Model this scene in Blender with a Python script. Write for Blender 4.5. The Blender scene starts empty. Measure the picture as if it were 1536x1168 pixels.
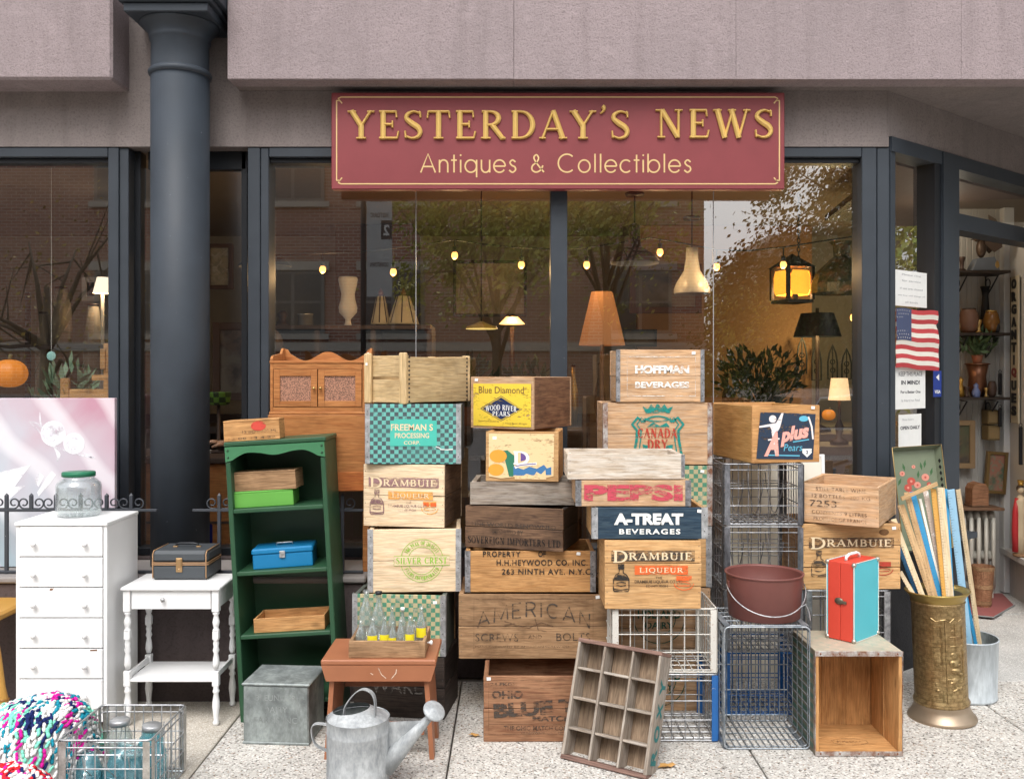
import bpy, math, random
from mathutils import Vector, Matrix
R = math.radians
PI = math.pi
S = bpy.context.scene
C = S.collection
RND = random.Random(7)
F, CX, CY, CAMD, EYE = 1400.0, 768.0, 560.0, 4.26, 1.5
cam_d = bpy.data.cameras.new('camera')
cam_d.sensor_width = 36.0
cam_d.lens = F / 1536 * 36
cam_d.shift_y = -24 / 1536
cam_d.clip_start = 0.05
cam_d.clip_end = 500
cam = bpy.data.objects.new('camera', cam_d)
cam.location = (0, -CAMD, EYE)
cam.rotation_euler = (R(90), 0, 0)
C.objects.link(cam)
S.camera = cam
world = bpy.data.worlds.new('World')
S.world = world
world.use_nodes = True
wn = world.node_tree
bg = wn.nodes['Background']
sky = wn.nodes.new('ShaderNodeTexSky')
sky.sky_type = 'NISHITA'
sky.sun_disc = False
sky.sun_elevation = R(54)
sky.sun_rotation = R(188)
sky.air_density = 1.0
sky.dust_density = 3.0
hs = wn.nodes.new('ShaderNodeHueSaturation')
hs.inputs['Saturation'].default_value = 0.15
hs.inputs['Value'].default_value = 1.2
wn.links.new(sky.outputs[0], hs.inputs['Color'])
wn.links.new(hs.outputs[0], bg.inputs[0])
bg.inputs[1].default_value = 0.15
sun_d = bpy.data.lights.new('sun', 'SUN')
sun_d.energy = 1.0
sun_d.angle = R(28)
sun_d.color = (1.0, 0.965, 0.92)
sun = bpy.data.objects.new('sun', sun_d)
sun.rotation_euler = (R(36), 0, R(-12))
sun.location = (0, -6, 8)
C.objects.link(sun)
S.view_settings.view_transform = 'Standard'
S.view_settings.look = 'None'
S.view_settings.gamma = 1.0
S.view_settings.use_curve_mapping = False
S.view_settings.exposure = 0.85
S.cycles.max_bounces = 8
S.cycles.transparent_max_bounces = 24
def sc(Y): return F / (CAMD + Y)
def at(px, py, Y):
    s = sc(Y)
    return Vector(((px - CX) / s, Y, EYE - (py - CY) / s))
def XX(px, Y): return (px - CX) / sc(Y)
def ZZ(py, Y): return EYE - (py - CY) / sc(Y)
def newmat(name):
    m = bpy.data.materials.new(name)
    m.use_nodes = True
    nt = m.node_tree
    return m, nt, nt.nodes['Principled BSDF']
def nd(nt, t, **kw):
    n = nt.nodes.new(t)
    for k, v in kw.items(): setattr(n, k, v)
    return n
def lk(nt, a, b): nt.links.new(a, b)
def ramp(nt, fac, stops):
    r = nd(nt, 'ShaderNodeValToRGB')
    el = r.color_ramp.elements
    while len(el) < len(stops): el.new(0.5)
    for e, (p, c) in zip(el, stops):
        e.position = p
        e.color = (c[0], c[1], c[2], 1) if not isinstance(c, (int, float)) else (c, c, c, 1)
    lk(nt, fac, r.inputs[0])
    return r.outputs[0]
def coords(nt, scale=(1, 1, 1), rand=True, kind='Object'):
    tc = nd(nt, 'ShaderNodeTexCoord')
    mp = nd(nt, 'ShaderNodeMapping')
    mp.inputs['Scale'].default_value = scale
    if rand:
        oi = nd(nt, 'ShaderNodeObjectInfo')
        ml = nd(nt, 'ShaderNodeVectorMath', operation='SCALE')
        ml.inputs[0].default_value = (13.7, 7.3, 19.1)
        lk(nt, oi.outputs['Random'], ml.inputs['Scale'])
        ad = nd(nt, 'ShaderNodeVectorMath', operation='ADD')
        lk(nt, tc.outputs[kind], ad.inputs[0]); lk(nt, ml.outputs[0], ad.inputs[1])
        lk(nt, ad.outputs[0], mp.inputs[0])
    else:
        lk(nt, tc.outputs[kind], mp.inputs[0])
    return mp.outputs[0]
def noise(nt, v, scale=5, detail=4, rough=.55, dist=0):
    n = nd(nt, 'ShaderNodeTexNoise')
    n.inputs['Scale'].default_value = scale
    n.inputs['Detail'].default_value = detail
    n.inputs['Roughness'].default_value = rough
    n.inputs['Distortion'].default_value = dist
    lk(nt, v, n.inputs['Vector'])
    return n.outputs[0]
def mix(nt, fac, a, b, mode='MIX'):
    m = nd(nt, 'ShaderNodeMix', data_type='RGBA', blend_type=mode)
    for s, v in ((m.inputs[0], fac), (m.inputs[6], a), (m.inputs[7], b)):
        if hasattr(v, 'links') or hasattr(v, 'is_linked'): lk(nt, v, s)
        elif isinstance(v, (int, float)): s.default_value = v
        else: s.default_value = (v[0], v[1], v[2], 1)
    return m.outputs[2]
def bump(nt, b, h, strength=.3, dist=.002):
    n = nd(nt, 'ShaderNodeBump')
    n.inputs['Strength'].default_value = strength
    n.inputs['Distance'].default_value = dist
    lk(nt, h, n.inputs['Height'])
    lk(nt, n.outputs[0], b.inputs['Normal'])
MATS = {}
def wood(name, base, dark, stain=.35, knots=.5, rough=.62, var=.25, over=None, ov_amt=.5):
    """grain along local X, stains, knots, board-to-board variation"""
    if name in MATS: return MATS[name]
    m, nt, b = newmat(name)
    v = coords(nt, (1, 1, 1))
    vs = nd(nt, 'ShaderNodeMapping'); vs.inputs['Scale'].default_value = (3.2, 30, 30); lk(nt, v, vs.inputs[0])
    g = noise(nt, vs.outputs[0], 1.6, 5, .62, 1.6)
    vf = nd(nt, 'ShaderNodeMapping'); vf.inputs['Scale'].default_value = (10, 220, 220); lk(nt, v, vf.inputs[0])
    fgr = noise(nt, vf.outputs[0], 1.2, 3, .6)
    grain = ramp(nt, g, [(.34, .0), (.62, 1.0)])
    col = mix(nt, grain, dark, base)
    fr = ramp(nt, fgr, [(.3, .62), (.62, 1.0)])
    col = mix(nt, 1.0, col, fr, 'MULTIPLY')
    st = noise(nt, v, 5.5, 5, .6, .6)
    sr = ramp(nt, st, [(.50, 0.0), (.72, stain)])
    col = mix(nt, sr, col, [c * .22 for c in dark])
    if knots > 0:
        vk = nd(nt, 'ShaderNodeMapping'); vk.inputs['Scale'].default_value = (4.5, 9, 9); lk(nt, v, vk.inputs[0])
        vo = nd(nt, 'ShaderNodeTexVoronoi'); vo.inputs['Scale'].default_value = 1.0; lk(nt, vk.outputs[0], vo.inputs['Vector'])
        kr = ramp(nt, vo.outputs['Distance'], [(.05, knots), (.14, 0.0)])
        col = mix(nt, kr, col, [c * .25 for c in dark])
    if over:
        on = noise(nt, vs.outputs[0], 2.2, 6, .7, .8)
        orr = ramp(nt, on, [(.42, 0.0), (.60, ov_amt)])
        col = mix(nt, orr, col, over)
    oi = nd(nt, 'ShaderNodeObjectInfo')
    mr = nd(nt, 'ShaderNodeMapRange'); mr.inputs[3].default_value = 1 - var; mr.inputs[4].default_value = 1 + var * .35
    lk(nt, oi.outputs['Random'], mr.inputs[0])
    hv = nd(nt, 'ShaderNodeHueSaturation'); lk(nt, mr.outputs[0], hv.inputs['Value']); lk(nt, col, hv.inputs['Color'])
    lk(nt, hv.outputs[0], b.inputs['Base Color'])
    b.inputs['Roughness'].default_value = rough
    b.inputs['Specular IOR Level'].default_value = .25
    bump(nt, b, fgr, .35, .0015)
    MATS[name] = m
    return m
def paint(name, col, rough=.5, wear=0.0, wearcol=(.3, .3, .3), scale=30, metallic=0, dirt=.15, bumpy=.1, spec=.4):
    if name in MATS: return MATS[name]
    m, nt, b = newmat(name)
    v = coords(nt)
    n1 = noise(nt, v, 6, 5, .6)
    c = mix(nt, ramp(nt, n1, [(.35, dirt), (.65, 0.0)]), col, [x * .55 for x in col])
    if wear > 0:
        n2 = noise(nt, v, scale, 6, .7)
        t = .74 - wear * .3
        c = mix(nt, ramp(nt, n2, [(t, 0.0), (t + .03, 1.0)]), c, wearcol)
    lk(nt, c, b.inputs['Base Color'])
    n3 = noise(nt, v, 90, 3, .6)
    rr = nd(nt, 'ShaderNodeMapRange'); rr.inputs[3].default_value = rough * .8; rr.inputs[4].default_value = min(1, rough * 1.2)
    lk(nt, n1, rr.inputs[0]); lk(nt, rr.outputs[0], b.inputs['Roughness'])
    b.inputs['Metallic'].default_value = metallic
    b.inputs['Specular IOR Level'].default_value = spec
    if bumpy: bump(nt, b, n3, bumpy, .001)
    MATS[name] = m
    return m
def galv(name, c1, c2, rough=.45, metallic=.75, scale=14, stretch=(1, 1, .4)):
    if name in MATS: return MATS[name]
    m, nt, b = newmat(name)
    v = coords(nt, stretch)
    n1 = noise(nt, v, scale, 6, .65, .4)
    n2 = noise(nt, v, scale * 6, 4, .6)
    c = mix(nt, ramp(nt, n1, [(.36, 0.0), (.62, 1.0)]), c1, c2)
    c = mix(nt, ramp(nt, n2, [(.35, .35), (.6, 0.0)]), c, [x * .6 for x in c1])
    lk(nt, c, b.inputs['Base Color'])
    b.inputs['Metallic'].default_value = metallic
    rr = nd(nt, 'ShaderNodeMapRange'); rr.inputs[3].default_value = rough * .75; rr.inputs[4].default_value = rough * 1.4
    lk(nt, n1, rr.inputs[0]); lk(nt, rr.outputs[0], b.inputs['Roughness'])
    bump(nt, b, n1, .15, .002)
    MATS[name] = m
    return m
def printm(name, col, wear=.4, scale=60, rough=.7, stretch=(1, 1, 3)):
    """ink: worn away in patches, wood shows through"""
    if name in MATS: return MATS[name]
    m, nt, b = newmat(name)
    b.inputs['Base Color'].default_value = (*col, 1)
    b.inputs['Roughness'].default_value = rough
    b.inputs['Specular IOR Level'].default_value = .2
    if wear > 0:
        v = coords(nt, stretch)
        n1 = noise(nt, v, scale, 4, .65)
        n2 = noise(nt, v, scale * .22, 3, .6)
        ad = nd(nt, 'ShaderNodeMath', operation='ADD'); lk(nt, n1, ad.inputs[0]); lk(nt, n2, ad.inputs[1])
        t = .72 + wear * .45
        al = ramp(nt, ad.outputs[0], [(max(0, (t - .12) / 2), 0.15), ((t + .1) / 2, 1.0)])
        hf = nd(nt, 'ShaderNodeMath', operation='MULTIPLY'); hf.inputs[1].default_value = .5
        lk(nt, ad.outputs[0], hf.inputs[0])
        al.node.id_data.links.new(hf.outputs[0], al.node.inputs[0])
        lk(nt, al, b.inputs['Alpha'])
    MATS[name] = m
    return m
def plain(name, col, rough=.6, metallic=0, spec=.4, emit=None, est=1, alpha=1):
    if name in MATS: return MATS[name]
    m, nt, b = newmat(name)
    v = coords(nt)
    n1 = noise(nt, v, 22, 4, .6)
    c = mix(nt, ramp(nt, n1, [(.3, .18), (.7, 0.0)]), col, [x * .6 for x in col])
    lk(nt, c, b.inputs['Base Color'])
    b.inputs['Roughness'].default_value = rough
    b.inputs['Metallic'].default_value = metallic
    b.inputs['Specular IOR Level'].default_value = spec
    if emit:
        b.inputs['Emission Color'].default_value = (*emit, 1)
        b.inputs['Emission Strength'].default_value = est
    if alpha < 1: b.inputs['Alpha'].default_value = alpha
    MATS[name] = m
    return m
def glassm(name, tint=(1, 1, 1), refl=.12, rough=.0, haze=0.0, hazecol=(.8, .85, .85), fres=True):
    """thin glass: clear transmission plus mirror reflection"""
    if name in MATS: return MATS[name]
    m = bpy.data.materials.new(name); m.use_nodes = True
    nt = m.node_tree; nt.nodes.clear()
    out = nd(nt, 'ShaderNodeOutputMaterial')
    tr = nd(nt, 'ShaderNodeBsdfTransparent'); tr.inputs[0].default_value = (*tint, 1)
    gl = nd(nt, 'ShaderNodeBsdfGlossy'); gl.inputs['Roughness'].default_value = rough
    gl.inputs['Color'].default_value = (1, 1, 1, 1)
    mx = nd(nt, 'ShaderNodeMixShader')
    if fres:
        lw = nd(nt, 'ShaderNodeLayerWeight'); lw.inputs['Blend'].default_value = .35
        mr = nd(nt, 'ShaderNodeMapRange'); mr.inputs[3].default_value = refl; mr.inputs[4].default_value = min(1, refl + .75)
        pw = nd(nt, 'ShaderNodeMath', operation='POWER'); pw.inputs[1].default_value = 2.2
        lk(nt, lw.outputs['Facing'], pw.inputs[0]); lk(nt, pw.outputs[0], mr.inputs[0])
        lk(nt, mr.outputs[0], mx.inputs[0])
    else: mx.inputs[0].default_value = refl
    lk(nt, tr.outputs[0], mx.inputs[1]); lk(nt, gl.outputs[0], mx.inputs[2])
    last = mx.outputs[0]
    if haze > 0:
        df = nd(nt, 'ShaderNodeBsdfDiffuse'); df.inputs[0].default_value = (*hazecol, 1)
        m2 = nd(nt, 'ShaderNodeMixShader'); m2.inputs[0].default_value = haze
        lk(nt, last, m2.inputs[1]); lk(nt, df.outputs[0], m2.inputs[2]); last = m2.outputs[0]
    lk(nt, last, out.inputs[0])
    MATS[name] = m
    return m
class MB:
    def __init__(self):
        self.v = []; self.f = []; self.m = []; self.mi = 0; self.sm = []
        self.smooth = False
    def add(self, vs, fs, M=None):
        o = len(self.v)
        for p in vs:
            p = Vector(p)
            self.v.append(tuple(M @ p) if M is not None else tuple(p))
        for f in fs:
            self.f.append(tuple(i + o for i in f)); self.m.append(self.mi); self.sm.append(self.smooth)
        return self
    def box(self, x0, x1, y0, y1, z0, z1, ch=0.0, M=None):
        if ch <= 0:
            vs = [(x, y, z) for x in (x0, x1) for y in (y0, y1) for z in (z0, z1)]
            fs = [(0, 1, 3, 2), (4, 6, 7, 5), (0, 4, 5, 1), (2, 3, 7, 6), (0, 2, 6, 4), (1, 5, 7, 3)]
            return self.add(vs, fs, M)
        vs = []; idx = {}
        X = (x0, x1); Y = (y0, y1); Z = (z0, z1)
        sg = (1, -1)
        for i in (0, 1):
            for j in (0, 1):
                for k in (0, 1):
                    for a in (0, 1, 2):   # vertex lying on the face perpendicular to axis a
                        p = [X[i] + sg[i] * ch, Y[j] + sg[j] * ch, Z[k] + sg[k] * ch]
                        p[a] = (X[i], Y[j], Z[k])[a]
                        idx[(i, j, k, a)] = len(vs); vs.append(tuple(p))
        fs = []
        for a in (0, 1, 2):
            b, c = (a + 1) % 3, (a + 2) % 3
            for s in (0, 1):
                q = []
                for (u, w) in ((0, 0), (1, 0), (1, 1), (0, 1)):
                    t = [0, 0, 0]; t[a] = s; t[b] = u; t[c] = w
                    q.append(idx[(t[0], t[1], t[2], a)])
                fs.append(tuple(q) if s else tuple(reversed(q)))
            for u in (0, 1):       # edges between faces b and c, running along a
                for w in (0, 1):
                    t0 = [0, 0, 0]; t0[b] = u; t0[c] = w
                    t1 = list(t0); t1[a] = 1
                    q = [idx[(*t0, b)], idx[(*t1, b)], idx[(*t1, c)], idx[(*t0, c)]]
                    fs.append(tuple(q) if (u != w) else tuple(reversed(q)))
        for i in (0, 1):
            for j in (0, 1):
                for k in (0, 1):
                    q = [idx[(i, j, k, 0)], idx[(i, j, k, 1)], idx[(i, j, k, 2)]]
                    fs.append(tuple(q) if (i + j + k) % 2 else tuple(reversed(q)))
        return self.add(vs, fs, M)
    def tube(self, pts, r, n=6, closed=False, cap=True, M=None):
        pts = [Vector(p) for p in pts]
        N = len(pts); vs = []; fs = []
        rr = r if isinstance(r, (list, tuple)) else [r] * N
        prev = None
        for i, p in enumerate(pts):
            if closed: t = pts[(i + 1) % N] - pts[i - 1]
            elif i == 0: t = pts[1] - p
            elif i == N - 1: t = p - pts[i - 1]
            else: t = (pts[i + 1] - pts[i - 1])
            if t.length < 1e-9: t = Vector((0, 0, 1))
            t.normalize()
            if prev is None:
                a = Vector((0, 0, 1)) if abs(t.z) < .9 else Vector((1, 0, 0))
                u = t.cross(a).normalized()
            else:
                u = (prev - t * prev.dot(t))
                u = u.normalized() if u.length > 1e-6 else t.orthogonal().normalized()
            prev = u
            w = t.cross(u)
            for k in range(n):
                a = 2 * PI * k / n
                vs.append(p + (u * math.cos(a) + w * math.sin(a)) * rr[i])
        segs = N if closed else N - 1
        for i in range(segs):
            j = (i + 1) % N
            for k in range(n):
                l = (k + 1) % n
                fs.append((i * n + k, i * n + l, j * n + l, j * n + k))
        if cap and not closed:
            fs.append(tuple(reversed(range(n)))); fs.append(tuple((N - 1) * n + k for k in range(n)))
        s = self.smooth; self.smooth = n > 5
        self.add(vs, fs, M); self.smooth = s
        return self
    def lathe(self, prof, n=24, c=(0, 0, 0), M=None, cap0=True, cap1=True, jit=0):
        vs = []; fs = []
        for (r, z) in prof:
            for k in range(n):
                a = 2 * PI * k / n
                vs.append((c[0] + r * math.cos(a), c[1] + r * math.sin(a), c[2] + z))
        for i in range(len(prof) - 1):
            for k in range(n):
                l = (k + 1) % n
                fs.append((i * n + k, i * n + l, (i + 1) * n + l, (i + 1) * n + k))
        if cap0 and prof[0][0] > 1e-5: fs.append(tuple(reversed(range(n))))
        if cap1 and prof[-1][0] > 1e-5: fs.append(tuple((len(prof) - 1) * n + k for k in range(n)))
        s = self.smooth; self.smooth = True
        self.add(vs, fs, M); self.smooth = s
        return self
    def ball(self, c, r, n=10, m=6, M=None, sx=1, sy=1, sz=1):
        vs = [(c[0], c[1], c[2] - r * sz)]; fs = []
        for i in range(1, m):
            a = PI * i / m
            for k in range(n):
                b = 2 * PI * k / n
                vs.append((c[0] + r * sx * math.sin(a) * math.cos(b), c[1] + r * sy * math.sin(a) * math.sin(b), c[2] - r * sz * math.cos(a)))
        vs.append((c[0], c[1], c[2] + r * sz))
        T = len(vs) - 1
        for k in range(n):
            l = (k + 1) % n
            fs.append((0, 1 + l, 1 + k)); fs.append((T, 1 + (m - 2) * n + k, 1 + (m - 2) * n + l))
            for i in range(m - 2):
                fs.append((1 + i * n + k, 1 + i * n + l, 1 + (i + 1) * n + l, 1 + (i + 1) * n + k))
        s = self.smooth; self.smooth = True
        self.add(vs, fs, M); self.smooth = s
        return self
    def prism(self, poly, y0, y1, M=None):
        """polygon in XZ, extruded along Y"""
        n = len(poly)
        vs = [(x, y0, z) for x, z in poly] + [(x, y1, z) for x, z in poly]
        fs = [tuple(range(n)), tuple(reversed(range(n, 2 * n)))]
        fs += [(i, i + n, (i + 1) % n + n, (i + 1) % n) for i in range(n)]
        return self.add(vs, fs, M)
    def quad(self, a, b, c, d, M=None): return self.add([a, b, c, d], [(0, 1, 2, 3)], M)
    def jitter(self, amt, rnd=RND):
        seen = {}
        nv = []
        for p in self.v:
            k = (round(p[0], 4), round(p[1], 4), round(p[2], 4))
            if k not in seen: seen[k] = tuple(rnd.uniform(-amt, amt) for _ in range(3))
            j = seen[k]; nv.append((p[0] + j[0], p[1] + j[1], p[2] + j[2]))
        self.v = nv
        return self
    def mesh(self, name, mats):
        me = bpy.data.meshes.new(name)
        me.from_pydata(self.v, [], self.f)
        for m in (mats if isinstance(mats, (list, tuple)) else [mats]): me.materials.append(m)
        if any(self.m): me.polygons.foreach_set('material_index', self.m)
        if any(self.sm): me.polygons.foreach_set('use_smooth', self.sm)
        me.update()
        return me
    def build(self, name, mats, parent=None, loc=None, rot=None, label=None, kind=None):
        o = bpy.data.objects.new(name, self.mesh(name, mats))
        C.objects.link(o)
        if parent is not None: o.parent = parent
        if loc is not None: o.location = loc
        if rot is not None: o.rotation_euler = rot
        if label: o['label'] = label
        if kind: o['kind'] = kind
        return o
def part(name, me, parent, loc=(0, 0, 0), rot=(0, 0, 0), label=None, kind=None):
    o = bpy.data.objects.new(name, me); C.objects.link(o)
    o.parent = parent; o.location = loc; o.rotation_euler = rot
    if label: o['label'] = label
    if kind: o['kind'] = kind
    return o
def tag(o, label=None, cat=None, group=None, kind=None):
    if label: o['label'] = label
    if cat: o['category'] = cat
    if group: o['group'] = group
    if kind: o['kind'] = kind
    return o
def thing(name, label, cat, loc=(0, 0, 0), rot=0, group=None, euler=None, matrix=None):
    o = bpy.data.objects.new(name, None); C.objects.link(o)
    o.empty_display_size = .1
    o.location = loc
    o.rotation_euler = euler if euler else (0, 0, rot)
    if matrix is not None: o.matrix_world = matrix
    return tag(o, label, cat, group)
def copy_tree(o, parent=None):
    c = o.copy(); C.objects.link(c); c.parent = parent
    for ch in list(o.children): copy_tree(ch, c)
    return c
def structure(o): o['kind'] = 'structure'; return o
BC = {}
def board(parent, L, T, W, loc, rot=(0, 0, 0), mat=None, name='board', ch=.0018, label=None, kind=None):
    """a plank: L along X, T thick along Y, W wide along Z, centred"""
    key = (round(L, 4), round(T, 4), round(W, 4), mat.name, RND.randrange(2))
    if key not in BC:
        b = MB().box(-L / 2, L / 2, -T / 2, T / 2, -W / 2, W / 2, min(ch, T * .3)).jitter(min(.0012, T * .09))
        BC[key] = b.mesh(name, mat)
    return part(name, BC[key], parent, loc, rot, label, kind)
def text2d(s, bold=0.0, shear=0.0, spacing=1.0, res=3):
    c = bpy.data.curves.new('t', 'FONT'); c.body = s; c.offset = bold; c.shear = shear
    c.space_character = spacing; c.resolution_u = res; c.align_x = 'CENTER'
    o = bpy.data.objects.new('t', c)
    m = o.to_mesh()
    vs = [(v.co.x, v.co.y) for v in m.vertices]; fs = [tuple(p.vertices) for p in m.polygons]
    o.to_mesh_clear(); bpy.data.objects.remove(o); bpy.data.curves.remove(c)
    return vs, fs
def fit(vs, w, h):
    x0 = min(v[0] for v in vs); x1 = max(v[0] for v in vs); y0 = min(v[1] for v in vs); y1 = max(v[1] for v in vs)
    sx = w / (x1 - x0) if w else h / (y1 - y0)
    sy = h / (y1 - y0) if h else sx
    return [((v[0] - (x0 + x1) / 2) * sx, (v[1] - (y0 + y1) / 2) * sy) + tuple(v[2:]) for v in vs]
def catmull(pts, n=5):
    out = []
    P = [pts[0]] + list(pts) + [pts[-1]]
    for i in range(1, len(P) - 2):
        for k in range(n):
            t = k / n
            out.append(tuple(.5 * ((2 * P[i][j]) + (-P[i - 1][j] + P[i + 1][j]) * t + (2 * P[i - 1][j] - 5 * P[i][j] + 4 * P[i + 1][j] - P[i + 2][j]) * t * t + (-P[i - 1][j] + 3 * P[i][j] - 3 * P[i + 1][j] + P[i + 2][j]) * t ** 3) for j in range(len(pts[0]))))
    out.append(tuple(pts[-1]))
    return out
def arc(cx, cy, rx, ry, a0, a1, n=12, T=.17, t=.07):
    out = []
    for i in range(n + 1):
        a = R(a0 + (a1 - a0) * i / n)
        out.append((cx + rx * math.cos(a), cy + ry * math.sin(a), t + (T - t) * abs(math.cos(a)) ** 1.5))
    return out
T_, t_ = .17, .075
def srf(x, y, hw=.15): return [(x - hw, y, .055), (x + hw, y, .055)]
def stem(x, w=T_): return [(x, 0.0, w), (x, 1.0, w)]
LO, HI = .028, .972
GL = {
 'A': (.86, [[(.10, 0, t_), (.43, 1, t_)], [(.43, 1, T_), (.74, 0, T_)], [(.2, .34, t_), (.62, .34, t_)], srf(.10, LO, .10), srf(.74, LO, .13)]),
 'B': (.74, [stem(.20), arc(.34, .755, .22, .215, 90, -90), arc(.34, .275, .28, .245, 90, -90), [(.1, HI, t_), (.36, HI, t_)], [(.2, .53, t_), (.36, .53, t_)], [(.1, LO, t_), (.36, LO, t_)]]),
 'C': (.80, [arc(.44, .5, .32, .47, 48, 312, 16), [(.66, .74, .05), (.68, .97, .07)], [(.66, .22, .05), (.69, .10, .05)]]),
 'D': (.86, [stem(.20), arc(.36, .5, .38, .47, 90, -90, 14), [(.08, HI, t_), (.38, HI, t_)], [(.08, LO, t_), (.38, LO, t_)]]),
 'E': (.72, [stem(.20), [(.08, HI, t_), (.60, HI, t_)], [(.2, .52, t_), (.48, .52, t_)], [(.08, LO, t_), (.63, LO, t_)], [(.60, .99, .05), (.62, .76, .05)], [(.49, .64, .05), (.49, .40, .05)], [(.63, .01, .05), (.68, .27, .05)]]),
 'F': (.68, [stem(.20), [(.08, HI, t_), (.60, HI, t_)], [(.2, .52, t_), (.48, .52, t_)], srf(.2, LO), [(.60, .99, .05), (.62, .76, .05)], [(.49, .64, .05), (.49, .40, .05)]]),
 'G': (.86, [arc(.44, .5, .32, .47, 48, 300, 16), [(.66, .74, .05), (.68, .97, .07)], [(.68, .05, T_), (.68, .42, T_)], srf(.68, .44, .13)]),
 'H': (.88, [stem(.20), stem(.68), [(.2, .51, t_), (.68, .51, t_)], srf(.2, LO), srf(.2, HI), srf(.68, LO), srf(.68, HI)]),
 'I': (.40, [stem(.20), srf(.2, LO), srf(.2, HI)]),
 'J': (.52, [[(.34, 1, T_), (.34, .2, T_), (.26, .05, .1), (.1, .04, .1)], srf(.34, HI)]),
 'K': (.86, [stem(.20), [(.26, .42, t_), (.66, .97, t_)], [(.36, .58, T_), (.70, 0, T_)], srf(.2, LO), srf(.2, HI), srf(.66, HI, .12), srf(.72, LO, .13)]),
 'L': (.70, [stem(.20), srf(.2, HI), [(.08, LO, t_), (.62, LO, t_)], [(.62, .01, .05), (.67, .30, .05)]]),
 'M': (1.06, [[(.16, 0, t_), (.20, 1, t_)], [(.20, 1, T_), (.52, .08, T_ * .9)], [(.52, .08, t_), (.84, 1, t_)], [(.86, 1, T_), (.88, 0, T_)], srf(.16, LO, .11), srf(.14, HI, .1), srf(.88, LO, .13), srf(.91, HI, .1)]),
 'N': (.90, [[(.18, 0, t_), (.18, 1, t_)], [(.20, .98, T_), (.70, .03, T_)], [(.72, 0, t_), (.72, 1, t_)], srf(.18, LO, .12), srf(.12, HI, .12), srf(.72, HI, .12)]),
 'O': (.90, [arc(.45, .5, .35, .47, 0, 360, 22)]),
 'P': (.72, [stem(.20), arc(.34, .725, .27, .245, 90, -90), [(.1, HI, t_), (.36, HI, t_)], [(.2, .48, t_), (.36, .48, t_)], srf(.2, LO)]),
 'Q': (.90, [arc(.45, .5, .35, .47, 0, 360, 22), [(.45, .12, .1), (.62, -.05, .12), (.8, -.14, .06)]]),
 'R': (.84, [stem(.20), arc(.34, .735, .26, .235, 90, -90), [(.08, HI, t_), (.36, HI, t_)], [(.2, .50, t_), (.38, .50, t_)], [(.40, .50, T_), (.72, .02, T_ * .9), (.82, .02, .06)], srf(.2, LO)]),
 'S': (.66, [catmull([(.56, .76, .05), (.54, .95, .07), (.50, .93, .06), (.34, .975, .07), (.16, .88, .12), (.13, .72, .15), (.30, .55, .18), (.48, .41, .18), (.55, .24, .15), (.48, .08, .11), (.30, .02, .07), (.13, .08, .06), (.10, .05, .06), (.08, .28, .05)], 4)]),
 'T': (.76, [stem(.38), [(.06, HI, t_), (.70, HI, t_)], [(.06, .99, .05), (.03, .74, .05)], [(.70, .99, .05), (.73, .74, .05)], srf(.38, LO)]),
 'U': (.86, [[(.20, 1, T_), (.20, .32, T_)], arc(.44, .32, .24, .29, 180, 360, 10, .14), [(.68, .32, t_), (.68, 1, t_)], srf(.2, HI), srf(.68, HI, .12)]),
 'V': (.84, [[(.14, 1, T_), (.43, 0, T_)], [(.43, 0, t_), (.72, 1, t_)], srf(.14, HI), srf(.72, HI, .11)]),
 'W': (1.18, [[(.14, 1, T_), (.38, 0, T_)], [(.38, 0, t_), (.62, .98, t_)], [(.58, 1, T_), (.82, 0, T_)], [(.82, 0, t_), (1.06, 1, t_)], srf(.14, HI, .13), srf(.60, HI, .12), srf(1.06, HI, .11)]),
 'X': (.84, [[(.16, 1, T_), (.68, 0, T_)], [(.68, 1, t_), (.14, 0, t_)], srf(.16, HI, .12), srf(.68, HI, .11), srf(.14, LO, .11), srf(.7, LO, .12)]),
 'Y': (.82, [[(.12, 1, T_), (.42, .46, T_)], [(.42, .46, t_), (.72, 1, t_)], [(.42, 0, T_), (.42, .5, T_)], srf(.13, HI, .13), srf(.72, HI, .11), srf(.42, LO)]),
 'Z': (.74, [[(.62, .96, T_), (.12, .04, T_)], [(.1, HI, t_), (.66, HI, t_)], [(.08, LO, t_), (.66, LO, t_)], [(.1, .99, .05), (.09, .76, .05)], [(.66, .01, .05), (.68, .26, .05)]]),
 "'": (.26, [catmull([(.12, 1.16, .13), (.17, 1.10, .13), (.14, .98, .07), (.05, .90, .03)], 3)]),
 '.': (.24, [[(.08, .05, .1), (.16, .05, .1)]]), ' ': (.42, []), '-': (.5, [[(.08, .42, .1), (.42, .42, .1)]]),
 '&': (.95, [catmull([(.80, .5, .05), (.6, .12, .1), (.35, .02, .12), (.14, .16, .15), (.18, .38, .15), (.42, .56, .1), (.50, .76, .1), (.38, .94, .08), (.24, .84, .1), (.30, .62, .14), (.55, .28, .16), (.86, .02, .12)], 4)]),
}
def th(pts, w=.085): return [(x, y, w) for x, y in pts]
def tarc(cx, cy, rx, ry, a0, a1, n=16, w=.085): return [(cx + rx * math.cos(R(a0 + (a1 - a0) * i / n)), cy + ry * math.sin(R(a0 + (a1 - a0) * i / n)), w) for i in range(n + 1)]
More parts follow.
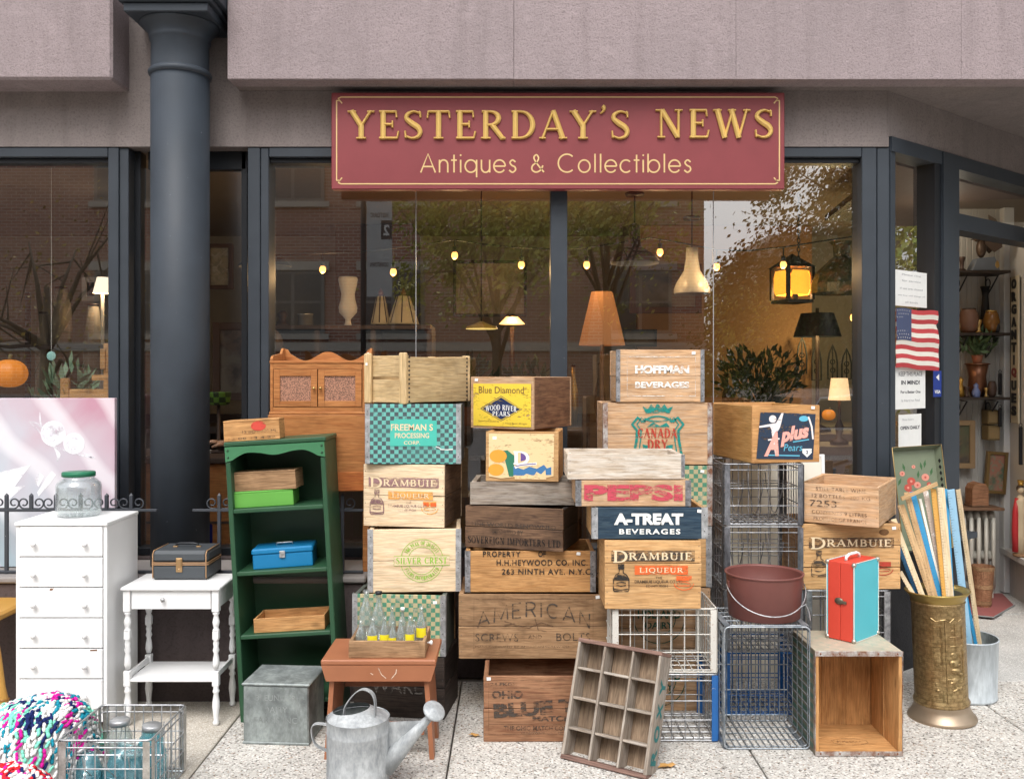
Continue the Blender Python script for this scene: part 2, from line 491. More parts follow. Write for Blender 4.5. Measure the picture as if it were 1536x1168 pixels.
GT = {
 'A': (.92, [th([(.04, 0), (.45, 1), (.86, 0)]), th([(.19, .32), (.71, .32)])]),
 'C': (1.05, [tarc(.54, .5, .48, .48, 48, 312, 22)]),
 'n': (.66, [th([(.1, 0), (.1, .68)]), tarc(.33, .42, .23, .25, 180, 0), th([(.56, .42), (.56, 0)])]),
 't': (.36, [th([(.18, 0), (.18, .95)]), th([(.02, .66), (.34, .66)])]),
 'i': (.24, [th([(.12, 0), (.12, .68)]), th([(.12, .88), (.12, .97)])]),
 'q': (.80, [tarc(.38, .34, .32, .33, 0, 360, 22), th([(.70, .68), (.70, -.26)])]),
 'u': (.66, [th([(.1, .68), (.1, .26)]), tarc(.33, .26, .23, .25, 180, 360), th([(.56, .68), (.56, 0)])]),
 'e': (.78, [tarc(.38, .34, .32, .33, 0, 325, 20), th([(.06, .34), (.70, .34)])]),
 's': (.52, [catmull([(.42, .56, .085), (.26, .67, .085), (.11, .54, .085), (.22, .38, .085), (.38, .30, .085), (.42, .14, .085), (.25, .01, .085), (.07, .13, .085)], 4)]),
 'o': (.80, [tarc(.39, .34, .32, .33, 0, 360, 22)]),
 'l': (.24, [th([(.12, 0), (.12, 1)])]),
 'c': (.72, [tarc(.38, .34, .32, .33, 45, 315, 18)]),
 'b': (.80, [th([(.08, 1), (.08, 0)]), tarc(.40, .34, .32, .33, 0, 360, 22)]),
 '&': (.85, [catmull([(x, y, .085) for x, y in [(.74, .38), (.6, .12), (.36, .02), (.14, .14), (.16, .36), (.4, .56), (.5, .78), (.38, .95), (.24, .82), (.32, .6), (.55, .3), (.80, .02)]], 4)]),
 ' ': (.55, []),
}
def strokes(s, G, spacing=.06):
    x = 0; out = []
    for ch in s:
        adv, st = G.get(ch, G[' '])
        out += [[(p[0] + x, p[1], p[2]) for p in pl] for pl in st]
        x += adv + spacing
    return out
def fit_strokes(st, w, h, cap=1.0):
    xs = [p[0] for pl in st for p in pl]
    x0, x1 = min(xs) - .04, max(xs) + .04
    sx = w / (x1 - x0); sy = h / cap
    return [[((p[0] - (x0 + x1) / 2) * sx, (p[1] - cap / 2) * sy, p[2] * (sx + sy) / 2) for p in pl] for pl in st]
def bend(st, k, rise=0):
    """arch a line of lettering"""
    return [[(p[0], p[1] - k * p[0] * p[0] + rise, p[2]) for p in pl] for pl in st]
def normals2(pl):
    out = []
    for i, p in enumerate(pl):
        a = pl[max(0, i - 1)]; b = pl[min(len(pl) - 1, i + 1)]
        dx, dy = b[0] - a[0], b[1] - a[1]
        L = math.hypot(dx, dy) or 1
        out.append((-dy / L, dx / L))
    return out
def flat_strokes(mb, st, off=0.0, step=.00006):
    """ribbons in XZ, facing -Y"""
    for i, pl in enumerate(st):
        nn = normals2(pl); y = -off - (i % 12) * step
        vs = []
        for p, n in zip(pl, nn):
            vs.append((p[0] + n[0] * p[2] / 2, y, p[1] + n[1] * p[2] / 2)); vs.append((p[0] - n[0] * p[2] / 2, y, p[1] - n[1] * p[2] / 2))
        fs = [(2 * k, 2 * k + 1, 2 * k + 3, 2 * k + 2) for k in range(len(pl) - 1)]
        mb.add(vs, fs)
    return mb
def raised_strokes(mb, st, depth=.012, wf=1.0):
    """swept, chiselled bars standing proud of the XZ plane towards -Y"""
    for i, pl in enumerate(st):
        nn = normals2(pl); vs = []
        q = 6
        for p, n in zip(pl, nn):
            w = p[2] * wf / 2 + .0012
            d = depth * (.72 + .28 * min(1, w / .008)) - (i % 7) * .00012
            for (u, y) in ((-1, 0), (-1, -d * .55), (-.35, -d), (.35, -d), (1, -d * .55), (1, 0)):
                vs.append((p[0] + n[0] * w * u, y, p[1] + n[1] * w * u))
        fs = []
        for k in range(len(pl) - 1):
            for j in range(q - 1):
                fs.append((k * q + j, k * q + j + 1, (k + 1) * q + j + 1, (k + 1) * q + j))
        e = (len(pl) - 1) * q
        fs.append(tuple(range(q))); fs.append(tuple(reversed(range(e, e + q))))
        mb.add(vs, fs)
    return mb
def sans(parent, s, x, z, w, h, mat, y, bold=0.0, shear=0, spacing=1, name='lettering', roll=0, arch=0, yfun=None):
    vs, fs = text2d(s, bold, shear, spacing)
    vs = fit(vs, w, h)
    if arch: vs = [(a, b - arch * a * a) for a, b in vs]
    mb = MB(); mb.add([(a, 0, b) for a, b in vs], fs)
    return mb.build(name, mat, parent, (x, y, z), (0, roll, 0))
def serif(parent, s, x, z, w, h, mat, y, arch=0, name='lettering', wf=1.0, roll=0, spacing=.06):
    st = fit_strokes(strokes(s, GL, spacing), w, h)
    st = [[(p[0], p[1], p[2] * wf) for p in pl] for pl in st]
    if arch: st = bend(st, arch)
    return flat_strokes(MB(), st).build(name, mat, parent, (x, y, z), (0, roll, 0))
def lines(parent, pls, w, mat, y, name='border_line'):
    """thin printed lines: list of polylines in (x,z)"""
    st = [[(a, b, w) for a, b in pl] for pl in pls]
    return flat_strokes(MB(), st).build(name, mat, parent, (0, y, 0))
def shape(parent, polys, mat, y, name='print', step=.0001):
    mb = MB()
    for i, p in enumerate(polys): mb.add([(a, -i * step, b) for a, b in p], [tuple(range(len(p)))])
    return mb.build(name, mat, parent, (0, y, 0))
def ell(cx, cz, rx, rz, n=16, a0=0, a1=360): return [(cx + rx * math.cos(R(a0 + (a1 - a0) * i / n)), cz + rz * math.sin(R(a0 + (a1 - a0) * i / n))) for i in range(n if a1 - a0 == 360 else n + 1)]
def ring(parent, cx, cz, rx, rz, w, mat, y, n=28, name='ring_print'):
    return lines(parent, [ell(cx, cz, rx, rz, n) + [ell(cx, cz, rx, rz, n)[0]]], w, mat, y, name)
def stucco(name, base, s1=55, strength=.9):
    m, nt, b = newmat(name)
    v = coords(nt, (1, 1, 1), rand=False)
    n1 = noise(nt, v, s1, 5, .72, .3)
    n2 = noise(nt, v, s1 * .3, 4, .6)
    n3 = noise(nt, v, 2.2, 4, .6)
    vs = nd(nt, 'ShaderNodeMapping'); vs.inputs['Scale'].default_value = (9, 9, .9); lk(nt, v, vs.inputs[0])
    n4 = noise(nt, vs.outputs[0], 1.2, 4, .6)
    c = mix(nt, ramp(nt, n1, [(.36, .75), (.50, 0.0)]), base, [x * .55 for x in base])
    c = mix(nt, ramp(nt, n3, [(.35, .0), (.7, .55)]), c, (base[0] * .74, base[1] * .76, base[2] * .76))
    c = mix(nt, ramp(nt, n4, [(.48, .0), (.75, .42)]), c, [x * .55 for x in base]); c = mix(nt, ramp(nt, noise(nt, v, 5, 5, .65, 1.5), [(.56, .0), (.70, .3)]), c, [min(1, x * 1.25) for x in base])
    lk(nt, c, b.inputs['Base Color'])
    b.inputs['Roughness'].default_value = .9
    b.inputs['Specular IOR Level'].default_value = .15
    ad = nd(nt, 'ShaderNodeMath', operation='ADD'); lk(nt, n1, ad.inputs[0]); lk(nt, n2, ad.inputs[1])
    bump(nt, b, ad.outputs[0], strength, .006)
    return m
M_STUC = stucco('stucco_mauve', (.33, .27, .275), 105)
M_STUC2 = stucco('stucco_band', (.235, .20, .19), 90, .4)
M_LOWW = stucco('stucco_low_wall', (.10, .078, .076), 80, .3)
M_SLATE = paint('slate_paint', (.032, .040, .051), .5, wear=.14, wearcol=(.4, .42, .44), scale=60, dirt=.25)
M_COLP = paint('column_paint', (.032, .041, .054), .58, wear=.17, wearcol=(.16, .18, .20), scale=40, dirt=.45, bumpy=.35)
M_DARKP = paint('black_paint', (.012, .014, .018), .45, wear=0)
M_SOIL = plain('sill_stone', (.24, .22, .21), .85)
def ground_mat(name, base, speck, amount, scale=210, seamdark=.4):
    m, nt, b = newmat(name)
    v = coords(nt, (1, 1, 1), rand=False)
    vo = nd(nt, 'ShaderNodeTexVoronoi'); vo.inputs['Scale'].default_value = scale; lk(nt, v, vo.inputs['Vector'])
    n0 = noise(nt, v, scale * .42, 3, .7)
    n1 = noise(nt, v, 3.0, 5, .6)
    n2 = noise(nt, v, 22, 4, .7)
    c = mix(nt, ramp(nt, n1, [(.3, 0.0), (.72, .75)]), base, [x * .64 for x in base])
    c = mix(nt, ramp(nt, n2, [(.45, 0.0), (.75, .35)]), c, [x * .6 for x in base])
    hv = nd(nt, 'ShaderNodeSeparateColor'); lk(nt, vo.outputs['Color'], hv.inputs[0])
    pick = ramp(nt, hv.outputs[0], [(1 - amount - .02, 0.0), (1 - amount, 1.0)])
    pk = nd(nt, 'ShaderNodeMath', operation='MULTIPLY'); lk(nt, pick, pk.inputs[0])
    lk(nt, ramp(nt, n0, [(.42, 0.0), (.56, 1.0)]), pk.inputs[1])
    tone = ramp(nt, hv.outputs[1], [(0, [x * .6 for x in speck]), (.6, speck), (1, (.34, .22, .15))])
    c = mix(nt, pk.outputs[0], c, tone)
    gm = nd(nt, 'ShaderNodeTexVoronoi'); gm.inputs['Scale'].default_value = 3.1; lk(nt, v, gm.inputs['Vector']); c = mix(nt, ramp(nt, gm.outputs['Distance'], [(.035, .55), (.05, 0.0)]), c, (.10, .095, .09))
    wh = ramp(nt, hv.outputs[2], [(.80, 0.0), (.84, .55)])
    c = mix(nt, wh, c, (.78, .76, .72))
    lk(nt, c, b.inputs['Base Color'])
    b.inputs['Roughness'].default_value = .85
    b.inputs['Specular IOR Level'].default_value = .2
    bump(nt, b, vo.outputs['Distance'], .25, .002)
    return m
M_TERR = ground_mat('aggregate_pavement', (.55, .525, .485), (.13, .12, .11), .34, 150)
M_SMOO = ground_mat('smooth_pavement', (.52, .47, .40), (.3, .27, .23), .12, 260)
M_SMOG = ground_mat('entry_pavement', (.46, .45, .43), (.3, .29, .28), .08, 260)
M_ASPH = ground_mat('asphalt', (.05, .05, .052), (.1, .1, .1), .3, 120)
g = MB(); g.quad((-120, -120, -.17), (120, -120, -.17), (120, 120, -.17), (-120, 120, -.17))
structure(g.build('ground', M_ASPH))
g = MB(); g.box(-60, 60, -13.5, -5.75, -.168, -.14)
structure(g.build('street', M_ASPH))
g = MB(); g.box(-60, 60, -5.6, 9, -.165, -.045)
pav = structure(g.build('pavement', plain('joint_dirt', (.19, .17, .15), .95)))
g = MB()
x = -60
while x < 60:
    g.box(x + .004, x + 1.996, -5.75, -5.6, -.165, 0, .01); x += 2
structure(g.build('kerb', plain('kerb_stone', (.34, .33, .31), .85)))
def slab(x0, x1, y0, y1, mat, skew=0.0):
    b = MB().box(x0 + .0035, x1 - .0035, y0 + .0035, y1 - .0035, -.044, RND.uniform(-.0015, .0), .004)
    b.v = [(p[0] + skew * p[1], p[1], p[2]) for p in b.v]
    return b.build('paving_slab', mat, pav)
xs = [-7.2, -6.0, -4.8, -3.6, -2.4, -1.2, -.245, .95, 2.15, 3.35, 4.55, 5.75, 6.95]
ys = [-5.6, -4.4, -3.2, -2.0, -.9, .30]
for i in range(len(xs) - 1):
    for j in range(len(ys) - 1):
        sm = xs[i] < -1.3
        slab(xs[i], xs[i + 1], ys[j], ys[j + 1], M_SMOO if sm else M_TERR)
slab(.95, 2.15, .30, 1.6, M_SMOG)
slab(2.15, 3.35, .30, 1.9, M_SMOG)
slab(3.35, 5.75, .30, 1.9, M_SMOG)
g = MB(); g.box(-60, 60, -17, -13.5, -.16, -.02); structure(g.build('far_pavement', M_SMOG))
YG, YB = .52, .45            # glass plane, stucco band plane
YBL = .25                    # front of the projecting stucco blocks
ZSOF = 1.5 + 441 / sc(YBL)   # soffit height
ZHD = 1.5 + 340 / sc(YB)     # underside of the band = head of the windows
XL = -6.0
XC = (1335 - CX) / sc(.46)   # corner of the front and the angled entrance
DX, DY = .786, .618
def ang(px): k = (px - CX) / F; return (4.72 * k - XC) / (DX - DY * k)
A_ROT = math.atan2(DY, DX)
def AP(t, off=0, z=0):       # point along the angled front, off = towards the street
    return Vector((XC + DX * t + DY * off, .46 + DY * t - DX * off, z))
shop = thing('shop_building', 'mauve stucco corner shop front with dark slate window frames', 'building', (0, .45, 0))
def SP(b, name, mat, label=None, kind=None):     # part of the shop, given in world coordinates
    b.v = [(p[0], p[1] - .45, p[2]) for p in b.v]
    return b.build(name, mat, shop, label=label, kind=kind)
xlb = (168 - CX) / sc(YBL); xrb = (341 - CX) / sc(YBL)
b = MB(); b.box(XL, xlb, YBL, 1.2, ZSOF, 4.6, .012)
SP(b, 'stucco_block', M_STUC)
jx = [xrb, XX(771, YBL), XX(1104, YBL), XX(1442, YBL), 6.5]
for i in range(len(jx) - 1):
    b = MB(); b.box(jx[i] + (0 if i == 0 else .0005), jx[i + 1] - .0005, YBL, YBL + .12, ZSOF, 4.6, .001 if i else .003)
    SP(b, 'stucco_panel', M_STUC)
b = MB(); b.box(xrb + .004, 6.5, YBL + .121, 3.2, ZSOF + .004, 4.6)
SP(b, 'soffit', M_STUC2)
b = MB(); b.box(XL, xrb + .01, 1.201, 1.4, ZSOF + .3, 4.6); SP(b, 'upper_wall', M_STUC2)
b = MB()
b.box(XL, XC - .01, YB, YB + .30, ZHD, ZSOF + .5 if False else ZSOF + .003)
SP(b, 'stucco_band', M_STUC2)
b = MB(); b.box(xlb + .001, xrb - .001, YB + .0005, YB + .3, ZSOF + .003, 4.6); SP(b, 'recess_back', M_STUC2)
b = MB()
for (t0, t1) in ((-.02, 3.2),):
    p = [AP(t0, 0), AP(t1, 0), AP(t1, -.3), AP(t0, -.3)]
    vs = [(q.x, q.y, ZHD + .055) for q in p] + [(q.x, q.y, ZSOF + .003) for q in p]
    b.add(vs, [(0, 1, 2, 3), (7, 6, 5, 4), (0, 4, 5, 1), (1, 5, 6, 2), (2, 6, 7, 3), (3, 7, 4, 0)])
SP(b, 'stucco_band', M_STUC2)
b = MB(); b.tube([(xrb + .02, YBL + .012, ZSOF + .006), (6.4, YBL + .012, ZSOF + .006)], .010, 6)
SP(b, 'drip_edge', M_STUC)
ZLW = .572
xlw = XX(545, 0)
b = MB(); b.box(XL, xlw, .015, .44, -.04, ZLW - .03, .008); SP(b, 'low_wall', M_LOWW)
b = MB(); b.box(XL, xlw + .01, -.005, .40, ZLW - .03, ZLW, .008); SP(b, 'ledge', M_SOIL)
b = MB(); b.box(XL, XC - .02, .455, .62, -.04, ZLW, .004); SP(b, 'low_wall', M_LOWW)
M_DKW = stucco('stucco_charcoal', (.035, .034, .036), 80, .3)
t_post = ang(1435) - .012
def angbox(b, t0, t1, o0, o1, z0, z1):
    p = [AP(t0, o1), AP(t1, o1), AP(t1, o0), AP(t0, o0)]
    vs = [(q.x, q.y, z0) for q in p] + [(q.x, q.y, z1) for q in p]
    return b.add(vs, [(3, 2, 1, 0), (4, 5, 6, 7), (0, 1, 5, 4), (1, 2, 6, 5), (2, 3, 7, 6), (3, 0, 4, 7)])
b = angbox(MB(), -.16, t_post, -.12, .05, -.04, ZLW + .04); SP(b, 'low_wall', M_DKW)
b = angbox(MB(), -.16, t_post + .02, -.12, .11, ZLW + .04, ZLW + .07); SP(b, 'ledge', M_SLATE)
YF = .455
def vbar(px0, px1, y0, y1, z0, z1, mat=M_SLATE, name='mullion'):
    b = MB(); b.box(XX(px0, y0), XX(px1, y0), y0, y1, z0, z1, .003); return SP(b, name, mat)
zb, zt = ZLW, ZHD - .003
zin = zt - .052
vbar(162, 178, YF, .60, zb, zt); vbar(179, 193, YF + .01, .60, zb, zt); vbar(193.5, 211, YF + .09, .62, zb, zt, M_DARKP)
vbar(362, 371, YF + .09, .62, zb, zt, M_DARKP)
vbar(371.5, 390, YF, .60, zb, zt); vbar(391, 403, YF + .004, .60, zb, zt)
vbar(826, 851, YF + .012, .60, zb + .04, zin)
vbar(1293, 1315, YF, .60, zb, zt); vbar(1316, 1334, YF + .004, .58, zb, zt)
def hbar(px0, px1, z0, z1, y0=YF, y1=.60, mat=M_SLATE, name='window_head'):
    b = MB(); b.box(XX(px0, YF), XX(px1, YF), y0, y1, z0, z1, .003); return SP(b, name, mat)
hbar(-260, 161.5, zin + .004, zt); hbar(403.5, 1292.5, zin + .004, zt)
hbar(-260, 161.5, zin - .02, zin + .003, YF + .03, .60, M_DARKP); hbar(403.5, 1292.5, zin - .02, zin + .003, YF + .03, .60, M_DARKP)
hbar(211.5, 361.5, zin - .04, zt, YF + .09, .60, M_DARKP)
hbar(-260, 161.5, zb + .001, zb + .05, name='window_sill'); hbar(403.5, 1292.5, zb + .001, zb + .05, name='window_sill')
hbar(194, 371, zb + .001, zb + .04, YF + .05, .6, M_DARKP, 'window_sill')
M_GLASS = glassm('window_glass', (.93, .95, .94), .21)
def pane(x0, x1, y, z0, z1):
    b = MB(); b.quad((x0, y, z0), (x1, y, z0), (x1, y, z1), (x0, y, z1)); return SP(b, 'window_pane', M_GLASS)
pane(XL, XX(163, YG), YG, zb + .04, zin - .01)
pane(XX(205, YG + .05), XX(366, YG + .05), YG + .05, zb + .03, zin - .03)
for a, c in ((402, 623.6), (624.6, 828), (850, 1069.6), (1070.6, 1294)):
    pane(XX(a, YG), XX(c, YG), YG, zb + .04, zin - .01)
for px in (624, 1070):
    b = MB(); b.box(XX(px - .5, YG), XX(px + .5, YG), YG - .004, YG + .004, zb + .05, zin - .02)
    SP(b, 'glazing_joint', plain('silicone', (.30, .30, .31), .4))
for (a, c, o, z1, m) in ((1336, 1343, .0, ZHD + .05, M_SLATE), (1402, 1411, .0, ZHD + .05, M_DARKP), (1411.5, 1435, .015, ZHD + .05, M_SLATE)):
    SP(angbox(MB(), ang(a), ang(c), -.12, o, ZLW + .07 if a < 1400 else -.02, z1), 'mullion', m)
tE = 1.95
SP(angbox(MB(), ang(1336) + .001, tE, -.11, .008, ZHD - .02, ZHD + .054), 'window_head', M_SLATE)
tb0, tb1 = ang(1435) + .001, tE
zTB = 1.5 + 240 / (F / (4.72 + DY * tb0))
SP(angbox(MB(), tb0, tb1, -.11, .006, zTB - .09, zTB), 'transom_bar', M_SLATE)
SP(angbox(MB(), tE, tE + .12, -.12, .02, 0, ZHD + .054), 'mullion', M_SLATE)
def apane(t0, t1, z0, z1, o=-.05):
    b = MB(); p, q = AP(t0, o), AP(t1, o)
    b.quad((p.x, p.y, z0), (q.x, q.y, z0), (q.x, q.y, z1), (p.x, p.y, z1)); return SP(b, 'window_pane', M_GLASS)
apane(ang(1343), ang(1403), ZLW + .07, ZHD - .02)
apane(tb0, tb1, zTB, ZHD - .02)
YC = .30; XCOL = XX(270.5, YC); RC = 42.3 / sc(YC - .02)
col = thing('iron_column', 'tall round slate-grey cast iron column between the shop windows', 'column', (XCOL, YC, ZLW))
zc = ZLW
top = 1.5 + 545 / sc(YC)
def cz(py): return 1.5 + (560 - py) / sc(YC - RC) - zc
b = MB(); b.lathe([(RC * 1.0, 0), (RC, 1.0), (RC, cz(104))], 48); b.build('shaft', M_COLP, col)
b = MB(); b.lathe([(RC, cz(104)), (RC * 1.07, cz(102)), (RC * 1.09, cz(98)), (RC * 1.04, cz(94.5)), (RC * .99, cz(93))], 48, cap0=False); b.build('ring_moulding', M_COLP, col)
b = MB(); b.lathe([(RC * .99, cz(93)), (RC * .985, cz(52)), (RC * 1.03, cz(50)), (RC * 1.05, cz(46)), (RC * 1.04, cz(43)), (RC * 1.12, cz(36)), (RC * 1.28, cz(29)), (RC * 1.36, cz(26)), (RC * 1.36, cz(24.5))], 48, cap0=False)
b.build('capital', M_COLP, col)
for (h, z0, z1) in ((RC * 1.44, cz(24.4), cz(11)), (RC * 1.58, cz(10.9), cz(4)), (RC * 1.75, cz(3.9), cz(-30))):
    b = MB(); b.box(-h, h, -h, h, z0, z1, .004); b.build('abacus', M_COLP, col)
RY = .07
M_IRON = paint('iron_paint', (.045, .05, .06), .5, wear=.2, wearcol=(.25, .25, .26), scale=80)
rail = thing('iron_railing', 'black iron railing with scrolled tops along the low wall', 'railing', (XX(200, RY), RY, ZLW))
rx0 = XX(200, RY)
zr = ZZ(765, RY) - ZLW; zlo = ZZ(857, RY) - ZLW; zsp = ZZ(739, RY) - ZLW
for (a, c) in ((-180, 236), (289, 545)):
    for z in (zr, zlo):
        b = MB(); b.box(XX(a, RY) - rx0, XX(c, RY) - rx0, -.008, .008, z - .006, z + .006, .002); b.build('rail', M_IRON, rail)
posts = [-175, -138, -101, -64, -27, 10, 47, 84, 121, 160, 197, 329, 366, 403, 440, 477, 514]
for i, px in enumerate(posts):
    x = XX(px, RY) - rx0
    full = i % 2 == 1 or px > 300
    b = MB(); b.box(x - .0075, x + .0075, -.0075, .0075, 0.0 if full else zr + .006, zsp - .012, .001)
    b.add([(x - .0075, -.0075, zsp - .012), (x + .0075, -.0075, zsp - .012), (x + .0075, .0075, zsp - .012), (x - .0075, .0075, zsp - .012), (x, 0, zsp)], [(0, 1, 4), (1, 2, 4), (2, 3, 4), (3, 0, 4)])
    b.build('baluster', M_IRON, rail)
    for s in (-1, 1):
        pts = []
        for k in range(20):      # a C scroll: up from the rail and curling in on itself
            u = k / 19
            a = R(-90 + 400 * u); r = .026 * (1 - .62 * u)
            pts.append((x + s * (.034 + r * math.cos(a)), 0, zr + .034 + r * math.sin(a)))
        pts = [(x + s * .009, 0, zr + .008)] + pts
        b = MB(); b.tube(pts, .0038, 6); b.build('scroll', M_IRON, rail)
    if not full and px < 100:
        b = MB(); pts = [(x + .05 * math.cos(R(a)), 0, (zr + zlo) / 2 + .02 + .075 * math.sin(R(a))) for a in range(0, 360, 20)]
        b.tube(pts, .004, 6, closed=True); b.build('oval_ring', M_IRON, rail)
sgY = .36
sx0, sx1 = XX(497, sgY), XX(1177, sgY); sz0, sz1 = ZZ(284, sgY), ZZ(139, sgY)
scx, scz = (sx0 + sx1) / 2, (sz0 + sz1) / 2; sw, sh = sx1 - sx0, sz1 - sz0
sign = thing('shop_sign', 'long dark red shop sign with raised gold lettering above the windows', 'sign', (scx, sgY, scz))
M_RED = paint('sign_red', (.205, .036, .041), .5, dirt=.22, bumpy=.12)
M_GOLD = paint('gold_paint', (.62, .40, .115), .34, wear=.1, wearcol=(.4, .26, .08), scale=50, metallic=.25, spec=.5)
M_GOLDL = plain('gold_line', (.62, .42, .19), .5)
MB().box(-sw / 2, sw / 2, 0, .055, -sh / 2, sh / 2, .004).build('sign_panel', M_RED, sign)
for x in (-.8, .8):
    MB().box(x - .03, x + .03, .055, .1, -sh / 2 + .1, sh / 2 - .05).build('mounting_batten', M_DARKP, sign)
def sxy(px, py): s = sc(sgY); return ((px - CX) / s - scx, EYE - (py - CY) / s - scz)
x0, z0 = sxy(505, 276); x1, z1 = sxy(1169, 146)
n = .020
loop = []
for (cx_, cz_, ax, az) in ((x0, z1, 1, -1), (x1, z1, -1, -1), (x1, z0, -1, 1), (x0, z0, 1, 1)):
    pass
corner = lambda cx_, cz_, ax, az, flip: [(cx_, cz_ + az * 1.3 * n), (cx_ + ax * .45 * n, cz_ + az * .9 * n), (cx_ + ax * 1.0 * n, cz_ + az * 1.25 * n)][::(-1 if flip else 1)]
pls = []
for (cx_, cz_, ax, az) in ((x0, z1, 1, -1), (x1, z1, -1, -1), (x1, z0, -1, 1), (x0, z0, 1, 1)):
    pls.append([(cx_, cz_ + az * .8 * n), (cx_ + ax * .9 * n, cz_ + az * 1.0 * n), (cx_ + ax * .35 * n, cz_ + az * .35 * n), (cx_ + ax * 1.35 * n, cz_ + az * 1.55 * n)])
    pls.append([(cx_ + ax * .35 * n, cz_ + az * .35 * n), (cx_ + ax * 1.1 * n, cz_)])
pls += [[(x0 + n, z1), (x1 - n, z1)], [(x0 + n, z0), (x1 - n, z0)], [(x0, z0 + .8 * n), (x0, z1 - .8 * n)], [(x1, z0 + .8 * n), (x1, z1 - .8 * n)]]
lines(sign, pls, .0062, M_GOLDL, -.0008)
def sign_line(txt, G, px0, px1, pyb, pyt, raised, spacing, name):
    st = strokes(txt, G, spacing)
    ax, az = sxy(px0, pyb); cx2, cz2 = sxy(px1, pyt)
    st = fit_strokes(st, cx2 - ax, cz2 - az)
    for pl in st:
        for k, p in enumerate(pl): pl[k] = (p[0] + (ax + cx2) / 2, p[1] + (az + cz2) / 2, p[2])
    return st
def sign_letters(txt, px0, px1, pyb, pyt):
    x = 0; spans = []
    for ch in txt:
        adv, st = GL[ch]; spans.append((x, ch)); x += adv + .085
    allst = strokes(txt, GL, .085)
    fs = sign_line(txt, GL, px0, px1, pyb, pyt, True, .085, '')
    i = 0
    for (x, ch) in spans:
        k = len(GL[ch][1])
        if k == 0: continue
        raised_strokes(MB(), fs[i:i + k], .016, .92).build('letter', M_GOLD, sign, (0, -.0005, 0))
        i += k
sign_letters("YESTERDAY'S", 520, 943, 209, 167)
sign_letters("NEWS", 981, 1158, 207.5, 165)
fs = sign_line("Antiques & Collectibles", GT, 630, 1037, 259, 231, False, .07, '')
flat_strokes(MB(), fs, .0008).build('lettering', M_GOLDL, sign)
W_PALE = wood('wood_pale', (.88, .70, .48), (.76, .55, .34), stain=.12, knots=.3, var=.12)
W_HON = wood('wood_honey', (.72, .44, .205), (.54, .295, .12), stain=.30, knots=.5, var=.15)
W_ORG = wood('wood_orange', (.68, .37, .15), (.48, .235, .085), stain=.35, knots=.6, var=.15)
W_BRN = wood('wood_brown', (.46, .28, .15), (.27, .15, .075), stain=.55, knots=.6, var=.2)
W_DRK = wood('wood_dark', (.25, .145, .085), (.11, .062, .040), stain=.65, knots=.5, var=.25)
W_VDK = wood('wood_black_brown', (.075, .055, .045), (.035, .027, .023), stain=.5, knots=.2, var=.25)
W_GRY = wood('wood_grey', (.42, .345, .275), (.24, .185, .145), stain=.45, knots=.3, var=.2, over=(.5, .46, .41), ov_amt=.5)
W_WHT = wood('wood_whitewashed', (.66, .56, .45), (.46, .35, .25), stain=.35, knots=.25, var=.12, over=(.74, .70, .64), ov_amt=.6)
W_FAD = wood('wood_faded_tan', (.68, .42, .23), (.48, .275, .14), stain=.3, knots=.2, var=.12, over=(.66, .54, .42), ov_amt=.3)
W_RED = wood('wood_reddish', (.40, .21, .115), (.24, .105, .055), stain=.5, knots=.4, var=.15)
W_INS = wood('wood_inside', (.38, .245, .14), (.25, .145, .075), stain=.35, knots=.5, var=.15)
M_STRAP = galv('strap_metal', (.36, .37, .38), (.62, .63, .65), .42, .7, 40, (1, 1, 1))
M_STRAPD = galv('strap_metal_dark', (.16, .16, .165), (.40, .40, .42), .5, .7, 40, (1, 1, 1))
M_STRAPR = galv('strap_metal_rusty', (.24, .10, .05), (.55, .54, .52), .5, .5, 26, (1, 1, 1))
M_NAIL = plain('nail_metal', (.12, .115, .11), .5, .8)
M_TAG = plain('price_tag_paper', (.82, .82, .80), .7)
def solve(pxL, pxR, Yref, ref='L', rot=0.0, zb=0.0):
    """front-left bottom corner and width of a face turned by rot, its reference edge at depth Yref"""
    c, s = math.cos(rot), math.sin(rot)
    if ref == 'L':
        P = Vector((XX(pxL, Yref), Yref, zb)); k = (pxR - CX) / F
        w = (k * (CAMD + P.y) - P.x) / (c - k * s)
    else:
        Q = Vector((XX(pxR, Yref), Yref, zb)); k = (pxL - CX) / F
        w = (Q.x - k * (CAMD + Q.y)) / (c - k * s)
        P = Q - Vector((c, s, 0)) * w
    return P, w
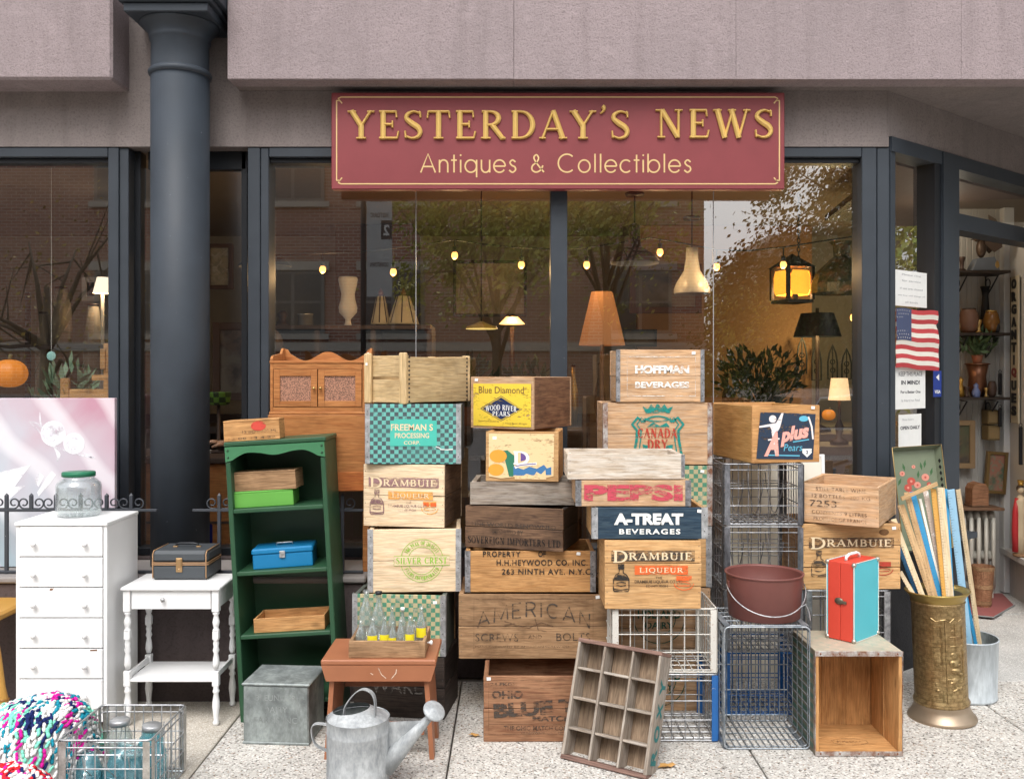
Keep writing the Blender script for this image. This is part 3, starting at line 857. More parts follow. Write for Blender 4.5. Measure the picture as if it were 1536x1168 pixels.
def crate(name, label, pxL, pxR, Yref, zb, zt, d=.30, rot=0.0, ref='L', mat=W_HON, smat=None, imat=None, nb=2, nsb=None, strap=None,
          t=.011, te=.018, tag_at=None, front_mat=None, group=None, cat='crate', end='front', strap_w=.022, lid=False, topfront=0):
    """open-topped box of boards: front and back faces of nb boards, thicker ends, bottom boards, optional metal edge straps"""
    rot = R(rot)
    P, w = solve(pxL, pxR, Yref, ref, rot, zb)
    h = zt - zb
    o = thing(name, label, cat, (P.x + math.cos(rot) * w / 2 - math.sin(rot) * d / 2, P.y + math.sin(rot) * w / 2 + math.cos(rot) * d / 2, zb), rot, group)
    smat = smat or mat; imat = imat or smat; fm = front_mat or mat
    nsb = nsb or nb
    bot = .009
    for (yy, m, n_) in ((-d / 2 + t / 2, fm, nb), (d / 2 - t / 2, mat, nb)):
        bh = (h - .001) / n_
        for i in range(n_):
            board(o, w - (.0 if n_ == 1 else RND.uniform(0, .003)), t, bh - .0022, (RND.uniform(-.001, .001), yy + RND.uniform(-.0006, .0006), bh * (i + .5)), (0, R(RND.uniform(-.22, .22)) if n_ > 1 else 0, 0), mat=m)
    for s in (-1, 1):
        bh = (h - .004) / nsb
        for i in range(nsb):
            board(o, d - 2 * t - .001, te, bh - .002, (s * (w / 2 - te / 2 - .0015), 0, bh * (i + .5)), (0, 0, R(90)), mat=smat)
    nbt = 3
    bw = (d - 2 * t - .002) / nbt
    for i in range(nbt):
        board(o, w - 2 * te - .006, bot, bw - .004, (0, -d / 2 + t + .001 + bw * (i + .5), bot / 2 + .001), (R(90), 0, 0), mat=imat)
    if lid:
        for i in range(nbt):
            board(o, w - .004, bot, d / nbt - .003, (0, -d / 2 + d / nbt * (i + .5), h + bot / 2), (R(90), 0, 0), mat=mat)
    if strap:
        for s in (-1, 1):
            x = s * (w / 2)
            b = MB()
            b.box(x - strap_w if s > 0 else x - .0015, x + .0015 if s > 0 else x + strap_w, -d / 2 - .0018, -d / 2 - .0004, .002, h - .001)
            xx0, xx1 = (x + .0002, x + .0016) if s > 0 else (x - .0016, x - .0002)
            b.box(xx0, xx1, -d / 2 - .0004, -d / 2 + strap_w * 1.15, .002, h - .001)
            b.jitter(.0005)
            b.build('corner_strap', strap, o)
            b = MB()
            for k in range(4 if h > .15 else 2):
                zz = h * (k + .5) / (4 if h > .15 else 2)
                b.lathe([(.0026, 0), (.002, .0014), (0, .0018)], 6, M=Matrix.Translation((x - s * strap_w / 2, -d / 2 - .0018, zz)) @ Matrix.Rotation(R(90), 4, 'X'))
            b.build('strap_nails', M_NAIL, o, kind='stuff')
        for s in (-1, 1):
            x = s * w / 2
            b = MB(); b.box(x - strap_w if s > 0 else x, x if s > 0 else x + strap_w, d / 2 + .0004, d / 2 + .0018, .002, h - .001)
            b.build('corner_strap', strap, o)
    else:
        b = MB()
        for s in (-1, 1):
            for k in range(nb * 2):
                b.lathe([(.0019, 0), (.0015, .0007), (0, .0009)], 6, M=Matrix.Translation((s * (w / 2 - te * .55), -d / 2 - .0006, h * (k + .5) / (nb * 2) + RND.uniform(-.004, .004))) @ Matrix.Rotation(R(90), 4, 'X'))
        b.build('nails', M_NAIL, o, kind='stuff')
    if tag_at:
        u, v = tag_at
        b = MB(); b.box(-.0085, .0085, -.0006, .0006, -.0065, .0065); b.build('price_tag', M_TAG, o, ((u - .5) * w, -d / 2 - .0028, v * h), (0, R(RND.uniform(-6, 6)), 0))
    o['w'] = w; o['h'] = h; o['d'] = d
    for k in ('w', 'h', 'd'): pass
    return o, w, h, -d / 2 - .0026
INK = printm('ink_black', (.03, .027, .025), .42)
INKF = printm('ink_black_faded', (.07, .055, .045), .62)
INKVF = printm('ink_brown_faded', (.13, .075, .045), .66)
INKR = printm('ink_red', (.42, .055, .035), .35)
INKO = printm('ink_orange', (.72, .13, .035), .38)
INKOF = printm('ink_orange_faded', (.75, .36, .10), .5)
INKP = printm('ink_pink', (.50, .07, .10), .52)
INKG = printm('ink_green', (.24, .50, .045), .28)
INKT = printm('ink_teal', (.015, .22, .19), .32)
INKD = printm('ink_dark_green', (.025, .10, .07), .35)
INKB = printm('ink_blue', (.03, .13, .22), .3)
INKW = printm('ink_white', (.80, .78, .74), .40)
WHT = printm('print_white', (.80, .80, .77), .14)
NAVY = printm('print_navy', (.016, .028, .085), .15)
YEL = printm('label_yellow', (.74, .53, .055), .2)
LTAN = printm('print_tan', (.74, .58, .38), .12)
def checker_mat(name, c1, c2, c3, sq=.0185, wear=.3):
    m, nt, b = newmat(name)
    tc = nd(nt, 'ShaderNodeTexCoord')
    sp = nd(nt, 'ShaderNodeSeparateXYZ'); lk(nt, tc.outputs['Object'], sp.inputs[0])
    cb = nd(nt, 'ShaderNodeCombineXYZ'); lk(nt, sp.outputs[0], cb.inputs[0]); lk(nt, sp.outputs[2], cb.inputs[1]); cb.inputs[2].default_value = .5
    ad = nd(nt, 'ShaderNodeVectorMath', operation='ADD'); ad.inputs[1].default_value = (9.999, 10.004, 0); lk(nt, cb.outputs[0], ad.inputs[0])
    ch = nd(nt, 'ShaderNodeTexChecker'); ch.inputs['Scale'].default_value = 1 / sq
    lk(nt, ad.outputs[0], ch.inputs[0]); ch.inputs[1].default_value = (*c1, 1); ch.inputs[2].default_value = (*c2, 1)
    v = coords(nt)
    n1 = noise(nt, v, 45, 5, .7); n2 = noise(nt, v, 6, 4, .6)
    c = mix(nt, ramp(nt, n1, [(.58 - wear * .15, 0), (.66 - wear * .15, .8)]), ch.outputs[0], c3)
    c = mix(nt, ramp(nt, n2, [(.45, 0), (.75, .5)]), c, [x * .5 for x in c1])
    lk(nt, c, b.inputs['Base Color']); b.inputs['Roughness'].default_value = .55
    bump(nt, b, n1, .15, .001)
    return m
CK_TEAL = checker_mat('checker_teal_slate', (.13, .42, .37), (.055, .075, .085), (.09, .12, .12), .0185, .0)
CK_GRN = checker_mat('checker_green_cream', (.07, .24, .15), (.52, .42, .24), (.42, .38, .28), .0195, .25)
def bottle_print(o, x, z, s, y, m1, m2):
    """printed flask: outline, dark shoulder, foot line"""
    out = [(x - .30 * s, z - .5 * s), (x + .30 * s, z - .5 * s), (x + .33 * s, z - .42 * s), (x + .33 * s, z + .02 * s), (x + .22 * s, z + .20 * s), (x + .09 * s, z + .28 * s), (x + .08 * s, z + .44 * s), (x - .08 * s, z + .44 * s), (x - .09 * s, z + .28 * s), (x - .22 * s, z + .20 * s), (x - .33 * s, z + .02 * s), (x - .33 * s, z - .42 * s), (x - .30 * s, z - .5 * s)]
    lines(o, [out, [(x - .32 * s, z - .40 * s), (x, z - .45 * s), (x + .32 * s, z - .40 * s)], [(x - .32 * s, z - .02 * s), (x + .32 * s, z - .02 * s)], [(x - .2 * s, z - .15 * s), (x, z - .11 * s), (x + .2 * s, z - .15 * s)], [(x - .2 * s, z - .24 * s), (x, z - .28 * s), (x + .2 * s, z - .24 * s)]], .045 * s, m1, y, 'bottle_print')
    shape(o, [[(x - .30 * s, z - .0 * s), (x + .30 * s, z - .0 * s), (x + .30 * s, z + .06 * s), (x + .15 * s, z + .20 * s), (x - .15 * s, z + .20 * s), (x - .30 * s, z + .06 * s)], [(x - .13 * s, z + .44 * s), (x + .13 * s, z + .44 * s), (x + .13 * s, z + .66 * s), (x - .13 * s, z + .66 * s)]], m2, y - .0003, 'bottle_print')
def drambuie(o, w, h, y, ink, inkr, box, ztop=.80, panel=True):
    zc = (ztop - .09) * h
    bh = .145 * h
    bx0, bx1 = -.43 * w, .43 * w
    shape(o, [[(bx0, zc - bh / 2), (bx1, zc - bh / 2), (bx1, zc + bh / 2), (bx0, zc + bh / 2)]], box, y, 'title_panel')
    lines(o, [[(bx0, zc - bh / 2), (bx1, zc - bh / 2), (bx1, zc + bh / 2), (bx0, zc + bh / 2), (bx0, zc - bh / 2)]], .0022, ink, y - .0004)
    serif(o, 'D', bx0 + .085 * w, zc - .008 * h, .15 * w, bh * 1.18, LTAN, y - .0008)
    serif(o, 'RAMBUIE', .075 * w, zc - .004 * h, .66 * w, bh * .72, LTAN, y - .0008, wf=1.1)
    if panel: shape(o, [[(-.19 * w, zc - .27 * h), (.36 * w, zc - .27 * h), (.36 * w, zc - .14 * h), (-.19 * w, zc - .14 * h)]], inkr, y, 'red_panel')
    if panel: serif(o, 'LIQUEUR', .085 * w, zc - .205 * h, .46 * w, .07 * h, LTAN, y - .0005)
    bottle_print(o, -.33 * w, zc - .34 * h, .34 * h, y - .0002, ink, ink)
    sans(o, 'THE', .06 * w, zc - .315 * h, .07 * w, .035 * h, ink, y)
    sans(o, 'DRAMBUIE LIQUEUR CO LTD', .06 * w, zc - .375 * h, .50 * w, .05 * h, ink, y, .01)
    sans(o, 'EDINBURGH', .04 * w, zc - .435 * h, .22 * w, .035 * h, ink, y)
    shape(o, [[(.24 * w, zc - .36 * h), (.40 * w, zc - .36 * h), (.40 * w, zc - .29 * h), (.24 * w, zc - .29 * h)]], inkr, y, 'crest_print')
    lines(o, [ell(.32 * w, zc - .40 * h, .10 * w, .09 * h, 12, 180, 360), ell(.32 * w, zc - .42 * h, .07 * w, .04 * h, 12, 0, 180), [(.26 * w, zc - .43 * h), (.38 * w, zc - .43 * h)]], .0035, inkr, y, 'crest_print')
o, w, h, y = crate('wooden_crate', 'nearly black wooden crate standing on the pavement behind the orange stool', 530, 667, -.215, 0, .27, .29, -8, 'R', W_VDK, nb=2)
sans(o, 'WARD', 0, .5 * h, .6 * w, .22 * h, printm('ink_grey_faded', (.22, .2, .18), .6), y)
o, w, h, y = crate('wooden_crate', 'green and cream checkered crate with metal edges behind the bottle tray', 529, 668, -.215, .272, .54, .29, -5, 'R', W_HON, smat=paint('crate_side_greygreen', (.10, .115, .10), .7), imat=W_DRK, nb=1, strap=M_STRAP, front_mat=CK_GRN, tag_at=(.89, .88))
o, w, h, y = crate('wooden_crate', 'pale new pine crate stamped SILVER CREST in green ring', 552, 691, -.175, .541, .819, .28, 3, 'L', W_PALE, nb=2, strap=M_STRAP, nsb=2)
cx_, cz_ = .08 * w, .50 * h
for rr in (.30, .195): ring(o, cx_, cz_, rr * h * 1.12, rr * h * 1.12, .0022, INKG, y)
for (txt, base, sgn) in (('THE PEAK OF QUALITY', 90, 1), ('FARMS INCORPORATED', -90, -1)):
    st = strokes(txt, GL, .16)
    xs = [p[0] for pl in st for p in pl]; tot = max(xs)
    rad = .247 * h * 1.12; out = []
    for pl in st:
        q = []
        for p in pl:
            a = R(base) - sgn * ((p[0] / tot - .5) * R(128)); r_ = rad + sgn * (p[1] - .5) * .062 * h
            q.append((cx_ + r_ * math.cos(a), cz_ + r_ * math.sin(a), p[2] * .06 * h))
        out.append(q)
    flat_strokes(MB(), out).build('lettering', INKG, o, (0, y, 0))
shape(o, [[(cx_ - .30 * w, cz_ - .075 * h), (cx_ + .30 * w, cz_ - .075 * h), (cx_ + .30 * w, cz_ + .075 * h), (cx_ - .30 * w, cz_ + .075 * h)]], W_PALE, y - .0006, 'band')
lines(o, [[(cx_ - .30 * w, cz_ - .075 * h), (cx_ + .30 * w, cz_ - .075 * h), (cx_ + .30 * w, cz_ + .075 * h), (cx_ - .30 * w, cz_ + .075 * h), (cx_ - .30 * w, cz_ - .075 * h)]], .002, INKG, y - .001)
serif(o, 'SILVER CREST', cx_, cz_, .55 * w, .10 * h, INKG, y - .001, wf=1.1)
o, w, h, y = crate('wooden_crate', 'pale Drambuie liqueur crate with faded print, between the SILVER CREST and FREEMAN S crates', 545, 667, -.155, .82, 1.098, .36, -9, 'R', W_PALE, smat=W_DRK, nb=2, lid=False)
drambuie(o, w, h, y, printm('ink_purple_faded', (.22, .12, .13), .5), INKOF, printm('ink_mauve_faded', (.30, .17, .17), .45))
shape(o, [[(.24 * w, .34 * h), (.31 * w, .34 * h), (.31 * w, .40 * h), (.24 * w, .40 * h)], [(.33 * w, .34 * h), (.40 * w, .34 * h), (.40 * w, .40 * h), (.33 * w, .40 * h)]], INKO, y - .0009, 'crest_print')
o, w, h, y = crate('wooden_crate', 'teal and slate checkered crate lettered FREEMAN S PROCESSING', 548, 691, -.13, 1.099, 1.366, .30, 0, 'L', W_DRK, smat=paint('crate_side_slate', (.06, .07, .07), .7), nb=1, strap=M_STRAP, front_mat=CK_TEAL, strap_w=.02)
shape(o, [[(-.24 * w, .30 * h), (.25 * w, .30 * h), (.25 * w, .72 * h), (.19 * w, .72 * h), (.19 * w, .745 * h), (-.2 * w, .745 * h), (-.2 * w, .72 * h), (-.24 * w, .72 * h)]], plain('label_teal', (.07, .47, .38), .5), y, 'label_panel')
sans(o, 'FREEMAN S', -.01 * w, .61 * h, .44 * w, .11 * h, LTAN, y - .0008, .02)
sans(o, 'PROCESSING', -.01 * w, .475 * h, .36 * w, .085 * h, LTAN, y - .0008, .015)
sans(o, 'CORP.', -.01 * w, .355 * h, .17 * w, .06 * h, LTAN, y - .0008, .01)
lines(o, [[(.24 * w, .29 * h), (.28 * w, .27 * h), (.29 * w, .245 * h), (.36 * w, .24 * h), (.42 * w, .245 * h)]], .004, WHT, y, 'scratch')
def rough_box():
    rot = R(-40)
    P, w = solve(549, 611, -.135, 'R', rot, 1.3665)
    d, h = .40, .215
    o = thing('wooden_crate', 'rough yellow pine box with two upright battens, set cornerwise on the FREEMAN S crate', 'crate', (P.x + math.cos(rot) * w / 2 - math.sin(rot) * d / 2, P.y + math.sin(rot) * w / 2 + math.cos(rot) * d / 2, 1.3665), rot)
    wm = wood('wood_rough_pine', (.82, .60, .33), (.62, .42, .20), stain=.45, knots=.8, var=.2)
    for yy in (-d / 2 + .008, d / 2 - .008):
        for i in range(2): board(o, w - .02, .012, h / 2 - .012, (0, yy + .006, h / 2 * (i + .5) + .004), mat=wm)
    for s in (-1, 1):
        board(o, h + .012, .018, .042, (s * (w / 2 - .021), -d / 2 - .004, h / 2 + .004), (0, R(90), 0), mat=wm, name='batten', ch=.004)
        board(o, h + .0, .018, .042, (s * (w / 2 - .021), d / 2 + .004, h / 2 + .001), (0, R(90), 0), mat=wm, name='batten', ch=.004)
        board(o, d - .01, .012, h - .012, (s * (w / 2 - .006), 0, h / 2 - .003), (0, 0, R(90)), mat=wm)
    for i in range(2): board(o, w - .03, .009, d / 2 - .01, (0, (i - .5) * d / 2, .006), (R(90), 0, 0), mat=wm)
    MB().box(-.007, .007, -.0005, .0005, -.006, .006).build('price_tag', M_TAG, o, (-w / 2 + .02, -d / 2 - .0145, h * .82))
    b = MB()
    for s in (-1, 1):
        for k in range(11): b.box(w / 2 - .0002, w / 2 + .0012, s * (d / 2 - .012) - .006, s * (d / 2 - .012) + .004, h * (k + .3) / 11, h * (k + .3) / 11 + .008)
    b.build('box_joints', W_VDK, o, kind='stuff')
rough_box()
o, w, h, y = crate('wooden_crate', 'reddish open crate printed OHIO BLUE TIP MATCHES on the pavement', 725, 905, -.455, 0, .269, .34, 0, 'L', W_RED, imat=W_DRK, nb=2, tag_at=(.045, .955))
lines(o, [[(-.455 * w, .115 * h), (.455 * w, .115 * h), (.455 * w, .93 * h), (-.455 * w, .93 * h), (-.455 * w, .115 * h)], [(-.455 * w, .82 * h), (.455 * w, .82 * h)], [(-.455 * w, .27 * h), (.455 * w, .27 * h)]], .002, INKVF, y)
sans(o, '24 PKGS.', -.33 * w, .875 * h, .22 * w, .045 * h, INKF, y, .01)
sans(o, 'No. 24', .33 * w, .875 * h, .16 * w, .045 * h, INKF, y, .01)
sans(o, 'OHIO', -.30 * w, .715 * h, .26 * w, .125 * h, INKF, y, .045)
sans(o, 'BLUE TIP', .015 * w, .52 * h, .86 * w, .22 * h, INKF, y, .055, arch=0, roll=R(-4))
sans(o, 'MATCHES', .12 * w, .355 * h, .42 * w, .08 * h, INKF, y, .03)
sans(o, 'THE OHIO MATCH COMPANY', 0, .21 * h, .66 * w, .07 * h, INKF, y, .015)
sans(o, 'WADSWORTH, OHIO', 0, .14 * h, .38 * w, .035 * h, INKF, y)
o, w, h, y = crate('wooden_crate', 'long brown crate printed AMERICAN SCREWS AND BOLTS resting across the Ohio matches crate', 688, 917, -.235, .2705, .551, .36, 0, 'L', W_BRN, nb=2, te=.02, tag_at=(.91, .95))
lines(o, [[(-.40 * w, .12 * h), (-.40 * w, .92 * h), (.38 * w, .92 * h), (.38 * w, .12 * h)]], .0018, INKVF, y)
st = fit_strokes(strokes('AMERICAN', {**GL, 'A': (.92, [th([(.04, 0), (.45, 1), (.86, 0)], .11), th([(.19, .32), (.71, .32)], .11)]), 'M': (1.1, [th([(.08, 0), (.14, 1), (.55, .1), (.96, 1), (1.02, 0)], .11)]), 'E': (.75, [th([(.65, 0), (.08, 0), (.08, 1), (.65, 1)], .11), th([(.08, .52), (.55, .52)], .11)]), 'R': (.8, [th([(.08, 0), (.08, 1), (.45, 1), (.65, .92), (.68, .74), (.6, .56), (.45, .5), (.08, .5)], .11), th([(.42, .5), (.72, 0)], .11)]), 'I': (.26, [th([(.12, 0), (.12, 1)], .11)]), 'C': (.95, [tarc(.5, .5, .42, .48, 48, 312, 16, .11)]), 'N': (.9, [th([(.08, 0), (.08, 1), (.76, 0), (.76, 1)], .11)])}, .2), .74 * w, .22 * h)
flat_strokes(MB(), bend(st, .85)).build('lettering', INKF, o, (-.01 * w, y, .76 * h))
sans(o, 'SCREWS', -.25 * w, .33 * h, .28 * w, .12 * h, INKF, y, -.005, spacing=1.1)
sans(o, 'AND', -.0 * w, .34 * h, .09 * w, .06 * h, INKVF, y)
sans(o, 'BOLTS', .25 * w, .34 * h, .22 * w, .12 * h, INKF, y, -.005, spacing=1.1)
sans(o, 'MANUFACTURED BY AMERICAN SCREW CO.', -.08 * w, .19 * h, .62 * w, .03 * h, INKVF, y)
lines(o, [[(-.2 * w, .58 * h), (-.12 * w, .52 * h), (-.04 * w, .48 * h), (.04 * w, .56 * h), (.12 * w, .5 * h)], [(-.2 * w, .52 * h), (-.1 * w, .56 * h)], [(.0 * w, .62 * h), (.02 * w, .45 * h), (.08 * w, .42 * h)]], .004, INKVF, y, 'emblem_print')
o, w, h, y = crate('wooden_crate', 'honey coloured crate stencilled PROPERTY OF HEYWOOD with steel edges', 698, 893, -.215, .552, .733, .30, 0, 'L', W_ORG, imat=W_DRK, nb=1, strap=M_STRAPD, tag_at=(.87, .93))
sans(o, 'PROPERTY', -.22 * w, .92 * h, .29 * w, .14 * h, INK, y, .03, spacing=1.2)
sans(o, 'OF', .09 * w, .92 * h, .06 * w, .14 * h, INK, y, .03)
sans(o, 'H.H.HEYWOOD CO. INC.', .09 * w, .715 * h, .70 * w, .14 * h, INK, y, .02, spacing=1.15)
sans(o, '263 NINTH AVE. N.Y.C.', .13 * w, .50 * h, .70 * w, .14 * h, INK, y, .02, spacing=1.15)
o, w, h, y = crate('wooden_crate', 'dark weathered crate printed SOVEREIGN IMPORTERS, turned to show its side', 698, 845, -.265, .7345, .921, .30, -17, 'R', W_DRK, imat=W_VDK, smat=W_VDK, nb=2, t=.014)
sans(o, 'FINE WORLD RENOWNED', 0, .56 * h, .86 * w, .10 * h, INKF, y, .01)
sans(o, 'IMPORTED BY', -.06 * w, .40 * h, .32 * w, .10 * h, INKF, y, .01)
serif(o, 'SOVEREIGN IMPORTERS LTD', 0, .19 * h, .94 * w, .16 * h, printm('ink_soft_black', (.02, .017, .016), .35), y)
o, w, h, y = crate('wooden_crate', 'grey weathered shallow tray crate under the orange-label crate', 705, 862, -.15, .9225, 1.025, .30, -3, 'L', W_GRY, nb=1, te=.022)
o, w, h, y = crate('wooden_crate', 'tan fruit crate with torn oranges label and letter D', 729, 838, -.15, 1.0265, 1.248, .27, -7, 'L', W_HON, smat=W_ORG, nb=1, t=.012, tag_at=(.12, .86), te=.02)
PAP = printm('label_cream', (.74, .54, .30), .22)
rr = random.Random(3)
shape(o, [[(-.46 * w, .10 * h), (-.3 * w, .06 * h), (-.1 * w, .09 * h), (.0, .06 * h), (.15 * w, .10 * h), (.3 * w, .07 * h), (.43 * w, .12 * h), (.44 * w, .95 * h), (-.46 * w, .95 * h)]], PAP, y, 'paper_label')
ORA = plain('print_orange', (.82, .33, .04), .5); GRL = plain('print_leaf_green', (.03, .17, .10), .5); BLU = plain('print_blue', (.05, .17, .36), .5); PUR = plain('print_purple', (.13, .07, .25), .5)
shape(o, [[(-.18 * w, .10 * h), (-.12 * w, .10 * h), (-.10 * w, .5 * h), (-.20 * w, .62 * h), (-.3 * w, .60 * h), (-.24 * w, .45 * h)]], GRL, y - .0004, 'leaf_print')
shape(o, [ell(-.33 * w, .50 * h, .12 * w, .13 * h), ell(-.36 * w, .23 * h, .11 * w, .12 * h)], ORA, y - .0007, 'orange_print')
shape(o, [[(-.12 * w, .12 * h), (.40 * w, .14 * h), (.40 * w, .30 * h), (.34 * w, .27 * h), (.30 * w, .34 * h), (.2 * w, .26 * h), (.1 * w, .30 * h), (.02 * w, .24 * h), (-.12 * w, .30 * h)]], BLU, y - .0005, 'torn_print')
shape(o, [[(-.02 * w, .58 * h), (.10 * w, .54 * h), (.07 * w, .44 * h), (-.02 * w, .40 * h)]], PUR, y - .0006, 'shadow_print')
serif(o, 'D', -.02 * w, .47 * h, .22 * w, .25 * h, WHT, y - .0012, wf=1.15)
lines(o, [[(-.10 * w, .28 * h), (-.02 * w, .33 * h), (.2 * w, .36 * h)]], .012, WHT, y - .0014, 'flourish')
lines(o, [[(-.09 * w, .30 * h), (.0 * w, .335 * h), (.19 * w, .36 * h)]], .004, PUR, y - .0019, 'flourish')
shape(o, [[(-.1 * w, .13 * h), (.0 * w, .10 * h), (.06 * w, .16 * h), (.16 * w, .12 * h), (.2 * w, .2 * h), (.26 * w, .15 * h), (.32 * w, .24 * h), (.33 * w, .05 * h), (-.1 * w, .05 * h)]], PAP, y - .0022, 'torn_edge')
o, w, h, y = crate('wooden_crate', 'brown box with yellow Blue Diamond pears label, cornerwise on the orange-label crate', 706, 800, -.125, 1.2495, 1.487, .38, -30, 'R', W_FAD, smat=W_DRK, nb=1, t=.012, te=.014, nsb=1, tag_at=(.10, .93))
W_REDB = wood('wood_redbrown', (.30, .155, .085), (.14, .065, .04), stain=.6, knots=.5, var=.1)
for ch_ in o.children:
    if ch_.name.startswith('board') and abs(ch_.rotation_euler.z) > 1: ch_.data = ch_.data.copy(); ch_.data.materials[0] = W_REDB
shape(o, [[(-.45 * w, .05 * h), (.47 * w, .05 * h), (.47 * w, .86 * h), (-.45 * w, .86 * h)]], YEL, y, 'paper_label')
sans(o, 'Blue Diamond', 0, .74 * h, .72 * w, .13 * h, plain('print_brown', (.16, .09, .03), .5), y - .0008, .005)
shape(o, [[(-.30 * w, .38 * h), (0, .18 * h), (.30 * w, .38 * h), (0, .60 * h)]], NAVY, y - .0006, 'diamond_print')
lines(o, [[(-.33 * w, .38 * h), (0, .155 * h), (.33 * w, .38 * h), (0, .625 * h), (-.33 * w, .38 * h)]], .003, NAVY, y - .0007)
serif(o, 'WOOD RIVER', 0, .41 * h, .50 * w, .10 * h, WHT, y - .0012, arch=1.2, wf=1.0)
serif(o, 'PEARS', 0, .29 * h, .28 * w, .09 * h, WHT, y - .0012)
sans(o, 'Grown and packed by', -.2 * w, .14 * h, .34 * w, .04 * h, plain('print_brown', (0, 0, 0)), y - .0006)
sans(o, 'Hood River, Oregon', .24 * w, .11 * h, .34 * w, .04 * h, plain('print_brown', (0, 0, 0)), y - .0006)
for (zb_, zt_, lab) in ((0, .277, 'lowest plank crate of the rear stack, green ring stamp showing behind blue wire crate'), (.278, .548, 'plank crate with green ring stamp showing behind the white wire crate')):
    o, w, h, y = crate('wooden_crate', lab, 905, 1066, -.105, zb_, zt_, .30, 0, 'L', W_FAD, nb=3)
    for rr_ in (.42, .27): ring(o, .02 * w, .5 * h, rr_ * h, rr_ * h, .004, INKD, y)
    sans(o, 'HOLLAND', .02 * w, .56 * h, .40 * w, .14 * h, INKD, y, .03)
    sans(o, 'DAIRY', .02 * w, .38 * h, .26 * w, .11 * h, INKD, y, .02)
o, w, h, y = crate('wooden_crate', 'tan crate with rusty metal edge seen behind the A-TREAT and Drambuie crates', 905, 1067, -.105, .549, .82, .30, 0, 'L', W_HON, nb=2, strap=M_STRAP, strap_w=.024)
sans(o, 'VERNON', 0, .5 * h, .6 * w, .16 * h, INKO, y, .02)
o, w, h, y = crate('wooden_crate', 'green checkered crate with rusty edge under the CANADA DRY crate', 905, 1068, -.105, .821, 1.092, .30, 0, 'L', W_HON, nb=1, strap=M_STRAPR, front_mat=CK_GRN, tag_at=(.91, .9))
o, w, h, y = crate('wooden_crate', 'CANADA DRY crate with green crest and red lettering', 905, 1068, -.105, 1.093, 1.371, .30, 0, 'L', W_FAD, nb=2, strap=M_STRAPR, strap_w=.02)
c_ = 0; zz = .49 * h
sh_ = lambda k: [(-.19 * k * w, zz - .32 * h), (-.17 * k * w, zz - .10 * h), (-.165 * k * w, zz + .06 * h), (-.205 * k * w, zz + .16 * h), (-.16 * k * w, zz + .27 * h), (-.12 * k * w, zz + .20 * h)]
lines(o, [[(a, b) for a, b in sh_(1.15)], [(-a, b) for a, b in sh_(1.15)]], .012, INKT, y, 'shield_print')
lines(o, [[(a, b) for a, b in sh_(.93)], [(-a, b) for a, b in sh_(.93)]], .006, INKT, y, 'shield_print')
lines(o, [ell(0, zz + .14 * h, .14 * w, .15 * h, 16, 20, 160), ell(0, zz + .28 * h, .13 * w, .07 * h, 12, 200, 340)], .007, INKT, y, 'shield_print')
shape(o, [[(-.11 * w, zz + .34 * h), (-.14 * w, zz + .45 * h), (-.09 * w, zz + .41 * h), (-.06 * w, zz + .49 * h), (-.03 * w, zz + .42 * h), (0, zz + .51 * h), (.03 * w, zz + .42 * h), (.06 * w, zz + .49 * h), (.09 * w, zz + .41 * h), (.14 * w, zz + .45 * h), (.11 * w, zz + .34 * h)]], INKT, y, 'crown_print')
shape(o, [[(-.13 * w, zz - .32 * h), (-.05 * w, zz - .32 * h), (-.08 * w, zz - .18 * h), (-.14 * w, zz - .16 * h)], [(.13 * w, zz - .32 * h), (.05 * w, zz - .32 * h), (.08 * w, zz - .18 * h), (.14 * w, zz - .16 * h)], [(-.10 * w, zz + .12 * h), (-.04 * w, zz + .20 * h), (.02 * w, zz + .13 * h), (.08 * w, zz + .19 * h), (.11 * w, zz + .12 * h)]], INKT, y, 'map_print')
serif(o, 'CANADA', 0, zz + .02 * h, .36 * w, .15 * h, INKR, y - .0008, wf=1.25)
serif(o, 'DRY', 0, zz - .16 * h, .19 * w, .15 * h, INKR, y - .0008, wf=1.25)
o, w, h, y = crate('wooden_crate', 'faded HOFFMAN BEVERAGES crate, topmost of its stack', 925, 1056, -.11, 1.372, 1.607, .28, 0, 'L', W_FAD, nb=2, strap=M_STRAPD, strap_w=.016, tag_at=(.88, .93))
sans(o, 'HOFFMAN', .02 * w, .62 * h, .62 * w, .16 * h, INKW, y, .06)
sans(o, 'BEVERAGES', .02 * w, .33 * h, .62 * w, .12 * h, INKW, y, .04)
lines(o, [[(-.38 * w, .12 * h), (.40 * w, .12 * h), (.40 * w, .86 * h), (-.38 * w, .86 * h), (-.38 * w, .12 * h)]], .004, printm('ink_white_faded', (.7, .66, .6), .75), y)
def zf(py, Y): return ZZ(py, Y)
YW = -.455
zw0 = .278; zw1 = .545
o, w, h, y = crate('wooden_crate', 'bright Drambuie crate with red panel, on the white wire crate under A-TREAT', 907, 1052, YW - .02, zw1, .826, .30, 0, 'L', W_HON, nb=3, lid=False)
drambuie(o, w, h, y, INK, INKO, INKF, .86)
o, w, h, y = crate('wooden_crate', 'navy blue crate lettered A-TREAT BEVERAGES with steel edges', 888, 1061, YW - .01, .827, .957, .31, 0, 'L', wood('wood_navy', (.022, .05, .085), (.014, .034, .06), stain=.2, knots=.1, over=(.12, .17, .2), ov_amt=.25), smat=W_HON, imat=W_HON, nb=1, strap=M_STRAP, tag_at=(.93, .88), strap_w=.024)
sans(o, 'A-TREAT', -.01 * w, .63 * h, .60 * w, .36 * h, WHT, y, .055)
sans(o, 'BEVERAGES', 0, .24 * h, .53 * w, .17 * h, WHT, y, .03, spacing=1.25)
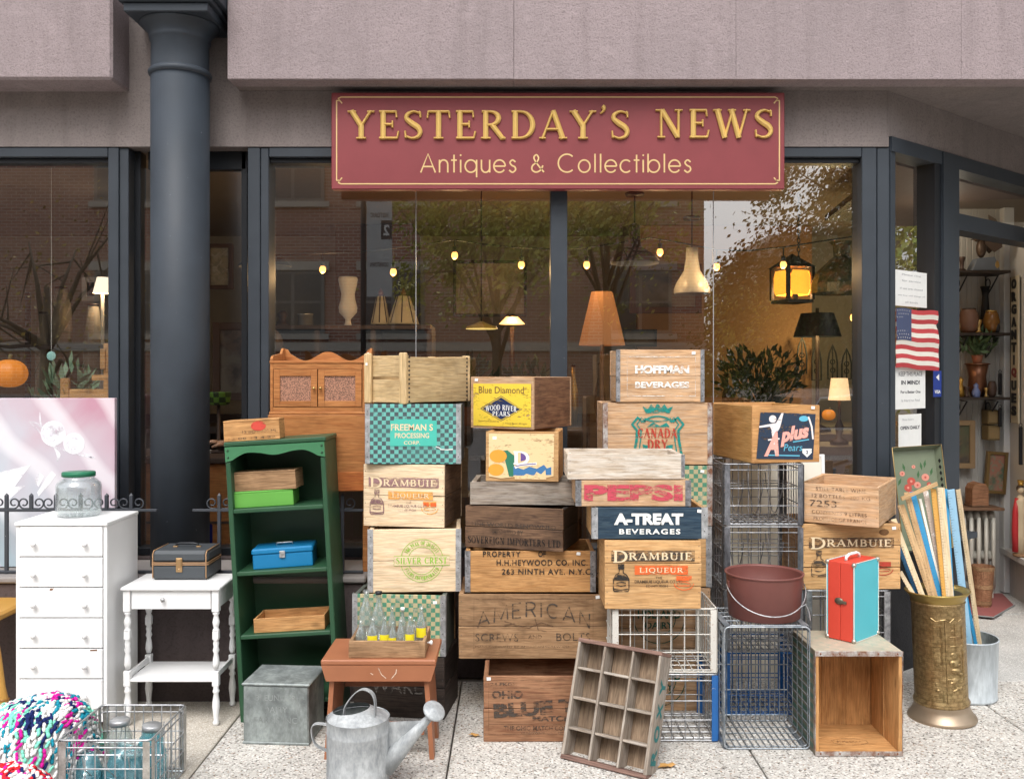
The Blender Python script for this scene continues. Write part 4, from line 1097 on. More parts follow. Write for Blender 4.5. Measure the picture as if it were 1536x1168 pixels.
o, w, h, y = crate('wooden_crate', 'shallow crate with faded pink PEPSI lettering', 864, 1036, YW + .0, .958, 1.066, .30, 0, 'L', W_FAD, nb=1, strap=M_STRAPD, te=.02)
sans(o, 'PEPSI', 0, .52 * h, .86 * w, .62 * h, INKP, y, .05)
o, w, h, y = crate('wooden_crate', 'shallow whitewashed crate stacked on the PEPSI crate', 851, 1027, YW + .01, 1.067, 1.172, .30, 0, 'L', W_WHT, nb=1, te=.02)
b = MB(); b.box(w / 2 - .014, w / 2 + .001, -.1515, -.1503, .01, h - .004); b.build('corner_strap', M_STRAPD, o)
YD = -.16
o, w, h, y = crate('wooden_crate', 'golden box with dark A plus pears label on top of the wire crates', 1128, 1229, YD - .03, 1.108, 1.362, .44, 10, 'L', W_ORG, smat=wood('wood_gold', (.66, .38, .14), (.50, .26, .08), stain=.25, knots=.3), nb=1, nsb=1, tag_at=(.9, .95))
LBD = printm('label_dark', (.03, .045, .075), .2)
shape(o, [[(-.44 * w, .08 * h), (.40 * w, .05 * h), (.44 * w, .84 * h), (-.38 * w, .88 * h)]], LBD, y, 'paper_label')
PNK = printm('print_pale_pink', (.80, .72, .70), .1); PNR = printm('print_pink_letter', (.80, .38, .32), .1); SKY_ = plain('print_sky_blue', (.12, .45, .62), .5)
shape(o, [ell(-.20 * w, .76 * h, .055 * w, .065 * h), [(-.40 * w, .64 * h), (-.26 * w, .67 * h), (-.15 * w, .69 * h), (-.07 * w, .86 * h), (-.04 * w, .86 * h), (-.09 * w, .62 * h), (-.12 * w, .55 * h), (-.21 * w, .55 * h), (-.24 * w, .63 * h), (-.40 * w, .61 * h)], [(-.22 * w, .55 * h), (-.15 * w, .55 * h), (-.14 * w, .2 * h), (-.16 * w, .12 * h)]], PNK, y - .0006, 'figure_print')
for (txt, x, z, ww, hh, m, sh2, bd) in (('A', -.22 * w, .33 * h, .22 * w, .42 * h, PNR, .35, .04), ('plus', .12 * w, .48 * h, .46 * w, .32 * h, PNR, .35, .05), ('Pears', .10 * w, .265 * h, .28 * w, .12 * h, SKY_, .2, .0)):
    sans(o, txt, x, z, ww, hh, m, y - .0014, bd, sh2, roll=R(-10) if txt == 'plus' else 0)
lines(o, [[(-.27 * w, .40 * h), (-.1 * w, .42 * h)], [(-.06 * w, .42 * h), (-.03 * w, .42 * h)]], .007, PNK, y - .0011, 'print_bar')
lines(o, [[(-.28 * w, .14 * h), (.20 * w, .12 * h)], [(.1 * w, .36 * h), (.34 * w, .40 * h)]], .005, SKY_, y - .0008, 'print_bar')
shape(o, [ell(.26 * w, .76 * h, .07 * w, .05 * h)], SKY_, y - .0008, 'spot_print')
lines(o, [[(.33 * w, .80 * h), (.38 * w, .62 * h), (.40 * w, .4 * h)]], .008, PNK, y - .0008, 'print_bar')
shape(o, [[(.24 * w, .24 * h), (.38 * w, .24 * h), (.38 * w, .17 * h), (.31 * w, .09 * h), (.24 * w, .17 * h)]], WHT, y - .0009, 'shield_print')
sans(o, '2', .31 * w, .18 * h, .035 * w, .06 * h, NAVY, y - .0014, .03)
o, w, h, y = crate('wooden_crate', 'Drambuie crate with faded print behind the red and blue case', 1203, 1351, YD, .552, .842, .30, 0, 'L', W_HON, smat=W_BRN, nb=3, nsb=2, tag_at=(.93, .93))
drambuie(o, w, h, y, INKF, INKR, INKVF, .80, False)
shape(o, [ell(.33 * w, .87 * h, .05 * w, .05 * h)], printm('scorch', (.14, .07, .03), .55, 90), y, 'scorch_mark')
o, w, h, y = crate('wooden_crate', 'open wine box stencilled 7253 PRODUCE OF FRANCE, turned at an angle', 1197, 1318, -.30, .8435, 1.018, .46, -31, 'R', W_FAD, smat=W_FAD, imat=W_FAD, nb=1, t=.012, te=.013, nsb=1)
sans(o, 'STILL TABLE WINE', .04 * w, .88 * h, .62 * w, .09 * h, INKVF, y, .0, spacing=1.1)
sans(o, '12 BOTTLES  200 KG', .04 * w, .70 * h, .72 * w, .09 * h, INKVF, y, .0, spacing=1.1)
sans(o, '7253', -.18 * w, .51 * h, .34 * w, .16 * h, INKF, y, .0)
lines(o, [[(-.02 * w, .57 * h), (.06 * w, .57 * h)]], .0015, INKF, y, 'print_bar')
sans(o, 'CONTENTS 9 LITRES', .02 * w, .29 * h, .68 * w, .09 * h, INKVF, y, .0, spacing=1.1)
sans(o, 'PRODUCE OF FRANCE', .03 * w, .13 * h, .66 * w, .09 * h, INKVF, y, .0, spacing=1.1)
def side_crate():
    Y0 = -.60; P, w = solve(1223, 1354, Y0, 'L', 0, 0)
    d, h = .30, .412
    o = thing('wooden_crate', 'empty checkered crate standing on end with its opening to the street, under the red case', 'crate', (P.x + w / 2, Y0 + d / 2, 0))
    t = .014
    for s in (-1, 1):
        for i in range(2): board(o, h - .03, .012, d / 2 - .002, (s * (w / 2 - .008), (i - .5) * d / 2, h / 2), (0, R(90), R(90)), mat=W_ORG)
        b = MB(); b.box(0, .0012, -d / 2 + .004, d / 2 - .004, .004, h - .004); b.build('checkered_face', checker_mat('checker_dark', (.04, .11, .075), (.17, .14, .09), (.09, .08, .06), .0195, .5), o, (s * (w / 2 - .0012) - (.0012 if s < 0 else 0), 0, 0)) if s < 0 else None
    for i in range(2): board(o, w - .018, .014, d / 2 - .002, (0, (i - .5) * d / 2, .010), (R(90), 0, 0), mat=W_ORG)
    for i in range(2): board(o, w - .018, .014, d / 2 - .002, (0, (i - .5) * d / 2, h - .010), (R(90), 0, 0), mat=W_FAD)
    b = MB(); b.box(-w / 2 + .002, w / 2 - .002, -d / 2 + .002, d / 2 - .002, h - .003, h - .0005);
    tm = checker_mat('checker_worn_top', (.30, .36, .28), (.50, .43, .32), (.46, .38, .29), .03, 1.3)
    tnt = tm.node_tree
    for n_ in tnt.nodes:
        if n_.type == 'SEPXYZ':
            for l in list(tnt.links):
                if l.from_node == n_ and l.from_socket.name == 'Z': ts = l.to_socket; tnt.links.remove(l); tnt.links.new(n_.outputs[1], ts)
    b.build('checkered_top', tm, o)
    for i in range(3): board(o, h - .03, .009, (w - .03) / 3 - .001, ((i - 1) * (w - .03) / 3, d / 2 - .008, h / 2), (0, R(90), 0), mat=W_ORG)
    for (z0, z1) in ((.002, .020), (h - .020, h)):
        b = MB(); b.box(-w / 2 - .001, w / 2 + .001, -d / 2 - .002, -d / 2 - .0005, z0, z1).jitter(.0008); b.build('edge_strap', M_STRAPR, o)
        b = MB()
        for k in range(5): b.lathe([(.004, 0), (.003, .002), (0, .0026)], 6, M=Matrix.Translation((w * (k - 2) * .22, -d / 2 - .002, (z0 + z1) / 2)) @ Matrix.Rotation(R(90), 4, 'X'))
        b.build('strap_nails', plain('rusty_nail', (.2, .07, .03), .7), o, kind='stuff')
    for s in (-1, 1):
        b = MB(); b.box(s * (w / 2) - .0008, s * (w / 2) + .0012, -d / 2 - .0015, -d / 2 + .02, .02, h - .02); b.build('edge_strap', M_STRAPR, o)
    oct_ = [( .075 * math.cos(R(a)) * (1.0), .035 * math.sin(R(a))) for a in (22, 68, 112, 158, 202, 248, 292, 338, 22)]
    st = [[(a, b_, .002) for a, b_ in oct_]]
    mb = flat_strokes(MB(), st); mo = mb.build('stamp_print', INKVF, o, (.0, -d / 2 + .10, .0185), (R(-90), 0, 0))
    vs, fs = text2d('PEPSI COLA'); vs = fit(vs, .10, .018)
    MB().add([(a, 0, b_) for a, b_ in vs], fs).build('lettering', INKVF, o, (0, -d / 2 + .10, .0186), (R(-90), 0, 0))
side_crate()
def divided_crate():
    w, L, d = .365, .457, .095
    yaw = R(-33);
    M = Matrix.Translation((XX(840, -.62), -.62, .0)) @ Matrix.Rotation(yaw, 4, 'Z') @ Matrix.Rotation(R(-19), 4, 'X') @ Matrix.Translation((w / 2, d / 2, 0))
    M.translation.z += .004
    o = thing('bottle_crate', 'grey wooden twelve-compartment crate lettered ROXY leaning back against the stack', 'crate', matrix=M)
    t = .012
    for (z, m) in ((.007, W_RED_G), (L - .007, W_RED_G)): board(o, w, .014, d, (0, 0, z), (R(90), 0, 0), mat=m)
    for s in (-1, 1): board(o, L - .029, t, d, (s * (w / 2 - t / 2 - .001), 0, L / 2), (0, R(90), R(90)), mat=W_GRY)
    for i in range(3): board(o, L - .02, .008, w / 3 - .006, ((i - 1) * (w / 3 - .005), d / 2 - .006, L / 2), (0, R(90), 0), mat=W_BRN_G)
    for i in (-1, 1): board(o, L - .03, .009, d - .018, (i * w / 6, -.006, L / 2), (0, R(90), R(90)), mat=W_GRY, name='divider')
    for r in (1, 2, 3):
        for c in (-1, 0, 1): board(o, w / 3 - .014, .010, d - .024, (c * (w / 3 - .003), -.004, L * r / 4), (R(90), 0, 0), mat=W_GRY, name='divider')
    for ch, f in (('R', .17), ('O', .35), ('X', .53), ('Y', .72)):
        vs, fs = text2d(ch, .04); vs = fit(vs, .062, .048)
        MB().add([(0, a, b_) for a, b_ in vs], fs).build('lettering', INKT2, o, (w / 2 + .0008, 0, f * L), (R(90), 0, 0))
    vs, fs = text2d('QUALITY'); vs = fit(vs, .06, .008)
    MB().add([(0, a, b_) for a, b_ in vs], fs).build('lettering', INKVF, o, (w / 2 + .0008, .032, .42 * L), (R(90), 0, 0))
W_RED_G = wood('wood_faded_red', (.30, .18, .14), (.19, .11, .09), stain=.4, knots=.2)
W_BRN_G = wood('wood_grey_brown', (.36, .26, .175), (.20, .135, .09), stain=.5, knots=.2)
INKT2 = printm('ink_teal_worn', (.03, .16, .16), .25)
divided_crate()
def wire_panel(b, P0, U, V, lu, lv, nu, nv, r):
    """grid of wires spanned by U and V from P0"""
    U = Vector(U); V = Vector(V); P0 = Vector(P0)
    for i in range(nu):
        p = P0 + U * (lu * (i + .5) / nu); b.tube([p, p + V * lv], r, 4)
    for j in range(nv):
        p = P0 + V * (lv * (j + .5) / nv) + V * 0; b.tube([p, p + U * lu], r * 1.15, 4)
def wire_crate(name, label, w, d, h, loc, mat, postmat=None, rot=0, nv=8, nh=2, matrix=None, group=None, inner=None, euler=None):
    o = thing(name, label, 'wire crate', loc, rot, group, matrix=matrix, euler=euler)
    pm = postmat or mat; r = .0023
    def loop(z, rr, k=0):
        a, c = w / 2 - k, d / 2 - k; q = .018; pts = []
        for (sx, sy, a0) in ((1, 1, 0), (-1, 1, 90), (-1, -1, 180), (1, -1, 270)):
            for t in (0, 30, 60, 90): pts.append((sx * (a - q) + q * math.cos(R(a0 + t)), sy * (c - q) + q * math.sin(R(a0 + t)), z))
        return MB().tube(pts, rr, 6, closed=True)
    loop(h - .003, .0038).build('rim', mat, o)
    loop(h - .028, .0026).build('rim', mat, o)
    loop(.006, .0032).build('base_ring', mat, o)
    for i in range(nh): loop(.012 + (h - .045) * (i + 1) / (nh + 1), .0024).build('hoop', mat, o)
    for s in (-1, 1):
        b = MB()
        for i in range(nv):
            x = (w - .04) * (i / (nv - 1) - .5); b.tube([(x, s * (d / 2 - .003), .006), (x, s * (d / 2 - .003), h - .003)], r, 4)
        b.build('wire_grid', mat, o, kind='stuff')
        b = MB()
        for i in range(nv):
            yy = (d - .04) * (i / (nv - 1) - .5); b.tube([(s * (w / 2 - .003), yy, .006), (s * (w / 2 - .003), yy, h - .003)], r, 4)
        b.build('wire_grid', mat, o, kind='stuff')
    b = MB()
    for i in range(nv + 3): x = (w - .03) * (i / (nv + 2) - .5); b.tube([(x, -d / 2 + .003, .010), (x, d / 2 - .003, .010)], r, 4)
    for i in range(5): yy = (d - .05) * (i / 4 - .5); b.tube([(-w / 2 + .003, yy, .0065), (w / 2 - .003, yy, .0065)], r * 1.3, 4)
    b.build('base_grid', mat, o, kind='stuff')
    for sx in (-1, 1):
        for sy in (-1, 1):
            b = MB(); x0, x1 = sorted((sx * (w / 2 - .001), sx * (w / 2 - .026))); y0, y1 = sorted((sy * (d / 2 + .0045), sy * (d / 2 + .0032)))
            b.box(x0, x1, y0, y1, .004, h - .006, .0004)
            x0, x1 = sorted((sx * (w / 2 + .0045), sx * (w / 2 + .0032))); y0, y1 = sorted((sy * (d / 2 - .001), sy * (d / 2 - .026)))
            b.box(x0, x1, y0, y1, .004, h - .006, .0004)
            b.jitter(.0006); b.build('corner_post', pm, o)
    if inner:
        b = MB()
        for i in range(1, 4):
            x = w * (i / 4 - .5)
            b.tube([(x, -d / 2 + .004, h * .75), (x, -d / 2 + .02, h * .55), (x, -.03, .04), (x, .03, .04), (x, d / 2 - .02, h * .55), (x, d / 2 - .004, h * .75)], r, 4)
        for i in range(1, 3):
            yy = d * (i / 3 - .5)
            b.tube([(-w / 2 + .004, yy, h * .6), (w / 2 - .004, yy, h * .6)], r, 4)
        b.build('bottle_divider', mat, o, kind='stuff')
    return o
G_DARK = galv('wire_dark', (.20, .205, .22), (.50, .51, .53), .42, .75, 30, (1, 1, 1))
G_GREY = galv('wire_grey', (.36, .37, .38), (.66, .67, .69), .4, .75, 30, (1, 1, 1))
G_WHITE = paint('wire_white', (.62, .60, .55), .45, wear=.45, wearcol=(.3, .16, .09), scale=70)
G_BLUEM = paint('post_blue', (.02, .12, .36), .5, wear=.35, wearcol=(.35, .37, .4), scale=50)
G_RUST = galv('wire_rusty', (.30, .20, .14), (.52, .50, .47), .5, .5, 24, (1, 1, 1))
def wc(label, pxL, pxR, Yf, zb, zt, mat, pm=None, d=.30, **k):
    P, w = solve(pxL, pxR, Yf, 'L', 0, zb)
    return wire_crate('wire_crate', label, w, d, zt - zb, (P.x + w / 2, Yf + d / 2, zb), mat, pm, **k)
wc('wire milk crate with bright blue corner posts on the pavement, right of the ROXY crate', 917, 1077, YW, 0, .277, G_GREY, G_BLUEM)
wc('white painted wire crate holding up the Drambuie crate', 918, 1075, YW, zw0, zw1 - .001, G_WHITE, G_WHITE)
zs = [0, .277, .554, .831, 1.106]
labs = ['dark blue wire crate at the foot of the tall stack, seen through the tipped crate', 'dark wire crate second from the ground behind the maroon bucket', 'dark wire crate third from the ground, just above the bucket rim', 'dark wire crate topmost of its stack, under the A plus box']
for i in range(4): wc(labs[i], 1086, 1205, YD, zs[i], zs[i + 1] - .0015, G_DARK if i else G_BLUEM, G_BLUEM if i == 0 else galv('post_dark', (.09, .095, .105), (.30, .31, .34), .45, .7, 18, (1, 1, .5)), inner=i > 1)
for (a, c, lab) in ((0, .274, 'lower wire crate standing behind the checkered crate with the red case'), (.275, .549, 'wire crate directly under the rear right Drambuie crate')):
    wc(lab, 1209, 1335, YD, a, c, G_DARK, inner=False)
Y0 = -.535; P, w = solve(1087, 1215, Y0, 'L', 0, 0); hh = .485; dd = .31
M = Matrix.Translation((P.x + w / 2, Y0 + dd, hh / 2 + .003)) @ Matrix.Rotation(R(90), 4, 'X')
wire_crate('wire_crate', 'blue-grey wire crate tipped on its side with its opening forward, under the maroon bucket', w, hh, dd, (0, 0, 0), galv('wire_bluegrey', (.22, .26, .30), (.50, .53, .56), .42, .7, 24, (1, 1, 1)), galv('post_bluegrey', (.2, .24, .28), (.45, .48, .52), .42, .7, 24, (1, 1, 1)), matrix=M, nv=13, nh=3)
M_WHITE = paint('white_furniture_paint', (.80, .80, .80), .42, wear=.14, wearcol=(.55, .48, .4), scale=14, dirt=.10, bumpy=.05)
M_GREENP = paint('dark_green_paint', (.026, .082, .04), .42, wear=.08, wearcol=(.08, .2, .1), scale=40, dirt=.35, bumpy=.12)
M_GLJ = glassm('clear_jar_glass', (.90, .93, .93), .09, haze=.05)
M_GLB = glassm('clear_bottle_glass', (.88, .91, .90), .10, haze=.08)
M_GLBLUE = glassm('aqua_glass', (.55, .80, .84), .10, haze=.16, hazecol=(.25, .55, .62))
GALV = galv('galvanised', (.30, .32, .335), (.52, .54, .55), .6, .35, 16, (1, 1, .5))
GALVD = galv('galvanised_dull', (.17, .19, .19), (.37, .41, .40), .55, .45, 12, (1, 1, .6))
BRASSM = plain('brass', (.50, .33, .12), .38, .9)
Yf = -.355; P, w = solve(23, 160, Yf); d = .325; h = .878
o = thing('chest_of_drawers', 'tall narrow white chest of six drawers beside the white side table', 'chest of drawers', (P.x + w / 2, Yf + d / 2, 0))
for s in (-1, 1): MB().box(s * w / 2 - (.016 if s > 0 else 0), s * w / 2 + (0 if s > 0 else .016), -d / 2 + .004, d / 2, 0, h - .016, .002).build('side_panel', M_WHITE, o)
MB().box(-w / 2 + .017, w / 2 - .017, -d / 2 + .012, d / 2 - .002, .04, h - .018).build('carcass', M_WHITE, o)
MB().box(-w / 2 - .004, w / 2 + .004, -d / 2 - .004, d / 2, h - .0155, h, .003).build('top', M_WHITE, o)
dh = .1275
for i in range(6):
    z1 = h - .02 - i * dh
    dr = MB().box(-w / 2 + .018, w / 2 - .018, -d / 2 - .002, -d / 2 + .011, z1 - dh + .0045, z1, .003).build('drawer', M_WHITE, o)
    for s in (-1, 1):
        MB().lathe([(.004, 0), (.005, .008), (.010, .014), (.011, .020), (.006, .024), (0, .025)], 12, M=Matrix.Translation((s * w * .28, -d / 2 - .002, z1 - dh * .55)) @ Matrix.Rotation(R(90), 4, 'X')).build('knob', plain('glass_knob', (.68, .68, .68), .25), dr)
for (u, i, ww) in ((-.12, 2, .016), (.32, 4, .030)):
    MB().box(u * w, u * w + ww, -d / 2 - .0026, -d / 2 - .0021, h - .02 - i * dh - .009, h - .02 - i * dh - .001).jitter(.0012).build('paint_chip', plain('chip_brown', (.22, .11, .06), .8), o)
YJ = -.17; s_ = sc(YJ); r = 32 / s_
o = thing('glass_jar', 'large empty glass jar with dark green lid on the white chest', 'jar', (XX(118, YJ), YJ, h + .001))
H = .178
prof = [(0, .004), (r * .9, .003), (r * .98, .012), (r, .03), (r, H * .72), (r * .96, H * .80), (r * .80, H * .88), (r * .68, H * .92), (r * .68, H)]
b = MB(); b.lathe(prof, 32, cap0=False, cap1=False); b.build('glass_body', M_GLJ, o)
b = MB(); b.lathe([(r * .94, .01), (r * .95, H * .70), (r * .90, H * .79), (r * .64, H * .91)], 32, cap0=True, cap1=False); b.build('inner_wall', M_GLJ, o)
b = MB(); b.lathe([(r * .735, 0), (r * .74, .014), (r * .72, .019), (0, .020)], 36, c=(0, 0, H - .006), cap0=True); b.build('lid', paint('lid_green', (.012, .15, .075), .4), o)
Yf = -.30; X0 = XX(180, Yf); X1 = XX(329, Yf); d = .285; ht = .592
w = X1 - X0
o = thing('side_table', 'white side table with one drawer, turned legs and a low shelf', 'table', ((X0 + X1) / 2, Yf + d / 2, 0))
MB().box(-w / 2, w / 2, -d / 2, d / 2, ht - .014, ht, .004).build('tabletop', M_WHITE, o)
a = w / 2 - .022
apz = ht - .095
MB().box(-a + .020, a - .020, -d / 2 + .016, -d / 2 + .030, apz, ht - .0145, .001).build('drawer', M_WHITE, o)
dr = o.children[-1]
MB().lathe([(.004, 0), (.004, .008), (.009, .013), (.010, .018), (.006, .022), (0, .023)], 12, M=Matrix.Translation((-.03, -d / 2 + .016, apz + .042)) @ Matrix.Rotation(R(90), 4, 'X')).build('knob', plain('chrome_knob', (.5, .5, .5), .2, .9), dr)
MB().box(-a + .012, a - .012, d / 2 - .03, d / 2 - .016, apz, ht - .0145).build('apron', M_WHITE, o)
for s in (-1, 1): MB().box(s * a - .007, s * a + .007, -d / 2 + .03, d / 2 - .03, apz, ht - .0145).build('apron', M_WHITE, o)
zs_ = .198
for sx in (-1, 1):
    for sy in (-1, 1):
        b = MB(); cx_, cy_ = sx * a, sy * (d / 2 - .026)
        b.box(cx_ - .015, cx_ + .015, cy_ - .015, cy_ + .015, apz - .012, ht - .0145, .002)
        z = apz - .012
        b.lathe([(.011, 0), (.015, -.008), (.009, -.016), (.012, -.03), (.0155, -.045), (.012, -.062), (.0095, -.07), (.0145, -.078), (.0145, -.082)], 14, c=(cx_, cy_, z))
        b.box(cx_ - .013, cx_ + .013, cy_ - .013, cy_ + .013, z - .118, z - .082, .002)
        b.lathe([(.0145, -.118), (.010, -.124), (.013, -.135), (.010, -.15), (.0145, -.165), (.009, -.178), (.013, -.20), (.015, -.225), (.010, -.245)], 14, c=(cx_, cy_, z))
        b.box(cx_ - .014, cx_ + .014, cy_ - .014, cy_ + .014, zs_ - .03, zs_ + .035, .002)
        b.lathe([(.010, 0), (.015, .012), (.010, .022), (.012, .045), (.0165, .08), (.0145, .105), (.010, .135), (.014, .142), (.0145, .148), (.011, .155), (.0125, zs_ - .03)], 14, c=(cx_, cy_, .0))
        b.build('leg', M_WHITE, o)
MB().box(-a + .006, a - .006, -d / 2 + .018, d / 2 - .018, zs_ - .012, zs_, .002).build('shelf', M_WHITE, o)
for s in (-1, 1): MB().box(s * a - .006, s * a + .006, -d / 2 + .042, d / 2 - .042, zs_ + .0005, zs_ + .026, .002).build('shelf_rail', M_WHITE, o)
Yt = -.16; P, w = solve(227, 311, Yt, 'L', 0); d, h = .20, .128
o = thing('train_case', 'dark grey vanity case with tan piping and brass latch on the white side table', 'case', (P.x + w / 2, Yt + d / 2, ht + .001))
M_CASE = paint('case_vinyl', (.062, .070, .078), .42, dirt=.2, bumpy=.25)
M_TAN = plain('tan_piping', (.38, .22, .11), .55)
def soft(b, x0, x1, y0, y1, z0, z1, q=.014): return b.box(x0, x1, y0, y1, z0, z1, q)
zsplit = h * .56
soft(MB(), -w / 2, w / 2, -d / 2, d / 2, 0, zsplit - .002, .012).build('case_body', M_CASE, o)
soft(MB(), -w / 2, w / 2, -d / 2, d / 2, zsplit + .002, h, .014).build('case_lid', M_CASE, o)
for z in (zsplit - .004, zsplit + .004):
    pts = []
    for (sx, sy, a0) in ((1, 1, 0), (-1, 1, 90), (-1, -1, 180), (1, -1, 270)):
        for t in (0, 45, 90): pts.append((sx * (w / 2 - .011) + .0115 * math.cos(R(a0 + t)), sy * (d / 2 - .011) + .0115 * math.sin(R(a0 + t)), z))
    MB().tube(pts, .0026, 6, closed=True).build('piping', M_TAN, o)
for s in (-1, 1):
    MB().tube([(s * (w / 2 - .006), -d / 2 + .004, .008), (s * (w / 2 - .006), -d / 2 - .000, .018), (s * (w / 2 - .006), -d / 2 - .000, h - .014), (s * (w / 2 - .006), -d / 2 + .014, h - .001), (s * (w / 2 - .006), d / 2 - .014, h - .001)], .0026, 6).build('piping', M_TAN, o)
b = MB(); b.box(-.014, .014, -d / 2 - .006, -d / 2, zsplit - .036, zsplit + .026, .002); b.box(-.010, .010, -d / 2 - .010, -d / 2 - .006, zsplit - .010, zsplit + .022, .0015)
b.lathe([(.005, 0), (.005, .002)], 10, M=Matrix.Translation((0, -d / 2 - .006, zsplit - .024)) @ Matrix.Rotation(R(90), 4, 'X')); b.build('latch', plain('latch_brass', (.50, .32, .16), .35, .8), o)
b = MB(); b.tube([(-.052, 0, h), (-.048, 0, h + .012), (-.03, 0, h + .016), (.03, 0, h + .016), (.048, 0, h + .012), (.052, 0, h)], .0055, 8); hd = b.build('handle', M_DARKP, o)
for s in (-1, 1): MB().box(s * .052 - .010, s * .052 + .010, -.007, .007, h - .001, h + .005, .001).build('handle_mount', plain('latch_brass', (0, 0, 0)), o)
Yc = .205; xr = XX(172, Yc); zt_ = ZZ(597, Yc); z0_ = ZLW + .004; W_ = .92; T_c = .028
m, nt, b_ = newmat('canvas_paint')
tc = nd(nt, 'ShaderNodeTexCoord'); sp = nd(nt, 'ShaderNodeSeparateXYZ'); lk(nt, tc.outputs['Object'], sp.inputs[0])
gx = nd(nt, 'ShaderNodeMapRange'); gx.inputs[1].default_value = -.5; gx.inputs[2].default_value = .46; lk(nt, sp.outputs[0], gx.inputs[0])
gz = nd(nt, 'ShaderNodeMapRange'); gz.inputs[1].default_value = -.1; gz.inputs[2].default_value = .8; lk(nt, sp.outputs[2], gz.inputs[0])
v = coords(nt, (1, 1, 1), False)
n1 = noise(nt, v, 2.2, 3, .5, 1.5)
ad = nd(nt, 'ShaderNodeMath', operation='ADD'); lk(nt, gx.outputs[0], ad.inputs[0]); lk(nt, gz.outputs[0], ad.inputs[1])
a2 = nd(nt, 'ShaderNodeMath', operation='ADD'); lk(nt, ad.outputs[0], a2.inputs[0]); lk(nt, n1, a2.inputs[1])
hf = nd(nt, 'ShaderNodeMath', operation='MULTIPLY'); hf.inputs[1].default_value = .42; lk(nt, a2.outputs[0], hf.inputs[0])
c = ramp(nt, hf.outputs[0], [(.46, (.42, .52, .58)), (.66, (.50, .50, .56)), (.84, (.50, .40, .46)), (1.0, (.46, .24, .31))])
wv = nd(nt, 'ShaderNodeTexWave'); wv.inputs['Scale'].default_value = 1.3; wv.inputs['Distortion'].default_value = 3.5; wv.inputs['Detail'].default_value = 2
mp = nd(nt, 'ShaderNodeMapping'); mp.inputs['Rotation'].default_value = (0, R(40), 0); lk(nt, v, mp.inputs[0]); lk(nt, mp.outputs[0], wv.inputs[0])
c = mix(nt, ramp(nt, wv.outputs[0], [(.55, 0.0), (.95, .5)]), c, (.80, .79, .82))
lk(nt, c, b_.inputs['Base Color']); b_.inputs['Roughness'].default_value = .5
o = thing('canvas_painting', 'large pink and pale blue painting of white pearls leaning behind the railing', 'painting', (xr - W_ / 2, Yc, z0_))
hh = zt_ - z0_
MB().box(-W_ / 2, W_ / 2, 0, T_c, 0, hh, .002).build('canvas', m, o)
M_PW = printm('paint_glow', (.78, .77, .82), .42, 9, .6, (1, 1, 1)); M_PW2 = printm('paint_glow_soft', (.70, .69, .74), .30, 18, .6, (1, 1, 1))
def pc(px, py): return ((px - CX) / sc(Yc) - (xr - W_ / 2), EYE - (py - CY) / sc(Yc) - z0_)
for (px, py, r_) in ((80, 650, 18), (111, 665, 15)):
    x, z = pc(px, py); rr_ = r_ / sc(Yc)
    shape(o, [ell(x, z, rr_, rr_, 22)], M_PW2, -.0006, 'painted_pearl')
    lines(o, [ell(x, z, rr_, rr_, 26) + [ell(x, z, rr_, rr_, 26)[0]]], .006, M_PW, -.0012, 'painted_ring')
    lines(o, [ell(x - rr_ * .1, z, rr_ * .55, rr_ * .6, 14, 20, 300)], .008, M_PW, -.0014, 'painted_ring')
    shape(o, [ell(x, z, rr_ * .35, rr_ * .35, 14)], M_PW, -.0018, 'painted_glint')
def pp(*q): return [pc(a_, b__) for a_, b__ in q]
def brush(pts, w0, w1, nm='painted_stroke'):
    pl = catmull([(a_, b__, w0 + (w1 - w0) * abs(2 * i / (len(pts) - 1) - 1)) for i, (a_, b__) in enumerate(pp(*pts))], 4)
    flat_strokes(MB(), [pl]).build(nm, M_PW, o, (0, -.001, 0))
brush([(44, 632), (62, 650), (78, 668), (100, 676), (128, 684), (143, 686)], .014, .002)
brush([(60, 618), (61, 634), (66, 645)], .008, .002); brush([(44, 632), (58, 636), (66, 650)], .006, .002)
brush([(82, 672), (88, 682), (86, 692)], .018, .004); brush([(122, 676), (134, 684), (142, 687)], .006, .002)
shape(o, [pp((0, 708), (46, 697), (22, 730), (38, 728), (10, 752), (-60, 760), (-60, 712))], M_PW, -.0008, 'painted_petal')
shape(o, [pp((52, 722), (58, 708), (66, 714), (58, 730)), pp((70, 716), (78, 706), (84, 712), (76, 724), (58, 744), (56, 738))], M_PW, -.0009, 'painted_petal')
Yb_ = -.235; P, w = solve(362, 511, Yb_, 'L', 0); hb, db = 1.205, .25
roll = R(-3.3)
MBK = Matrix.Translation((P.x, Yb_, .0)) @ Matrix.Rotation(roll, 4, 'Y') @ Matrix.Translation((w / 2, db / 2, 0))
bk = thing('bookcase', 'dark green open bookcase with scalloped top, leaning slightly to the left', 'bookcase', matrix=MBK)
t = .019
for s in (-1, 1): MB().box(s * w / 2 - (t if s > 0 else 0), s * w / 2 + (0 if s > 0 else t), -db / 2, db / 2, 0, hb - .02, .002).build('side_panel', M_GREENP, bk)
MB().box(-w / 2 - .006, w / 2 + .006, -db / 2 - .008, db / 2, hb - .0195, hb, .004).build('top', M_GREENP, bk)
MB().box(-w / 2 + t, w / 2 - t, db / 2 - .008, db / 2 - .001, .03, hb - .02).build('back_panel', M_GREENP, bk)
pts = [(-w / 2, hb - .021), (-w / 2, hb - .085)]
K = 28
for i in range(K + 1):
    u = i / K; x = -w / 2 + .03 + (w - .06) * u
    z = hb - .078 + .030 * math.sin(PI * min(1, u * 5) / 2) * math.sin(PI * min(1, (1 - u) * 5) / 2) - .016 * math.exp(-((u - .5) / .16) ** 2)
    pts.append((x, z))
pts += [(w / 2, hb - .085), (w / 2, hb - .021)]
